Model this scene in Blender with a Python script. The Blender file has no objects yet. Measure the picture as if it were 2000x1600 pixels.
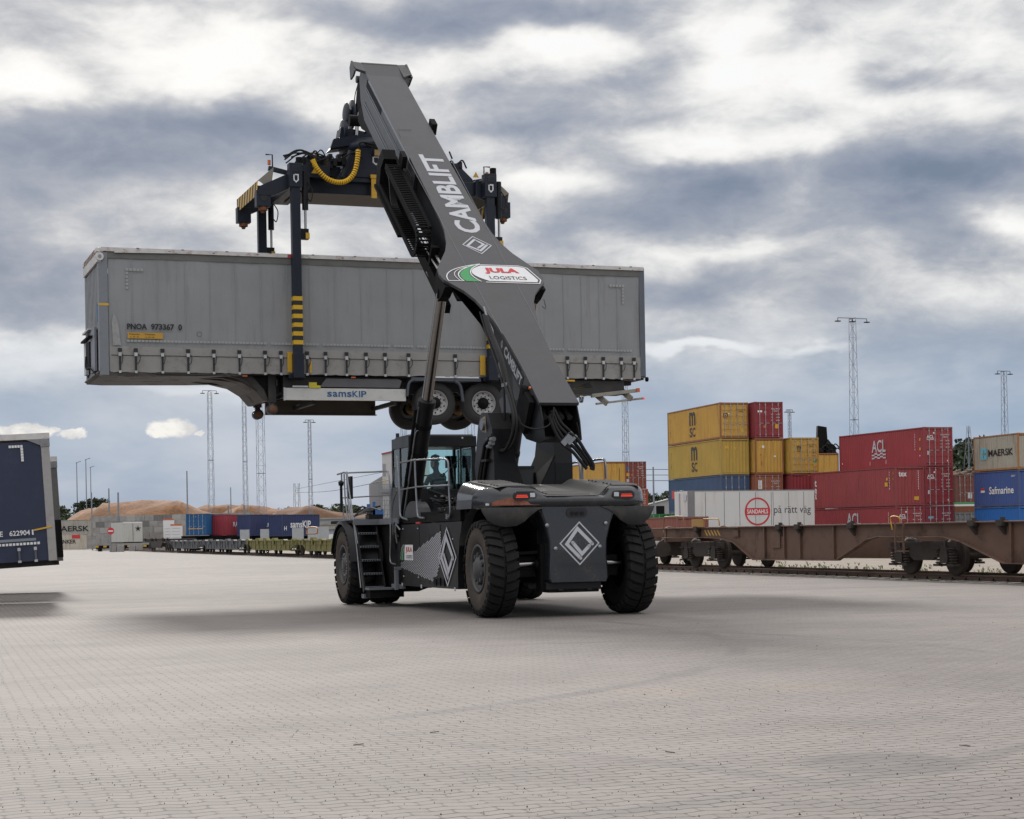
import bpy, math, random
from mathutils import Vector, Matrix
random.seed(7)
PI = math.pi
sc = bpy.context.scene
COL = sc.collection

# ------------------------------------------------------------------ camera
EYE = 1.38
ROLL = math.radians(1.0)
FPX = 3500.0                     # focal length in photo pixels (photo 2000 wide)
cd = bpy.data.cameras.new('camera')
cam = bpy.data.objects.new('camera', cd); COL.objects.link(cam)
cd.sensor_fit = 'HORIZONTAL'; cd.sensor_width = 36.0
cd.lens = 36.0 * FPX / 2000.0
cd.shift_y = (1042 - 800) / 2000.0
cd.clip_start = 0.5; cd.clip_end = 6000
cr, sr = math.cos(ROLL), math.sin(ROLL)
cam.matrix_world = Matrix(((cr, sr, 0, 0), (0, 0, -1, 0), (-sr, cr, 0, EYE), (0, 0, 0, 1)))
sc.camera = cam

# ------------------------------------------------------------------ sun + exposure
SUN_AZ = math.atan2(-0.27, 0.96)      # from +Y towards +X
SUN_EL = math.radians(27)
sl = bpy.data.lights.new('sun', 'SUN'); sl.energy = 3.3; sl.angle = math.radians(8); sl.color = (1.0, 0.955, 0.90)
sun = bpy.data.objects.new('sun', sl); COL.objects.link(sun)
sd = Vector((math.sin(SUN_AZ) * math.cos(SUN_EL), math.cos(SUN_AZ) * math.cos(SUN_EL), math.sin(SUN_EL)))
sun.rotation_euler = sd.to_track_quat('Z', 'Y').to_euler()
sun.location = sd * 200
sc.view_settings.view_transform = 'Standard'; sc.view_settings.look = 'None'
sc.view_settings.gamma = 1.0; sc.view_settings.exposure = 0.0
sc.view_settings.use_curve_mapping = False

# ------------------------------------------------------------------ world: broken cloud over blue sky
world = bpy.data.worlds.new('World'); sc.world = world; world.use_nodes = True
wt = world.node_tree; wt.nodes.clear()
def WN(t, **k):
    n = wt.nodes.new(t)
    for a, b in k.items(): setattr(n, a, b)
    return n
def wl(a, b): wt.links.new(a, b)
def wset(sock, v):
    if hasattr(v, 'is_output') or isinstance(v, bpy.types.NodeSocket): wl(v, sock)
    else: sock.default_value = v
def wm(op, a, b=0.0, c=0.0, clamp=False):
    n = WN('ShaderNodeMath', operation=op, use_clamp=clamp)
    wset(n.inputs[0], a); wset(n.inputs[1], b); wset(n.inputs[2], c); return n.outputs[0]
def wramp(v, a, b, x0=0.0, x1=1.0, smooth=True):
    n = WN('ShaderNodeMapRange'); n.interpolation_type = 'SMOOTHSTEP' if smooth else 'LINEAR'
    wset(n.inputs[0], v); n.inputs[1].default_value = a; n.inputs[2].default_value = b
    n.inputs[3].default_value = x0; n.inputs[4].default_value = x1; return n.outputs[0]
def wmix(f, a, b):
    n = WN('ShaderNodeMix', data_type='RGBA'); wset(n.inputs[0], f)
    for s, v in ((n.inputs[6], a), (n.inputs[7], b)):
        if isinstance(v, tuple): s.default_value = (*v, 1)
        else: wl(v, s)
    return n.outputs[2]
def sky_pt(x, y):        # photo pixel -> azimuth / elevation
    dx, up = x - 1000, 1042 - y
    u = dx * cr + up * sr; v = up * cr - dx * sr
    az = math.atan2(u, FPX); return az, math.atan2(v, math.hypot(u, FPX))
tc = WN('ShaderNodeTexCoord')
sep = WN('ShaderNodeSeparateXYZ'); wl(tc.outputs['Generated'], sep.inputs[0])
az = wm('ARCTAN2', sep.outputs[0], sep.outputs[1]); el = wm('ARCSINE', sep.outputs[2])
comb = WN('ShaderNodeCombineXYZ'); wl(az, comb.inputs[0]); wl(el, comb.inputs[1])
ae = comb.outputs[0]
def wnoise(scale_xy, det, rough, off, dist=0.0):
    m = WN('ShaderNodeMapping'); wl(ae, m.inputs[0]); m.inputs['Scale'].default_value = (*scale_xy, 1)
    m.inputs['Location'].default_value = (off, off * .37, off)
    n = WN('ShaderNodeTexNoise'); wl(m.outputs[0], n.inputs['Vector']); n.inputs['Scale'].default_value = 1.0
    n.inputs['Detail'].default_value = det; n.inputs['Roughness'].default_value = rough
    n.inputs['Distortion'].default_value = dist; return n
wn1 = wnoise((13, 24), 4, .55, 3.1)
warp = WN('ShaderNodeVectorMath', operation='SUBTRACT'); wl(wn1.outputs['Color'], warp.inputs[0]); warp.inputs[1].default_value = (.5, .5, .5)
wsc = WN('ShaderNodeVectorMath', operation='MULTIPLY'); wl(warp.outputs[0], wsc.inputs[0]); wsc.inputs[1].default_value = (.085, .040, 0)
wad = WN('ShaderNodeVectorMath', operation='ADD'); wl(ae, wad.inputs[0]); wl(wsc.outputs[0], wad.inputs[1])
wae = wad.outputs[0]
BLOBS = [  # x, y, rx, ry (photo px), amplitude of brightness
 (10, 160, 170, 80, .34), (120, 185, 150, 50, .22), (60, 50, 260, 80, .16), (335, 110, 240, 95, .44), (540, 95, 200, 80, .40), (650, 190, 130, 60, .26), (820, 130, 130, 60, .22),
 (60, 310, 210, 120, -.12), (430, 215, 240, 60, -.30), (330, 280, 330, 90, -.26), (560, 260, 130, 60, -.18), (640, 25, 200, 50, -.16), (880, 30, 260, 70, -.30), (460, 20, 100, 30, -.05),
 (500, 400, 300, 110, .16), (90, 450, 110, 70, .12), (700, 460, 260, 60, .10), (10, 470, 90, 160, -.18), (90, 570, 190, 75, -.26), (180, 500, 120, 60, -.05),
 (90, 700, 220, 60, .42), (20, 640, 120, 40, .16), (430, 757, 230, 20, .42), (560, 782, 190, 22, .26), (700, 815, 120, 36, .20),
 (1075, 105, 200, 55, .46), (1430, 55, 150, 110, .44), (1520, 175, 300, 80, .38), (1720, 60, 420, 120, .28), (1950, 120, 200, 120, .20), (1370, 268, 170, 42, .42), (1580, 262, 110, 40, .34), (1820, 215, 260, 40, .16),
 (1060, 340, 160, 45, .34), (1040, 420, 100, 50, .14), (1150, 45, 220, 55, -.16), (1300, 140, 90, 70, -.04), (1750, 155, 150, 38, -.30), (1950, 165, 120, 40, -.20), (1170, 175, 120, 50, .04),
 (1055, 235, 170, 40, -.28), (1370, 350, 180, 60, -.30), (1300, 410, 260, 55, -.20), (1760, 350, 300, 80, -.30), (1920, 335, 180, 50, -.16), (1700, 430, 260, 40, -.12), (1535, 370, 110, 80, .16), (1600, 300, 200, 30, .06),
 (1985, 445, 120, 36, .30), (1430, 480, 260, 30, .20), (1240, 460, 120, 30, .12), (1340, 565, 210, 55, -.30), (1880, 500, 150, 45, -.22), (1650, 560, 260, 50, .06), (1320, 672, 190, 15, .42), (1560, 675, 130, 10, .24), (1800, 640, 260, 30, -.08), (1500, 610, 200, 30, -.04), (1850, 720, 220, 20, .08), (1450, 740, 200, 20, -.06)]
acc = None
for (bx, by, rx, ry, amp) in [b_ for b_ in BLOBS if abs(b_[4]) > .09]:
    a0, e0 = sky_pt(bx, by); sx = FPX / (rx * 1.22); sy = FPX / (ry * 1.22)
    m = WN('ShaderNodeMapping'); wl(wae, m.inputs[0]); m.inputs['Scale'].default_value = (sx, sy, 1)
    m.inputs['Location'].default_value = (-a0 * sx, -e0 * sy, 0)
    ln = WN('ShaderNodeVectorMath', operation='LENGTH'); wl(m.outputs[0], ln.inputs[0])
    g = wramp(ln.outputs[1], 1.0, 0.0)
    acc = wm('MULTIPLY_ADD', g, amp, acc if acc is not None else 0.0)
n2 = wnoise((7, 19), 5, .50, 11.7, .25); n3 = wnoise((22, 44), 7, .62, 5.3, .25)
t = wm('MULTIPLY_ADD', wm('SUBTRACT', n2.outputs[0], .5), .78, acc)
t = wm('MULTIPLY_ADD', wm('SUBTRACT', n3.outputs[0], .5), .66, t)
t = wm('ADD', t, .525)
rmp = WN('ShaderNodeValToRGB'); wl(t, rmp.inputs[0])
cr_ = rmp.color_ramp; cr_.interpolation = 'B_SPLINE'
stops = [(0.0, (.17, .22, .31)), (.22, (.25, .295, .39)), (.45, (.40, .43, .495)), (.6, (.58, .59, .615)), (.78, (.90, .895, .88)), (1.0, (1.08, 1.06, 1.03))]
cr_.elements[0].position = 0; cr_.elements[0].color = (*stops[0][1], 1)
cr_.elements[1].position = 1; cr_.elements[1].color = (*stops[-1][1], 1)
for p, c in stops[1:-1]:
    e = cr_.elements.new(p); e.color = (*c, 1)
cloud = rmp.outputs[0]
# thin pale blue band of clearer air near the horizon
low = wramp(el, math.radians(8.0), math.radians(3.0))
lown = wmix(wramp(n2.outputs[0], .35, .68), (.295, .405, .565), (.475, .545, .66))
cloud = wmix(wm('MULTIPLY', low, .88), cloud, lown)
# small bright cumulus
cn = wnoise((60, 90), 5, .6, 21.0)
cuw = WN('ShaderNodeVectorMath', operation='SUBTRACT'); wl(cn.outputs['Color'], cuw.inputs[0]); cuw.inputs[1].default_value = (.5, .5, .5)
cus = WN('ShaderNodeVectorMath', operation='MULTIPLY'); wl(cuw.outputs[0], cus.inputs[0]); cus.inputs[1].default_value = (.016, .011, 0)
cua = WN('ShaderNodeVectorMath', operation='ADD'); wl(ae, cua.inputs[0]); wl(cus.outputs[0], cua.inputs[1])
cm = None
for (bx, by, rx, ry) in [(333, 836, 47, 19), (310, 842, 26, 12), (141, 846, 30, 10), (48, 840, 60, 14), (100, 838, 16, 8), (385, 848, 12, 5), (-160, 830, 90, 24), (2260, 820, 90, 26)]:
    a0, e0 = sky_pt(bx, by); sx, sy = FPX / rx, FPX / ry
    m = WN('ShaderNodeMapping'); wl(cua.outputs[0], m.inputs[0]); m.inputs['Scale'].default_value = (sx, sy, 1); m.inputs['Location'].default_value = (-a0 * sx, -e0 * sy, 0)
    ln = WN('ShaderNodeVectorMath', operation='LENGTH'); wl(m.outputs[0], ln.inputs[0])
    g = wramp(ln.outputs[1], 1.12, 0.72)
    cm = g if cm is None else wm('MAXIMUM', cm, g)
cloud = wmix(cm, cloud, wmix(wramp(cn.outputs[0], .35, .6), (.66, .66, .68), (.92, .91, .88)))
# the unseen overcast overhead and behind the camera is brightened to light the ground
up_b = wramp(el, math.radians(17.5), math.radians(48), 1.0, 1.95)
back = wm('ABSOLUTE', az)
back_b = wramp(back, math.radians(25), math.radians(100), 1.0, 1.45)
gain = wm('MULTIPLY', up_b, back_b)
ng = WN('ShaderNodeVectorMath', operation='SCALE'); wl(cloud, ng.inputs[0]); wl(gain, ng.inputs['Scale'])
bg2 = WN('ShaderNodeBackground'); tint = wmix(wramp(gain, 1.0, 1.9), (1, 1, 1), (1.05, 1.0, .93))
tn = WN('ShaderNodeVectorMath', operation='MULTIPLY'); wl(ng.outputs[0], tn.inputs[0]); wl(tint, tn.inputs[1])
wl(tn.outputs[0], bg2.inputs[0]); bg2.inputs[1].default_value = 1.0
sky = WN('ShaderNodeTexSky', sky_type='NISHITA'); sky.sun_disc = False
sky.sun_elevation = SUN_EL; sky.sun_rotation = SUN_AZ
bg1 = WN('ShaderNodeBackground'); wl(sky.outputs[0], bg1.inputs[0]); bg1.inputs[1].default_value = 0.05
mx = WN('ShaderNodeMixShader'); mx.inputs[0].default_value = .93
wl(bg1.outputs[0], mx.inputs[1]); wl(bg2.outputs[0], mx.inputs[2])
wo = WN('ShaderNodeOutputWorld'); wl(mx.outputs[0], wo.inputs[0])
world.cycles.sampling_method = 'MANUAL'; world.cycles.sample_map_resolution = 512

# ------------------------------------------------------------------ measuring helpers (photo pixel -> point on a real plane)
def V(*a): return Vector(a)
def ray(x, y):
    dx, up = x - 1000, 1042 - y
    return V((dx * cr + up * sr) / FPX, 1.0, (up * cr - dx * sr) / FPX)
def at(x, y, Y):
    d = ray(x, y); return V(d.x * Y, Y, EYE + d.z * Y)
def gnd(x, Y):           # ground point at photo column x, distance Y
    d = ray(x, 1042); return V(d.x * Y, Y, 0)
def frame(loc, deg): return Matrix.Translation(loc) @ Matrix.Rotation(math.radians(deg), 4, 'Z')
def onplane(Mf, axis, val, x, y):   # hit of the pixel ray with local plane axis=val of frame Mf, in local coordinates
    Mi = Mf.inverted(); o = Mi @ V(0, 0, EYE); d = Mi.to_3x3() @ ray(x, y)
    k = (val - o[axis]) / d[axis]; return o + d * k
VF = frame(V(.842, 30.03, 0), 18)         # vehicle: x right (t), y forward (s), z up
TF = frame(V(-9.2, 40.55, 0), 20)         # lifted trailer: x along, y across, z up

# ------------------------------------------------------------------ materials
MATS = {}
def mat(name, col, rough=.6, metal=0.0, var=.12, vscale=3.0, dirt=None, dirt_amt=0.0, dscale=1.5, bump=0.0, bscale=40.0,
        coat=0.0, emit=None, estr=0.0, alpha=1.0, trans=0.0, streak=False, spec=.5, fine=0.0):
    if name in MATS: return MATS[name]
    m = bpy.data.materials.new(name); m.use_nodes = True; nt = m.node_tree; b = nt.nodes['Principled BSDF']
    L = nt.links.new
    tcn = nt.nodes.new('ShaderNodeTexCoord')
    src = tcn.outputs['Object']
    def noise(s, det=4, r=.6, sc3=None):
        n = nt.nodes.new('ShaderNodeTexNoise'); n.inputs['Scale'].default_value = s; n.inputs['Detail'].default_value = det; n.inputs['Roughness'].default_value = r
        if sc3:
            mp = nt.nodes.new('ShaderNodeMapping'); mp.inputs['Scale'].default_value = sc3; L(src, mp.inputs[0]); L(mp.outputs[0], n.inputs['Vector'])
        else: L(src, n.inputs['Vector'])
        return n
    n1 = noise(vscale)
    mr = nt.nodes.new('ShaderNodeMapRange'); L(n1.outputs[0], mr.inputs[0]); mr.inputs[1].default_value = .25; mr.inputs[2].default_value = .75
    mr.inputs[3].default_value = 1 - var; mr.inputs[4].default_value = 1 + var
    last = mr.outputs[0]
    if fine:
        n4 = noise(bscale * 1.3, 3); m4 = nt.nodes.new('ShaderNodeMapRange'); L(n4.outputs[0], m4.inputs[0]); m4.inputs[1].default_value = .3; m4.inputs[2].default_value = .7
        m4.inputs[3].default_value = 1 - fine; m4.inputs[4].default_value = 1 + fine
        mm = nt.nodes.new('ShaderNodeMath'); mm.operation = 'MULTIPLY'; L(last, mm.inputs[0]); L(m4.outputs[0], mm.inputs[1]); last = mm.outputs[0]
    vm = nt.nodes.new('ShaderNodeVectorMath'); vm.operation = 'SCALE'; vm.inputs[0].default_value = col; L(last, vm.inputs['Scale'])
    out = vm.outputs[0]
    if dirt:
        n2 = noise(dscale, 7, .68, (3, 3, .35) if streak else None)
        m2 = nt.nodes.new('ShaderNodeMapRange'); m2.interpolation_type = 'SMOOTHSTEP'; L(n2.outputs[0], m2.inputs[0])
        m2.inputs[1].default_value = .5; m2.inputs[2].default_value = .72; m2.inputs[3].default_value = 0; m2.inputs[4].default_value = dirt_amt
        mixn = nt.nodes.new('ShaderNodeMix'); mixn.data_type = 'RGBA'; L(m2.outputs[0], mixn.inputs[0]); L(out, mixn.inputs[6]); mixn.inputs[7].default_value = (*dirt, 1)
        out = mixn.outputs[2]
        m3 = nt.nodes.new('ShaderNodeMapRange'); L(m2.outputs[0], m3.inputs[0]); m3.inputs[3].default_value = rough; m3.inputs[4].default_value = min(1, rough + .25)
        L(m3.outputs[0], b.inputs['Roughness'])
    else:
        m3 = nt.nodes.new('ShaderNodeMapRange'); L(n1.outputs[0], m3.inputs[0]); m3.inputs[3].default_value = max(0, rough - .08); m3.inputs[4].default_value = min(1, rough + .08)
        L(m3.outputs[0], b.inputs['Roughness'])
    L(out, b.inputs['Base Color'])
    b.inputs['Metallic'].default_value = metal
    b.inputs['Coat Weight'].default_value = coat
    b.inputs['Specular IOR Level'].default_value = spec
    if alpha < 1: b.inputs['Alpha'].default_value = alpha
    if trans: b.inputs['Transmission Weight'].default_value = trans
    if emit: b.inputs['Emission Color'].default_value = (*emit, 1); b.inputs['Emission Strength'].default_value = estr
    if bump:
        bn = nt.nodes.new('ShaderNodeBump'); n5 = noise(bscale, 4); L(n5.outputs[0], bn.inputs['Height']); bn.inputs['Strength'].default_value = bump
        bn.inputs['Distance'].default_value = .02; L(bn.outputs[0], b.inputs['Normal'])
    MATS[name] = m; return m

paint = mat('boom grey paint', (.043, .043, .047), .38, var=.09, dirt=(.075, .071, .066), dirt_amt=.5, dscale=1.1, fine=.05, bump=.03, bscale=9)
dark = mat('black paint', (.011, .0115, .013), .38, var=.2, dirt=(.035, .032, .029), dirt_amt=.5, dscale=1.2, bump=.03, bscale=14, spec=.22)
darkm = mat('matt black steel', (.008, .008, .0085), .62, var=.3, dirt=(.02, .018, .016), dirt_amt=.4, dscale=2, spec=.1)
hoodm = mat('counterweight paint', (.017, .019, .023), .24, var=.15, dirt=(.075, .07, .064), dirt_amt=.4, dscale=1.7, bump=.05, bscale=22, coat=.35)
hoodtop = mat('anti slip hood cover', (.14, .137, .13), .6, var=.18, dirt=(.14, .13, .12), dirt_amt=.5, dscale=3, bump=.15, bscale=60)
navy = mat('dark blue grey steel', (.013, .018, .029), .42, var=.15, dirt=(.04, .04, .04), dirt_amt=.35, dscale=2, spec=.3)
tan = mat('pale grey beam underside', (.22, .2, .17), .7, var=.15)  # paler than the rest of the beam, also on the guard plates
rubber = mat('tyre rubber', (.017, .0165, .016), .78, var=.25, dirt=(.05, .040, .032), dirt_amt=.45, dscale=2.2, bump=.25, bscale=30, spec=.15)
rubdust = mat('dusty tyre sidewall', (.05, .04, .033), .9, var=.3, vscale=4, dirt=(.10, .068, .046), dirt_amt=.75, dscale=3.5, bump=.2, bscale=35)
trk_rub = mat('truck tyre rubber', (.03, .029, .028), .8, var=.2, dirt=(.06, .055, .05), dirt_amt=.4, dscale=4)
steel = mat('galvanised rail', (.24, .25, .265), .42, metal=.75, var=.12, vscale=9)
chrome = mat('chromed rod', (.36, .35, .34), .2, metal=1.0, var=.05)
alu = mat('aluminium', (.5, .5, .5), .42, metal=.8, var=.15, dirt=(.16, .13, .1), dirt_amt=.5, dscale=6)
hose = mat('rubber hose', (.010, .010, .011), .5, var=.2, spec=.3)
yellow = mat('yellow paint', (.62, .36, .025), .5, var=.1, dirt=(.25, .15, .04), dirt_amt=.4, dscale=5)
hoseY = mat('yellow spiral wrap', (.80, .47, .015), .45, var=.08)
white = mat('white paint', (.72, .72, .72), .5, var=.05)
offw = mat('decal light grey', (.50, .51, .54), .5, var=.05)
red = mat('decal red', (.55, .035, .04), .45, var=.05)
green = mat('decal green', (.04, .30, .09), .45, var=.05)
blackd = mat('decal black', (.012, .012, .014), .5, var=.05)
blued = mat('decal blue', (.02, .12, .30), .5, var=.05)
redlamp = mat('lit tail lamp', (.5, .02, .01), .3, emit=(1, .09, .04), estr=.7)
orange = mat('amber lamp', (.55, .13, .03), .3, var=.05)
lampw = mat('clear lamp glass', (.5, .52, .55), .2, var=.2, vscale=30)
rust = mat('rusted steel', (.19, .075, .035), .85, var=.35, vscale=6, dirt=(.08, .035, .02), dirt_amt=.7, dscale=5, bump=.3, bscale=40)
def glass_mat():
    m = bpy.data.materials.new('green tinted cab glass'); m.use_nodes = True; nt = m.node_tree; nt.nodes.clear(); N = nt.nodes.new; L = nt.links.new
    tr_ = N('ShaderNodeBsdfTransparent'); tr_.inputs[0].default_value = (.88, .975, .955, 1)
    gl_ = N('ShaderNodeBsdfGlossy'); gl_.inputs['Roughness'].default_value = .03; gl_.inputs[0].default_value = (.9, .95, .95, 1)
    fr = N('ShaderNodeFresnel'); fr.inputs[0].default_value = 1.35; mx_ = N('ShaderNodeMixShader'); L(fr.outputs[0], mx_.inputs[0]); L(tr_.outputs[0], mx_.inputs[1]); L(gl_.outputs[0], mx_.inputs[2])
    o_ = N('ShaderNodeOutputMaterial'); L(mx_.outputs[0], o_.inputs[0]); return m
glass = glass_mat()
curtain = mat('grey tarpaulin', (.255, .262, .268), .56, var=.08, vscale=1.2, dirt=(.19, .19, .185), dirt_amt=.6, dscale=1.3, bump=.05, bscale=6, streak=True)
skirt = mat('grey tarpaulin skirt', (.275, .27, .255), .62, var=.1, vscale=2.5, dirt=(.12, .105, .085), dirt_amt=.6, dscale=2.5, bump=.08, bscale=9)
railal = mat('weathered alloy rail', (.58, .56, .54), .55, var=.15, vscale=5, dirt=(.23, .12, .08), dirt_amt=.65, dscale=6)
chassis = mat('chassis dark steel', (.028, .026, .025), .6, var=.3, dirt=(.07, .055, .04), dirt_amt=.6, dscale=3)
skid = mat('worn gooseneck steel', (.055, .048, .042), .5, var=.3, dirt=(.045, .03, .022), dirt_amt=.8, dscale=2.5, streak=False)
bumper = mat('dirty alloy bumper', (.3, .28, .24), .6, metal=.2, var=.2, dirt=(.13, .11, .08), dirt_amt=.6, dscale=5)
bluecur = mat('navy tarpaulin', (.018, .026, .060), .5, var=.08, vscale=2, dirt=(.04, .05, .09), dirt_amt=.5, dscale=3, bump=.06, bscale=7)
brownw = mat('wagon brown', (.135, .076, .052), .72, var=.14, vscale=1.4, dirt=(.055, .034, .025), dirt_amt=.8, dscale=1.3, bump=.05, bscale=20)
bogiem = mat('bogie grime', (.04, .032, .027), .8, var=.3, vscale=5, dirt=(.075, .05, .035), dirt_amt=.6, dscale=6, bump=.2, bscale=30)
railm = mat('rusty rail steel', (.10, .062, .045), .75, var=.2, vscale=4, dirt=(.16, .085, .05), dirt_amt=.5, dscale=5)
olive = mat('olive green wagon paint', (.17, .155, .04), .7, var=.2, vscale=1.5, dirt=(.10, .085, .03), dirt_amt=.7, dscale=1.2)
greyw = mat('grey wagon paint', (.10, .105, .11), .7, var=.25, dirt=(.05, .045, .04), dirt_amt=.7, dscale=1.2)
mastm = mat('hazed mast steel', (.22, .24, .27), .5, metal=.2, var=.1)  # steel colour lightened to imitate distance haze
conc = mat('concrete', (.30, .29, .275), .88, var=.18, vscale=1.5, dirt=(.17, .16, .15), dirt_amt=.6, dscale=.8, bump=.2, bscale=15)
woodchip = mat('wood chips', (.20, .10, .046), .95, var=.3, vscale=.25, dirt=(.13, .065, .036), dirt_amt=.9, dscale=.35, bump=1.0, bscale=1.2, fine=.3)
gold = mat('brass fitting', (.30, .20, .09), .35, metal=.8, var=.1)
skin = mat('skin', (.42, .25, .18), .6)
cloth = mat('dark work jacket', (.025, .03, .035), .85, var=.15, vscale=12)
seatm = mat('seat fabric', (.02, .02, .022), .9)
CONTC = {}
def cmat(key, col, rustamt=.5):
    return mat('container ' + key, col, .6, var=.10, vscale=.6, dirt=(col[0] * .55 + .05, col[1] * .5 + .025, col[2] * .45 + .012), dirt_amt=rustamt, dscale=.75, streak=True, bump=.04, bscale=12)

# ------------------------------------------------------------------ mesh builder
FONT_CACHE = {}
def glyphs(s, bold):
    if not s.strip(): return [], []
    key = (s, bold)
    if key not in FONT_CACHE:
        fc = bpy.data.curves.new('f', 'FONT'); fc.body = s; fc.extrude = 0; fc.offset = bold; fc.resolution_u = 3
        o = bpy.data.objects.new('f', fc); COL.objects.link(o)
        dg = bpy.context.evaluated_depsgraph_get(); dg.update()
        me = bpy.data.meshes.new_from_object(o.evaluated_get(dg))
        vs = [v.co.copy() for v in me.vertices]; fs = [list(p.vertices) for p in me.polygons]
        COL.objects.unlink(o); bpy.data.objects.remove(o); bpy.data.meshes.remove(me); bpy.data.curves.remove(fc)
        x0 = min(v.x for v in vs); x1 = max(v.x for v in vs); y0 = min(v.y for v in vs); y1 = max(v.y for v in vs)
        vs = [V((v.x - x0) / (x1 - x0), (v.y - y0) / (y1 - y0), 0) for v in vs]
        FONT_CACHE[key] = (vs, fs)
    return FONT_CACHE[key]
class MB:
    def __init__(s, M=None): s.v = []; s.f = []; s.m = []; s.sm = []; s.M = M or Matrix.Identity(4); s.mi = 0
    def add(s, vs, fs, smooth=False, mi=None):
        o = len(s.v); s.v += [s.M @ Vector(q) for q in vs]
        for f in fs: s.f.append([o + i for i in f]); s.m.append(s.mi if mi is None else mi); s.sm.append(smooth)
        return s
    def box(s, a, b, mi=None):
        x0, y0, z0 = [min(p, q) for p, q in zip(a, b)]; x1, y1, z1 = [max(p, q) for p, q in zip(a, b)]
        return s.add([(x0, y0, z0), (x1, y0, z0), (x1, y1, z0), (x0, y1, z0), (x0, y0, z1), (x1, y0, z1), (x1, y1, z1), (x0, y1, z1)],
                     [(0, 3, 2, 1), (4, 5, 6, 7), (0, 1, 5, 4), (1, 2, 6, 5), (2, 3, 7, 6), (3, 0, 4, 7)], False, mi)
    def prism(s, poly, axis, a, b, mi=None, smooth=False):   # poly in the two other axes (cyclic order), extruded along axis
        def P(p, c): return {0: (c, p[0], p[1]), 1: (p[0], c, p[1]), 2: (p[0], p[1], c)}[axis]
        n = len(poly); vs = [P(p, a) for p in poly] + [P(p, b) for p in poly]
        s.add(vs, [list(range(n)), list(range(2 * n - 1, n - 1, -1))], False, mi)
        return s.add(vs, [(i, i + n, (i + 1) % n + n, (i + 1) % n) for i in range(n)], smooth, mi)
    def bar(s, p, q, w, h=None, up=(0, 0, 1), mi=None):
        p, q = Vector(p), Vector(q); h = h or w; d = (q - p).normalized(); u = Vector(up)
        if abs(d.dot(u)) > .98: u = V(1, 0, 0)
        x = d.cross(u).normalized(); u = x.cross(d)
        c = [x * w / 2 + u * h / 2, -x * w / 2 + u * h / 2, -x * w / 2 - u * h / 2, x * w / 2 - u * h / 2]
        return s.add([p + k for k in c] + [q + k for k in c], [(0, 1, 2, 3), (7, 6, 5, 4), (0, 4, 5, 1), (1, 5, 6, 2), (2, 6, 7, 3), (3, 7, 4, 0)], False, mi)
    def tube(s, pts, r, n=10, mi=None, r2=None, cap=True):
        pts = [Vector(p) for p in pts]; rs = r if isinstance(r, (list, tuple)) else [r] * len(pts)
        vs = []; fs = []; prev = None
        for i, p in enumerate(pts):
            d = (pts[min(i + 1, len(pts) - 1)] - pts[max(i - 1, 0)]).normalized()
            if prev is None:
                x = d.cross(V(0, 0, 1)); x = x if x.length > .05 else d.cross(V(1, 0, 0)); x.normalize()
            else:
                x = (prev - d * prev.dot(d)).normalized()
            prev = x; y = d.cross(x)
            for k in range(n):
                a = 2 * PI * k / n; vs.append(p + (x * math.cos(a) + y * math.sin(a)) * rs[i])
        for i in range(len(pts) - 1):
            for k in range(n): fs.append((i * n + k, i * n + (k + 1) % n, (i + 1) * n + (k + 1) % n, (i + 1) * n + k))
        s.add(vs, fs, True, mi)
        if cap: s.add(vs, [list(range(n))[::-1], list(range((len(pts) - 1) * n, len(pts) * n))], False, mi)
        return s
    def lathe(s, prof, c, axis=0, n=32, mi=None, smooth=True, closed=False, cap=True):  # prof: (along, radius)
        c = Vector(c); vs = []; fs = []
        for (a, r) in prof:
            for k in range(n):
                t = 2 * PI * k / n; co, si = r * math.cos(t), r * math.sin(t)
                vs.append(c + {0: V(a, co, si), 1: V(co, a, si), 2: V(co, si, a)}[axis])
        m = len(prof)
        for i in range(m if closed else m - 1):
            j = (i + 1) % m
            for k in range(n): fs.append((i * n + k, i * n + (k + 1) % n, j * n + (k + 1) % n, j * n + k))
        s.add(vs, fs, smooth, mi)
        if cap and not closed:
            caps = []
            if prof[0][1] > 1e-4: caps.append(list(range(n))[::-1])
            if prof[-1][1] > 1e-4: caps.append(list(range((m - 1) * n, m * n)))
            if caps: s.add(vs, caps, False, mi)
        return s
    def text(s, txt, o, ex, ey, w, h, mi=None, bold=.012, shear=0.0):   # o: lower-left, ex/ey unit directions
        vs, fs = glyphs(txt, bold); o, ex, ey = Vector(o), Vector(ex), Vector(ey)
        return s.add([o + ex * (v.x * w + v.y * shear * h) + ey * (v.y * h) for v in vs], fs, False, mi)
    def poly(s, pts, mi=None): return s.add(pts, [list(range(len(pts)))], False, mi)
    def strip(s, pts, w, nrm, mi=None, closed=False):           # flat ribbon line along pts in a plane with normal nrm
        pts = [Vector(p) for p in pts]; nrm = Vector(nrm); n = len(pts); vs = []; fs = []
        for i, p in enumerate(pts):
            a = pts[(i - 1) % n] if (closed or i) else p; b = pts[(i + 1) % n] if (closed or i < n - 1) else p
            d1 = (p - a).normalized() if (p - a).length else (b - p).normalized(); d2 = (b - p).normalized() if (b - p).length else d1
            d = (d1 + d2).normalized(); x = d.cross(nrm).normalized(); k = 1 / max(.4, d.dot(d1))
            vs += [p + x * w / 2 * k, p - x * w / 2 * k]
        for i in range(n if closed else n - 1):
            j = (i + 1) % n; fs.append((2 * i, 2 * i + 1, 2 * j + 1, 2 * j))
        return s.add(vs, fs, False, mi)
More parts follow.
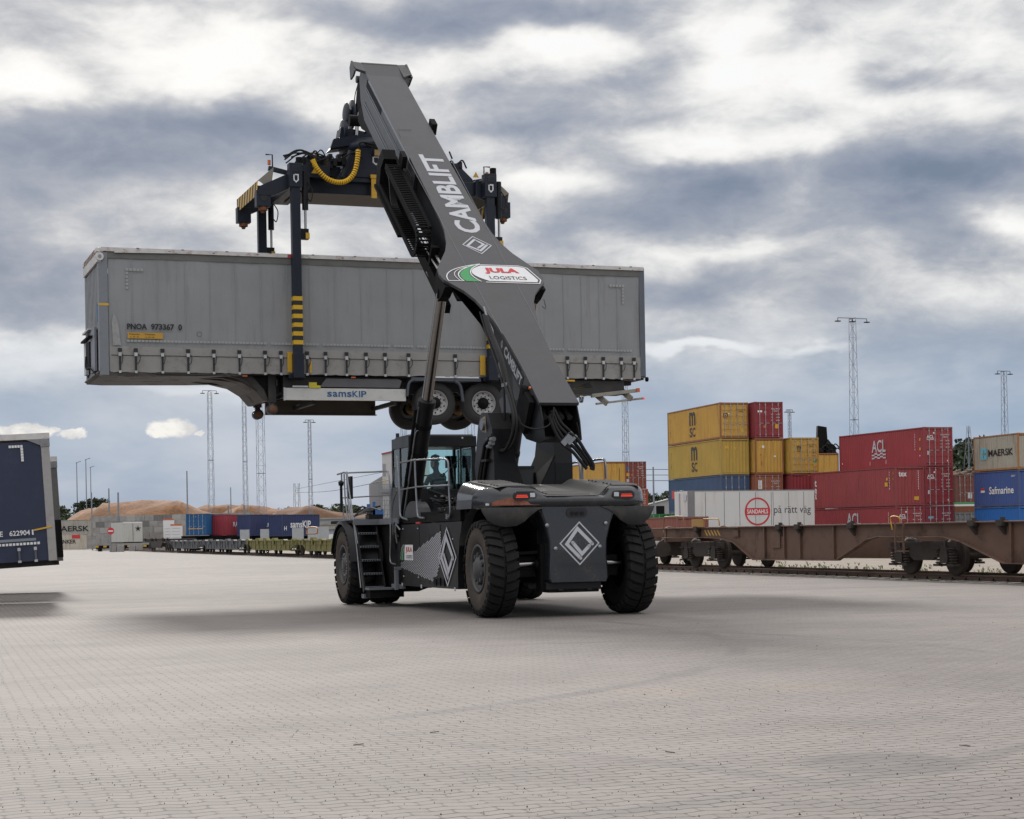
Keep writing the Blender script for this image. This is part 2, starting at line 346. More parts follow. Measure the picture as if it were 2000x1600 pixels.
    def build(s, name, mats, parent=None, bevel=0.0, seg=2, loc=None):
        me = bpy.data.meshes.new(name); me.from_pydata([tuple(v) for v in s.v], [], s.f)
        if not isinstance(mats, (list, tuple)): mats = [mats]
        for m_ in mats: me.materials.append(m_)
        me.polygons.foreach_set('material_index', [min(i, len(mats) - 1) for i in s.m]); me.polygons.foreach_set('use_smooth', s.sm)
        me.update()
        o = bpy.data.objects.new(name, me); COL.objects.link(o)
        if parent: o.parent = parent
        if loc: o.location = loc
        if bevel:
            bv = o.modifiers.new('bevel', 'BEVEL'); bv.width = bevel; bv.segments = seg; bv.limit_method = 'ANGLE'; bv.angle_limit = math.radians(38)
        return o
def tag(o, label=None, cat=None, group=None, kind=None):
    if label: o['label'] = label
    if cat: o['category'] = cat
    if group: o['group'] = group
    if kind: o['kind'] = kind
    return o
def empty(name, M, label, cat, group=None):
    o = bpy.data.objects.new(name, None); COL.objects.link(o); o.matrix_world = M; o.empty_display_size = .3
    return tag(o, label, cat, group)
def copy_tree(o, parent=None):
    c = o.copy(); COL.objects.link(c); c.parent = parent
    for ch in list(o.children): copy_tree(ch, c)
    return c
def bez(pts, n=8):          # Catmull-Rom through points
    pts = [Vector(p) for p in pts]; out = []
    P = [pts[0] * 2 - pts[1]] + pts + [pts[-1] * 2 - pts[-2]]
    for i in range(1, len(P) - 2):
        for k in range(n):
            t = k / n; a, b, c, d = P[i - 1], P[i], P[i + 1], P[i + 2]
            out.append(.5 * ((2 * b) + (c - a) * t + (2 * a - 5 * b + 4 * c - d) * t * t + (3 * b - a - 3 * c + d) * t ** 3))
    out.append(pts[-1]); return out
sc.cycles.use_denoising = True
sc.cycles.max_bounces = 5; sc.cycles.diffuse_bounces = 2; sc.cycles.glossy_bounces = 2; sc.cycles.transmission_bounces = 6; sc.cycles.transparent_max_bounces = 8
sc.cycles.caustics_reflective = False; sc.cycles.caustics_refractive = False
# ================================================================== GROUND
RF = frame(V(8.83, 51.5, 0), 18)         # near rail: x across the track, y along it
def pave_material():
    m = bpy.data.materials.new('interlocking pavers'); m.use_nodes = True; nt = m.node_tree; b = nt.nodes['Principled BSDF']; L = nt.links.new
    def N(t, **k):
        n = nt.nodes.new(t)
        for a, c in k.items(): setattr(n, a, c)
        return n
    def M_(op, a, b_=0.0, c=0.0):
        n = N('ShaderNodeMath', operation=op)
        for s, v in zip(n.inputs, (a, b_, c)):
            if isinstance(v, (int, float)): s.default_value = v
            else: L(v, s)
        return n.outputs[0]
    def MR(v, a, b_, x=0.0, y=1.0):
        n = N('ShaderNodeMapRange'); n.interpolation_type = 'SMOOTHSTEP'; L(v, n.inputs[0])
        for i, q in enumerate((a, b_, x, y)): n.inputs[i + 1].default_value = q
        return n.outputs[0]
    geo = N('ShaderNodeNewGeometry')
    mp = N('ShaderNodeMapping'); L(geo.outputs['Position'], mp.inputs[0]); mp.inputs['Rotation'].default_value = (0, 0, math.radians(-18))
    def noise(scale, det=4, r=.6, src=None):
        n = N('ShaderNodeTexNoise'); n.inputs['Scale'].default_value = scale; n.inputs['Detail'].default_value = det; n.inputs['Roughness'].default_value = r
        L(src or mp.outputs[0], n.inputs['Vector']); return n
    wob = noise(2.2, 2); s0 = N('ShaderNodeSeparateXYZ'); L(mp.outputs[0], s0.inputs[0])
    wobv = M_('MULTIPLY', M_('SUBTRACT', wob.outputs[0], .5), .05)
    U = M_('ADD', s0.outputs[0], wobv); W_ = M_('ADD', s0.outputs[1], wobv)
    # rows run across the yard; each stone 225 x 112 mm with a zig-zag outline, offset half a stone per row
    PW, PH = .225, .1125
    zig = M_('MULTIPLY', M_('SUBTRACT', M_('PINGPONG', U, PW / 2), PW / 4), .30)
    rowf = M_('DIVIDE', M_('ADD', W_, zig), PH); row = M_('FLOOR', rowf); fy = M_('SUBTRACT', rowf, row)
    half = M_('MULTIPLY', M_('MODULO', row, 2.0), .5)
    colf = M_('ADD', M_('DIVIDE', U, PW), half); colr = M_('FLOOR', colf); fx = M_('SUBTRACT', colf, colr)
    dy = M_('MULTIPLY', M_('SUBTRACT', .5, M_('ABSOLUTE', M_('SUBTRACT', fy, .5))), PH)
    dx = M_('MULTIPLY', M_('SUBTRACT', .5, M_('ABSOLUTE', M_('SUBTRACT', fx, .5))), PW)
    jn = noise(1.1, 3); jw = MR(jn.outputs[0], .35, .65, .55, 1.15)
    jy = M_('MULTIPLY', MR(dy, .0105, .003), jw)
    jx = M_('MULTIPLY', MR(dx, .009, .003), M_('MULTIPLY', jw, .55))
    dot = MR(M_('SQRT', M_('ADD', M_('MULTIPLY', dx, dx), M_('MULTIPLY', dy, dy))), .030, .012)
    wn = N('ShaderNodeTexWhiteNoise'); wn.noise_dimensions = '2D'
    cv = N('ShaderNodeCombineXYZ'); L(colr, cv.inputs[0]); L(row, cv.inputs[1]); L(cv.outputs[0], wn.inputs['Vector'])
    dotr = M_('MULTIPLY', dot, M_('MULTIPLY_ADD', wn.outputs[0], .8, .4))
    joint = M_('MAXIMUM', M_('MAXIMUM', jy, jx), dotr)
    big = noise(.09, 5, .6); mid = noise(.5, 5, .62); fine = noise(45, 3, .7)
    stc = N('ShaderNodeMapping'); L(mp.outputs[0], stc.inputs[0]); stc.inputs['Scale'].default_value = (.10, .55, 1)
    stn = noise(1.0, 5, .6, stc.outputs[0])
    v = M_('ADD', MR(big.outputs[0], .3, .7, -.09, .09), MR(mid.outputs[0], .3, .7, -.07, .07))
    v = M_('ADD', v, MR(stn.outputs[0], .3, .7, -.07, .07))
    v = M_('ADD', v, MR(fine.outputs[0], .25, .75, -.10, .10)); v = M_('ADD', v, M_('MULTIPLY_ADD', wn.outputs[0], .12, -.06))
    v = M_('ADD', v, 1.0)
    sc_ = N('ShaderNodeVectorMath', operation='SCALE'); sc_.inputs[0].default_value = (.202, .181, .167); L(v, sc_.inputs['Scale'])
    # spills of sand and rubber marks that stay where they are
    sand = MR(noise(.22, 5, .62).outputs[0], .58, .74, 0, .38)
    m1 = N('ShaderNodeMix', data_type='RGBA'); L(sand, m1.inputs[0]); L(sc_.outputs[0], m1.inputs[6]); m1.inputs[7].default_value = (.34, .26, .18, 1)
    col = m1.outputs[2]
    def mark(cx, cy, rad, wid, amt, ang=None):
        gx = M_('SUBTRACT', s0.outputs[0], cx); gy = M_('SUBTRACT', s0.outputs[1], cy)
        r = M_('SQRT', M_('ADD', M_('MULTIPLY', gx, gx), M_('MULTIPLY', gy, gy)))
        k = MR(M_('ABSOLUTE', M_('SUBTRACT', r, rad)), wid, wid * .4)
        return M_('MULTIPLY', M_('MULTIPLY', k, MR(mid.outputs[0], .42, .6)), amt)
    mk = M_('MAXIMUM', mark(-4, 6, 9.0, .16, .28), M_('MAXIMUM', mark(6.5, 14, 7.2, .14, .3), M_('MAXIMUM', M_('MAXIMUM', mark(-2, 24, 12, .16, .45), M_('MAXIMUM', mark(1, 18, 10, .14, .4), mark(-6, 20, 5, .12, .4))), mark(5.3, 9.3, .2, .42, .6))))
    m2 = N('ShaderNodeMix', data_type='RGBA'); L(mk, m2.inputs[0]); L(col, m2.inputs[6]); m2.inputs[7].default_value = (.10, .095, .095, 1)
    m3 = N('ShaderNodeMix', data_type='RGBA'); L(M_('MULTIPLY', joint, .92), m3.inputs[0]); L(m2.outputs[2], m3.inputs[6]); m3.inputs[7].default_value = (.035, .027, .023, 1)
    L(m3.outputs[2], b.inputs['Base Color']); b.inputs['Roughness'].default_value = .86
    bp = N('ShaderNodeBump'); bp.inputs['Strength'].default_value = .45; bp.inputs['Distance'].default_value = .006
    L(M_('MULTIPLY_ADD', joint, -1.0, M_('MULTIPLY', fine.outputs[0], .3)), bp.inputs['Height']); L(bp.outputs[0], b.inputs['Normal'])
    return m
gravel = mat('track gravel', (.24, .20, .165), .95, var=.22, vscale=.8, dirt=(.15, .125, .10), dirt_amt=.6, dscale=.6, bump=.9, bscale=9, fine=.35)
grass_g = mat('weed leaves', (.13, .17, .05), .8, var=.3, vscale=2)
farland = mat('far yard soil', (.20, .17, .14), .95, var=.2, vscale=.02, dirt=(.12, .13, .07), dirt_amt=.7, dscale=.01, fine=.2)
g = MB(); g.poly([(-1500, -60, -.02), (1500, -60, -.02), (1500, 3200, -.02), (-1500, 3200, -.02)]); tag(g.build('ground', farland), kind='structure')
g = MB(RF); g.poly([(-140, -110, -.004), (-.55, -110, -.004), (-.55, 235, -.004), (-140, 235, -.004)]); tag(g.build('pavement', pave_material()), kind='structure')
g = MB(RF); g.poly([(-.55, -60, -.008), (60, -60, -.008), (60, 330, -.008), (-.55, 330, -.008)]); tag(g.build('gravel', gravel), kind='structure')
# rails, sleepers and clips
def rail(x):
    m = MB(RF)
    prof = [(-.07, .0), (.07, .0), (.07, .015), (.012, .03), (.012, .12), (.036, .13), (.036, .165), (-.036, .165), (-.036, .13), (-.012, .12), (-.012, .03), (-.07, .015)]
    n = len(prof); vs = [(x + p[0], -60, p[1]) for p in prof] + [(x + p[0], 230, p[1]) for p in prof]
    m.add(vs, [(i, (i + 1) % n, (i + 1) % n + n, i + n) for i in range(n)])
    for k in range(230): 
        y = -30 + k * .6
        m.box((x - .15, y - .05, .005), (x - .06, y + .05, .05), 1); m.tube([(x - .11, y, .04), (x - .11, y, .10)], .022, 6, 1)
    return tag(m.build('rail', [railm, darkm]), kind='structure')
rail(0); rail(1.5)
sl_ = MB(RF)
for k in range(230):
    y = -30 + k * .6; sl_.box((-.42, y - .12, -.004), (1.95, y + .12, .03))
tag(sl_.build('sleepers', conc), kind='structure')
kerb = MB(RF); kerb.box((-.72, -110, -.01), (-.56, 235, .012)); tag(kerb.build('kerb_strip', mat('kerb concrete', (.22, .19, .165), .9, var=.2, vscale=2, fine=.2)), kind='structure')
# weeds and pebbles beside the rails
w = MB(RF); rr = random.Random(3)
for i in range(2600):
    y = rr.uniform(-14, 45) if i % 3 else rr.uniform(-14, 14); x = rr.choice([rr.uniform(2.0, 9), rr.uniform(2.0, 5), rr.uniform(-.5, -.2)])
    if x < 0 and rr.random() < .75: continue
    if math.sin(y * 1.7 + x) + math.sin(y * .63 + 2 * x) < .25: continue
    h = rr.uniform(.03, .14) * (1 if x > 0 else .7)
    for q in range(5):
        a = rr.uniform(0, 6.3); dx, dy = math.cos(a) * h * .6, math.sin(a) * h * .6; ww = .012
        w.add([(x - ww, y, 0), (x + ww, y + ww, 0), (x + dx * .6 + ww, y + dy * .6, h * .8), (x + dx, y + dy, h)], [(0, 1, 2, 3)])
tag(w.build('weeds', grass_g), 'low green weeds growing in the gravel behind the rails', 'weeds', kind='stuff')
pb = MB(); 
for i in range(2200):
    Y = rr.uniform(8.5, 28) if i % 2 else rr.uniform(8.5, 16); x = rr.uniform(-.32, .32) * Y; s_ = rr.uniform(.002, .0045) * (1 if rr.random() < .95 else 1.9)
    a = rr.uniform(0, 3); ca, sa = math.cos(a) * s_, math.sin(a) * s_ * .8
    pb.add([(x - ca, Y - sa, -.004), (x + sa, Y - ca, -.004), (x + ca, Y + sa, -.004), (x - sa, Y + ca, -.004), (x, Y, s_ * .8)], [(0, 1, 4), (1, 2, 4), (2, 3, 4), (3, 0, 4)])
for (px_, py_) in [(840, 1431), (1318, 1470), (1595, 1262), (690, 1455), (1895, 1457)]:
    p = onplane(Matrix.Identity(4), 2, 0, px_, py_); a = rr.uniform(0, 3)
    pb.bar(p, p + V(math.cos(a) * .07, math.sin(a) * .04, .005), .006, .005)
tag(pb.build('grit', mat('grit', (.06, .045, .035), .9, var=.4)), 'dark grit and twigs scattered over the paving', 'grit', kind='stuff')
# ================================================================== CONTAINERS
rodm = mat('lock rod metal', (.42, .41, .40), .5, metal=.3, var=.15)
DM = {'w': white, 'k': blackd, 'y': yellow, 'g': green, 'b': blued, 'r': red, 'c': mat('cyan decal', (.12, .45, .55), .5), 'o': orange, 's': offw}
def corr(m, face, L, H, x, inset=.09, pitch=.28, depth=.048, z0=.16, z1=.12):
    """corrugated wall. face 'L' in plane x (outside towards -x), 'R' (+x), 'E' in plane y=x spanning width L, 'B' (+y)"""
    pts = []; u = inset; n = max(2, int(round((L - 2 * inset) / pitch))); p = (L - 2 * inset) / n
    for i in range(n):
        pts += [(u, 0), (u + p * .26, 0), (u + p * .5, depth), (u + p * .76, depth)]; u += p
    pts.append((L - inset, 0)); vs = []
    for (a, d) in pts:
        for z in (z0, H - z1):
            if face == 'L': vs.append((x + .012 + d, a, z))
            elif face == 'R': vs.append((x - .012 - d, a, z))
            elif face == 'E': vs.append((a, x + .012 + d, z))
            else: vs.append((a, x - .012 - d, z))
    m.add(vs, [(2 * i, 2 * i + 2, 2 * i + 3, 2 * i + 1) if face in 'LB' else (2 * i, 2 * i + 1, 2 * i + 3, 2 * i + 2) for i in range(len(pts) - 1)])
def container(M, L, H, key, col, label, decals=(), doors=True, rustamt=.5, group='stacked shipping containers', W=2.44, name='shipping_container', edge=None):
    root = empty(name, M, label, 'container', group)
    cm_ = cmat(key, col, rustamt); em = cmat(key + ' edge', edge or tuple(c * .8 + .012 for c in col), min(1, rustamt + .35))
    b = MB(); corr(b, 'L', L, H, 0); corr(b, 'R', L, H, W); corr(b, 'B', W, H, L)
    if not doors: corr(b, 'E', W, H, 0, z0=.16, z1=.2)
    b.box((.05, .05, H - .06), (W - .05, L - .05, H - .035)); b.box((.06, .06, .12), (W - .06, L - .06, .15))
    b.build('body', cm_, root)
    f = MB(); t = .11
    for x in (0, W - t):
        for y in (0, L - t): f.box((x, y, .118), (x + t, y + t, H - .118))
        f.box((x if x == 0 else x + .02, t + .07, 0.02), (x + t - .02 if x == 0 else x + t, L - t - .07, .16)); f.box((x if x == 0 else x + .05, t + .07, H - .10), (x + .06 if x == 0 else x + t, L - t - .07, H - .01))
    for y in (0, L - t):
        f.box((t + .07, y, .02), (W - t - .07, y + t, .15)); f.box((t + .07, y, H - .15), (W - t - .07, y + t, H - .01))
    for x in (-.003, W - .175):
        for y in (-.003, L - .175):
            for z in (0, H - .118): f.box((x, y, z), (x + .178, y + .178, z + .118))
    f.build('frame', em, root)
    if doors:
        dw = (W - 2 * t - .03) / 2
        for i in range(2):
            x0 = t + .01 + i * (dw + .01); d = MB(); z0, z1 = .17, H - .17
            d.box((x0, .045, z0), (x0 + dw, .08, z1))
            d.box((x0, .012, z0), (x0 + .05, .05, z1)); d.box((x0 + dw - .05, .012, z0), (x0 + dw, .05, z1))
            nb = 5; hh = (z1 - z0) / nb
            for k in range(nb): d.box((x0 + .052, .018, z0 + k * hh + .06), (x0 + dw - .052, .046, z0 + k * hh + hh * .62))
            do = d.build('door', cm_, root)
            for q in (.28, .74):
                r = MB(); xx = x0 + dw * q; r.tube([(xx, -.012, .06), (xx, -.012, H - .06)], .021, 6)
                for z in (.25, H * .36, H * .66, H - .25): r.box((xx - .05, -.02, z - .03), (xx + .05, .017, z + .03))
                r.box((xx - .02, -.04, H * .36 + .12), (xx + .3, -.02, H * .36 + .155)); r.build('lock_rod', rodm, do)
    if decals:
        keys = []; d = MB()
        for (face, u, z, w, h, tx, k) in decals:
            if k not in keys: keys.append(k)
            if face == 'L': o, ex = V(-.006, L - u, z), V(0, -1, 0)
            else: o, ex = V(u, (-.0005 if doors else .006), z), V(1, 0, 0)
            if face == 'E' and doors: o.y = .013
            if tx: d.text(tx, o, ex, (0, 0, 1), w, h, keys.index(k), .02)
            else: d.poly([o, o + ex * w, o + ex * w + V(0, 0, h), o + V(0, 0, h)], keys.index(k))
        d.build('lettering', [DM[k] for k in keys], root)
    return root
def cat_frame(x, Y, z=0.0, deg=18, dx=0.0, dy=0.0):
    """frame with its near-left-bottom corner in photo column x at distance Y"""
    u = None
    d = ray(x, 1030); M = frame(V(d.x * Y, Y, z), deg)
    return M @ Matrix.Translation(V(dx, dy, 0))
MAROON = (.25, .026, .034); YEL = (.52, .305, .06); YEL2 = (.45, .30, .06)
def codes(k='w', right=True):     # small painted marks of a door end
    return [('E', 1.42, 2.28, .75, .09, 'ACLU 978 2', k), ('E', 1.62, 2.12, .4, .08, '45G1', k), ('E', 1.42, 1.85, .16, .07, 'MAX', k), ('E', 1.85, 1.85, .32, .07, '32.500', k),
            ('E', 1.42, 1.62, .16, .07, 'TARE', k), ('E', 1.85, 1.62, .32, .07, '3.850', k), ('E', 1.42, 1.38, .16, .07, 'NET', k), ('E', 1.85, 1.38, .32, .07, '28.650', k)]
def side_code(L, u, z0, z1, k='w', txt='ACLU978'):
    n = len(txt); h = (z1 - z0) / n; return [('L', u, z1 - (i + 1) * h + .02, .09, h * .7, c, k) for i, c in enumerate(txt)]
YA = 144.0
def msc(u, z, k='k'):
    return [('L', u, z + .95, 1.35, 1.15, 'm', k), ('L', u + .05, z, .62, .8, 'S', k), ('L', u + .72, z, .58, .8, 'C', k)]
F40 = 12.19
P2 = 2.93
cont = container
A = lambda x, z, **k: cat_frame(x, YA, z, 15.2)
# yellow block beyond the wagons
cont(A(1410, 8.72), F40, 2.9, 'ochre', YEL, 'topmost yellow container with rusty edges at the left end of the tall stack', msc(5.3, .45) + [('E', .3, 1.75, .38, .3, 'm', 'k'), ('E', .34, 1.6, .3, .14, 'SC', 'k')] + side_code(F40, .7, .7, 2.3, 'k', 'MSCU 4118') + codes('k')[:3] + [('E', 1.75, .5, .32, .3, None, 'y'), ('E', .72, 1.95, .1, .1, None, 'w')], rustamt=.75, edge=(.26, .10, .04))
cont(A(1410, 5.80), F40, 2.9, 'mustard', YEL2, 'second highest yellow container of the leftmost tall stack, with a plain ribbed end', msc(5.6, .45) + [('E', .35, 2.1, .35, .2, None, 'y'), ('E', 1.2, 2.05, .16, .16, None, 'y')] + side_code(F40, .8, .8, 2.3, 'k', 'MEDU 810') + side_code(F40, 11.6, .8, 2.1, 'y', 'o o o'), doors=False, rustamt=.45)
cont(A(1410, 2.90), F40, 2.88, 'slate blue', (.045, .085, .17), 'blue container with white lettering under the yellow stack, behind the white box', [('L', .8, 1.2, .8, .7, None, 'r'), ('L', 1.7, 1.2, 2.2, .7, 'HNZA', 'w'), ('E', 1.5, 1.5, .7, .16, 'HNZU 4610', 'w')], rustamt=.4)
cont(A(1410, 0), F40, 2.88, 'slate blue', (.045, .085, .17), 'lowest blue container of the yellow stack, hidden behind the white box')
cont(A(1478, 8.72), F40, 2.9, 'maroon', MAROON, 'maroon container on top of the middle stack, right of the topmost yellow one', codes() + [('E', .25, 2.05, .4, .16, None, 'w'), ('E', .85, 2.0, .14, .14, None, 's'), ('E', 1.75, .75, .3, .35, None, 'y'), ('E', .75, .8, .22, .2, None, 'o')], rustamt=.4)
cont(A(1478, 5.80), F40, 2.9, 'ochre', YEL, 'yellow container with rust spots directly under the topmost maroon container', [('E', .35, 2.1, .2, .2, None, 'y'), ('E', .58, 2.1, .2, .2, None, 'w'), ('E', 1.6, 1.35, .18, .14, None, 'w'), ('E', .5, .7, .05, .3, None, 'r'), ('E', .4, 1.5, .12, .1, None, 'r')], doors=False, rustamt=.9, edge=(.26, .10, .04))
cont(A(1476, 2.90), F40, 2.88, 'brick', (.30, .10, .055), 'brick red container with a white placard, third down in the middle stack', codes() + [('E', .3, 1.7, .32, .7, None, 'w'), ('E', .42, .5, .3, .5, None, 'y')], rustamt=.5)
cont(A(1476, 0), F40, 2.88, 'brick', (.30, .10, .055), 'lowest brick red container of the middle stack, hidden behind the white box')
cont(A(1547, 5.80), F40, 2.9, 'mustard door', (.50, .31, .06), 'yellow container with a green sticker on its door, right of the middle stack', codes('k') + [('E', .55, 1.9, .36, .3, 'm', 'k'), ('E', .58, 1.75, .3, .14, 'SC', 'k'), ('E', 1.95, .85, .32, .2, None, 'g'), ('E', 1.95, .55, .3, .3, None, 'y')], rustamt=.6)
cont(A(1547, 2.90), F40, 2.88, 'maroon', MAROON, 'dark maroon container under the yellow one with the green sticker', [], doors=False)
cont(A(1547, 0), F40, 2.88, 'maroon', MAROON, 'lowest maroon container of the right hand yellow stack, hidden behind the white box')
cont(cat_frame(1597, 176, 5.85, 18), F40, 2.9, 'ochre', YEL, 'distant yellow container seen between the yellow stack and the maroon stack', [('L', 8.5, .5, 2.2, .8, 'MSC', 'k'), ('E', 1.3, .3, .9, .5, 'MSC', 'k')], doors=False)
# ACL block
def acl(u, z, s=1.0): 
    w = [('L', u, z + .62 * s, 2.0 * s, .95 * s, 'ACL', 's')]
    for k in range(2):
        for q in range(5): w.append(('L', u + q * .4 * s, z + .12 * s + (.10 * s if q % 2 else 0) + k * .24 * s, .4 * s, .12 * s, None, 's'))
    return w
dacl = [('E', .22, 2.05, .62, .24, 'ACL', 'w'), ('E', .22, 1.97, .62, .04, None, 'w'), ('E', .78, 2.4, .12, .12, None, 'w'), ('E', .26, .85, .14, .28, None, 's'), ('E', 1.95, .35, .12, .12, None, 'w')]
B1, B2 = 132.0, 132.6
cont(cat_frame(1808, B1, 5.80, 20), F40, 2.9, 'maroon rib', (.29, .040, .048), 'topmost maroon container with white ship line letters on its long side', acl(4.9, .7) + dacl + codes() + side_code(F40, 10.9, 1.2, 2.5) + [('L', 11.55, 1.9, .16, .2, None, 'y'), ('L', 11.55, 1.2, .16, .2, None, 'y'), ('L', 11.55, .75, .1, .1, None, 'w'), ('L', .45, .6, .1, .12, None, 'w'), ('L', 4.6, .35, .06, .3, None, 'w'), ('L', 6.9, .4, .06, .3, None, 'w')], rustamt=.5)
cont(cat_frame(1808, B1, 2.90, 20), F40, 2.88, 'maroon', MAROON, 'maroon container with doors in the right column, directly under the topmost maroon one', dacl + codes(), rustamt=.4)
cont(cat_frame(1808, B1, 0, 20), F40, 2.88, 'maroon door', (.22, .028, .042), 'lowest maroon container of the right column, with a pale green sticker', [('E', .25, 1.95, .45, .14, None, 'c')] + codes() + [('E', .75, 1.4, .18, .2, None, 'w')], rustamt=.4)
cont(cat_frame(1751, B1 - .9, 2.90, 20), F40, 2.88, 'maroon side', (.29, .048, .052), 'maroon container with a ribbed end marked tex in the left column', [('E', .25, 2.15, .7, .36, 'tex', 'w'), ('E', 1.55, .42, .4, .26, None, 'y'), ('L', .35, 1.75, .34, .5, 't', 'w'), ('L', .35, 1.2, .34, .4, 'e', 'w'), ('L', .35, .75, .34, .4, 'x', 'w'), ('L', 10.7, 1.45, .4, .3, None, 'y'), ('L', 10.9, 1.9, .22, .2, None, 'y')] + side_code(F40, 11.3, 1.2, 2.6) + side_code(F40, 11.8, 1.9, 2.5, 'y', 'o o') + [('E', 1.9, 2.5 - i * .16, .05, .1, '1', 'w') for i in range(9)], doors=False, rustamt=.9)
cont(cat_frame(1751, B1 - .9, 0, 20), F40, 2.88, 'maroon rib', (.29, .040, .048), 'lowest maroon container of the left column, its long side lettered in white', acl(5.2, .9) + dacl + codes() + side_code(F40, 11.1, 1.3, 2.5), rustamt=.5)
# right edge block
M20 = 6.06
cont(cat_frame(1991, 127.5, 5.33, 16), M20, 2.59, 'weathered grey', (.36, .34, .28), 'rusty grey container with a blue star logo, topmost at the right edge', [('L', 1.0, .85, .85, .85, None, 'c'), ('L', 2.05, 1.05, 3.35, .5, 'MAERSK', 'k'), ('L', 1.36, .95, .13, .62, None, 'w'), ('L', 1.12, 1.2, .62, .13, None, 'w')], doors=False, rustamt=.9, edge=(.33, .15, .05))
cont(cat_frame(1991, 127.5, 2.72, 16), M20, 2.59, 'royal blue', (.045, .09, .27), 'worn blue container with white script lettering, second in the stack at the right edge', [('L', 2.1, .9, 3.3, .55, 'Safmarine', 'w'), ('L', .95, 1.05, .55, .16, None, 'w'), ('L', 1.0, 1.25, .45, .14, None, 'r'), ('L', 5.1, 2.1, .5, .12, '22G1', 'w')], doors=False, rustamt=.5, edge=(.06, .09, .2))
cont(cat_frame(1991, 127.5, .10, 16), M20, 2.59, 'bright blue', (.015, .13, .42), 'bright blue container at the bottom of the stack at the right edge', [('L', 5.2, .5, .08, .9, None, 'w'), ('L', 5.45, .6, .06, .7, None, 'w')], doors=False, rustamt=.2)
# left of the yellow block
cont(cat_frame(1182, 188, 5.85, 18), F40, 2.9, 'ochre', YEL2, 'yellow container on top, seen just above the counterweight of the machine', [('E', .25, 2.1, .1, .1, None, 'y'), ('E', 1.0, 2.0, .18, .16, None, 'y'), ('E', 1.7, .8, .05, 1.4, None, 'k')], doors=False)
cont(cat_frame(1182, 188, 2.93, 18), F40, 2.9, 'ochre', YEL2, 'yellow container under another yellow one behind the counterweight of the lifting machine', doors=False)
cont(cat_frame(1182, 188, 0, 18), F40, 2.9, 'ochre', YEL2, 'lowest yellow container hidden behind the counterweight of the lifting machine', doors=False)
cont(cat_frame(1222, 188.8, 5.85, 18), F40, 2.9, 'rust red', (.20, .045, .03), 'rust red container with blue and yellow stickers, high up right of the machine', [('E', .2, 2.0, .32, .35, None, 'b'), ('E', .2, 1.35, .32, .35, None, 'y'), ('E', .75, 1.4, .2, .2, None, 'o'), ('E', .2, .75, .3, .3, None, 's')] + codes(), rustamt=.5)
cont(cat_frame(1225, 188.8, 2.93, 18), F40, 2.9, 'orange red', (.34, .07, .028), 'orange red container directly below the rust red one with stickers', codes(), rustamt=.4)
cont(cat_frame(1225, 188.8, 0, 18), F40, 2.9, 'orange red low', (.36, .08, .04), 'orange red container lowest of its stack, just over the right rear tyre', rustamt=.4)
cont(cat_frame(1268, 150, .0, 18), M20, 2.8, 'green', (.02, .26, .07), 'bright green container between the right rear tyre and the brown container', [('E', .3, .3, .3, .6, None, 'w')], rustamt=.2)
cont(cat_frame(1322, 126, .0, 18), M20, 2.35, 'brown', (.24, .085, .065), 'small reddish brown container standing left of the white box', [('L', .4, 1.3, .3, .7, 'S', 'y')], doors=False, rustamt=.4)
# between the maroon and right edge stacks
cont(cat_frame(1868, 150, 3.05, 24), M20, 2.59, 'rust brown', (.17, .05, .04), 'brown container below the log pile, between two stacks at the right', [('E', 1.2, .6, .5, .5, None, 's')], rustamt=.6, name='shipping_container')
cont(cat_frame(1866, 141, .0, 24), M20, 2.44, 'mid grey', (.16, .17, .17), 'grey container with doors at ground level between two stacks at the right', [('E', .2, .9, .3, .5, None, 'w'), ('E', 1.1, .6, .2, .25, None, 'b')], rustamt=.4)
sb = empty('striped_flat', cat_frame(1866, 146, 2.5, 24), 'flat deck with a green and white band between two stacks at the right', 'flatbed')
m = MB(); m.box((0, 0, 0), (2.6, 6, .45), 0); m.build('deck', [rust], sb); m = MB(); m.box((-.02, -.02, .46), (2.62, 6, .62)); m.build('band', white, sb); m = MB(); m.box((-.03, -.03, .63), (2.63, 6, .78)); m.build('green_band', green, sb)
# white swap body standing across the yard
wb = empty('swap_body', cat_frame(1345, 132, 1.25, 18), 'long white box body with a red and white round logo, behind the brown rail wagon', 'swap body')
wp = mat('white box panel', (.62, .62, .60), .45, var=.04, vscale=.5, dirt=(.36, .34, .31), dirt_amt=.35, dscale=.5, streak=True)
m = MB(); m.box((0, 0, 0), (10.35, 2.55, 3.0)); m.build('body', wp, wb, bevel=.02)
m = MB()
for x in (.12, 1.38, 2.9, 4.15, 5.45, 6.75, 6.9, 8.2, 9.45): m.box((x - .012, -.01, .05), (x + .012, .004, 2.9))
m.build('panel_joint', darkm, wb)
m = MB(); m.box((-.05, -.05, -.02), (.5, .02, 3.05)); m.box((.02, -.02, 3.0), (10.37, 2.6, 3.06)); m.build('corner_post', mat('post grey', (.2, .2, .2), .6), wb)
m = MB(); c0 = V(5.6, -.014, 1.45); R0 = .98
ring = [c0 + V(math.cos(a * PI / 24) * R0, 0, math.sin(a * PI / 24) * R0) for a in range(48)]
m.strip(ring, .13, (0, -1, 0), 0, True); m.poly([c0 + V(-.98, -.002, -.26), c0 + V(.98, -.002, -.26), c0 + V(.98, -.002, .26), c0 + V(-.98, -.002, .26)], 0)
m.text('SANDAHLS', c0 + V(-.86, -.006, -.16), (1, 0, 0), (0, 0, 1), 1.72, .32, 1, .02)
m.text('på rätt väg', c0 + V(1.37, 0, -.32), (1, 0, 0), (0, 0, 1), 3.05, .74, 2, -.004)
m.text('54157', V(.75, -.012, .48), (1, 0, 0), (0, 0, 1), .75, .2, 2, .0)
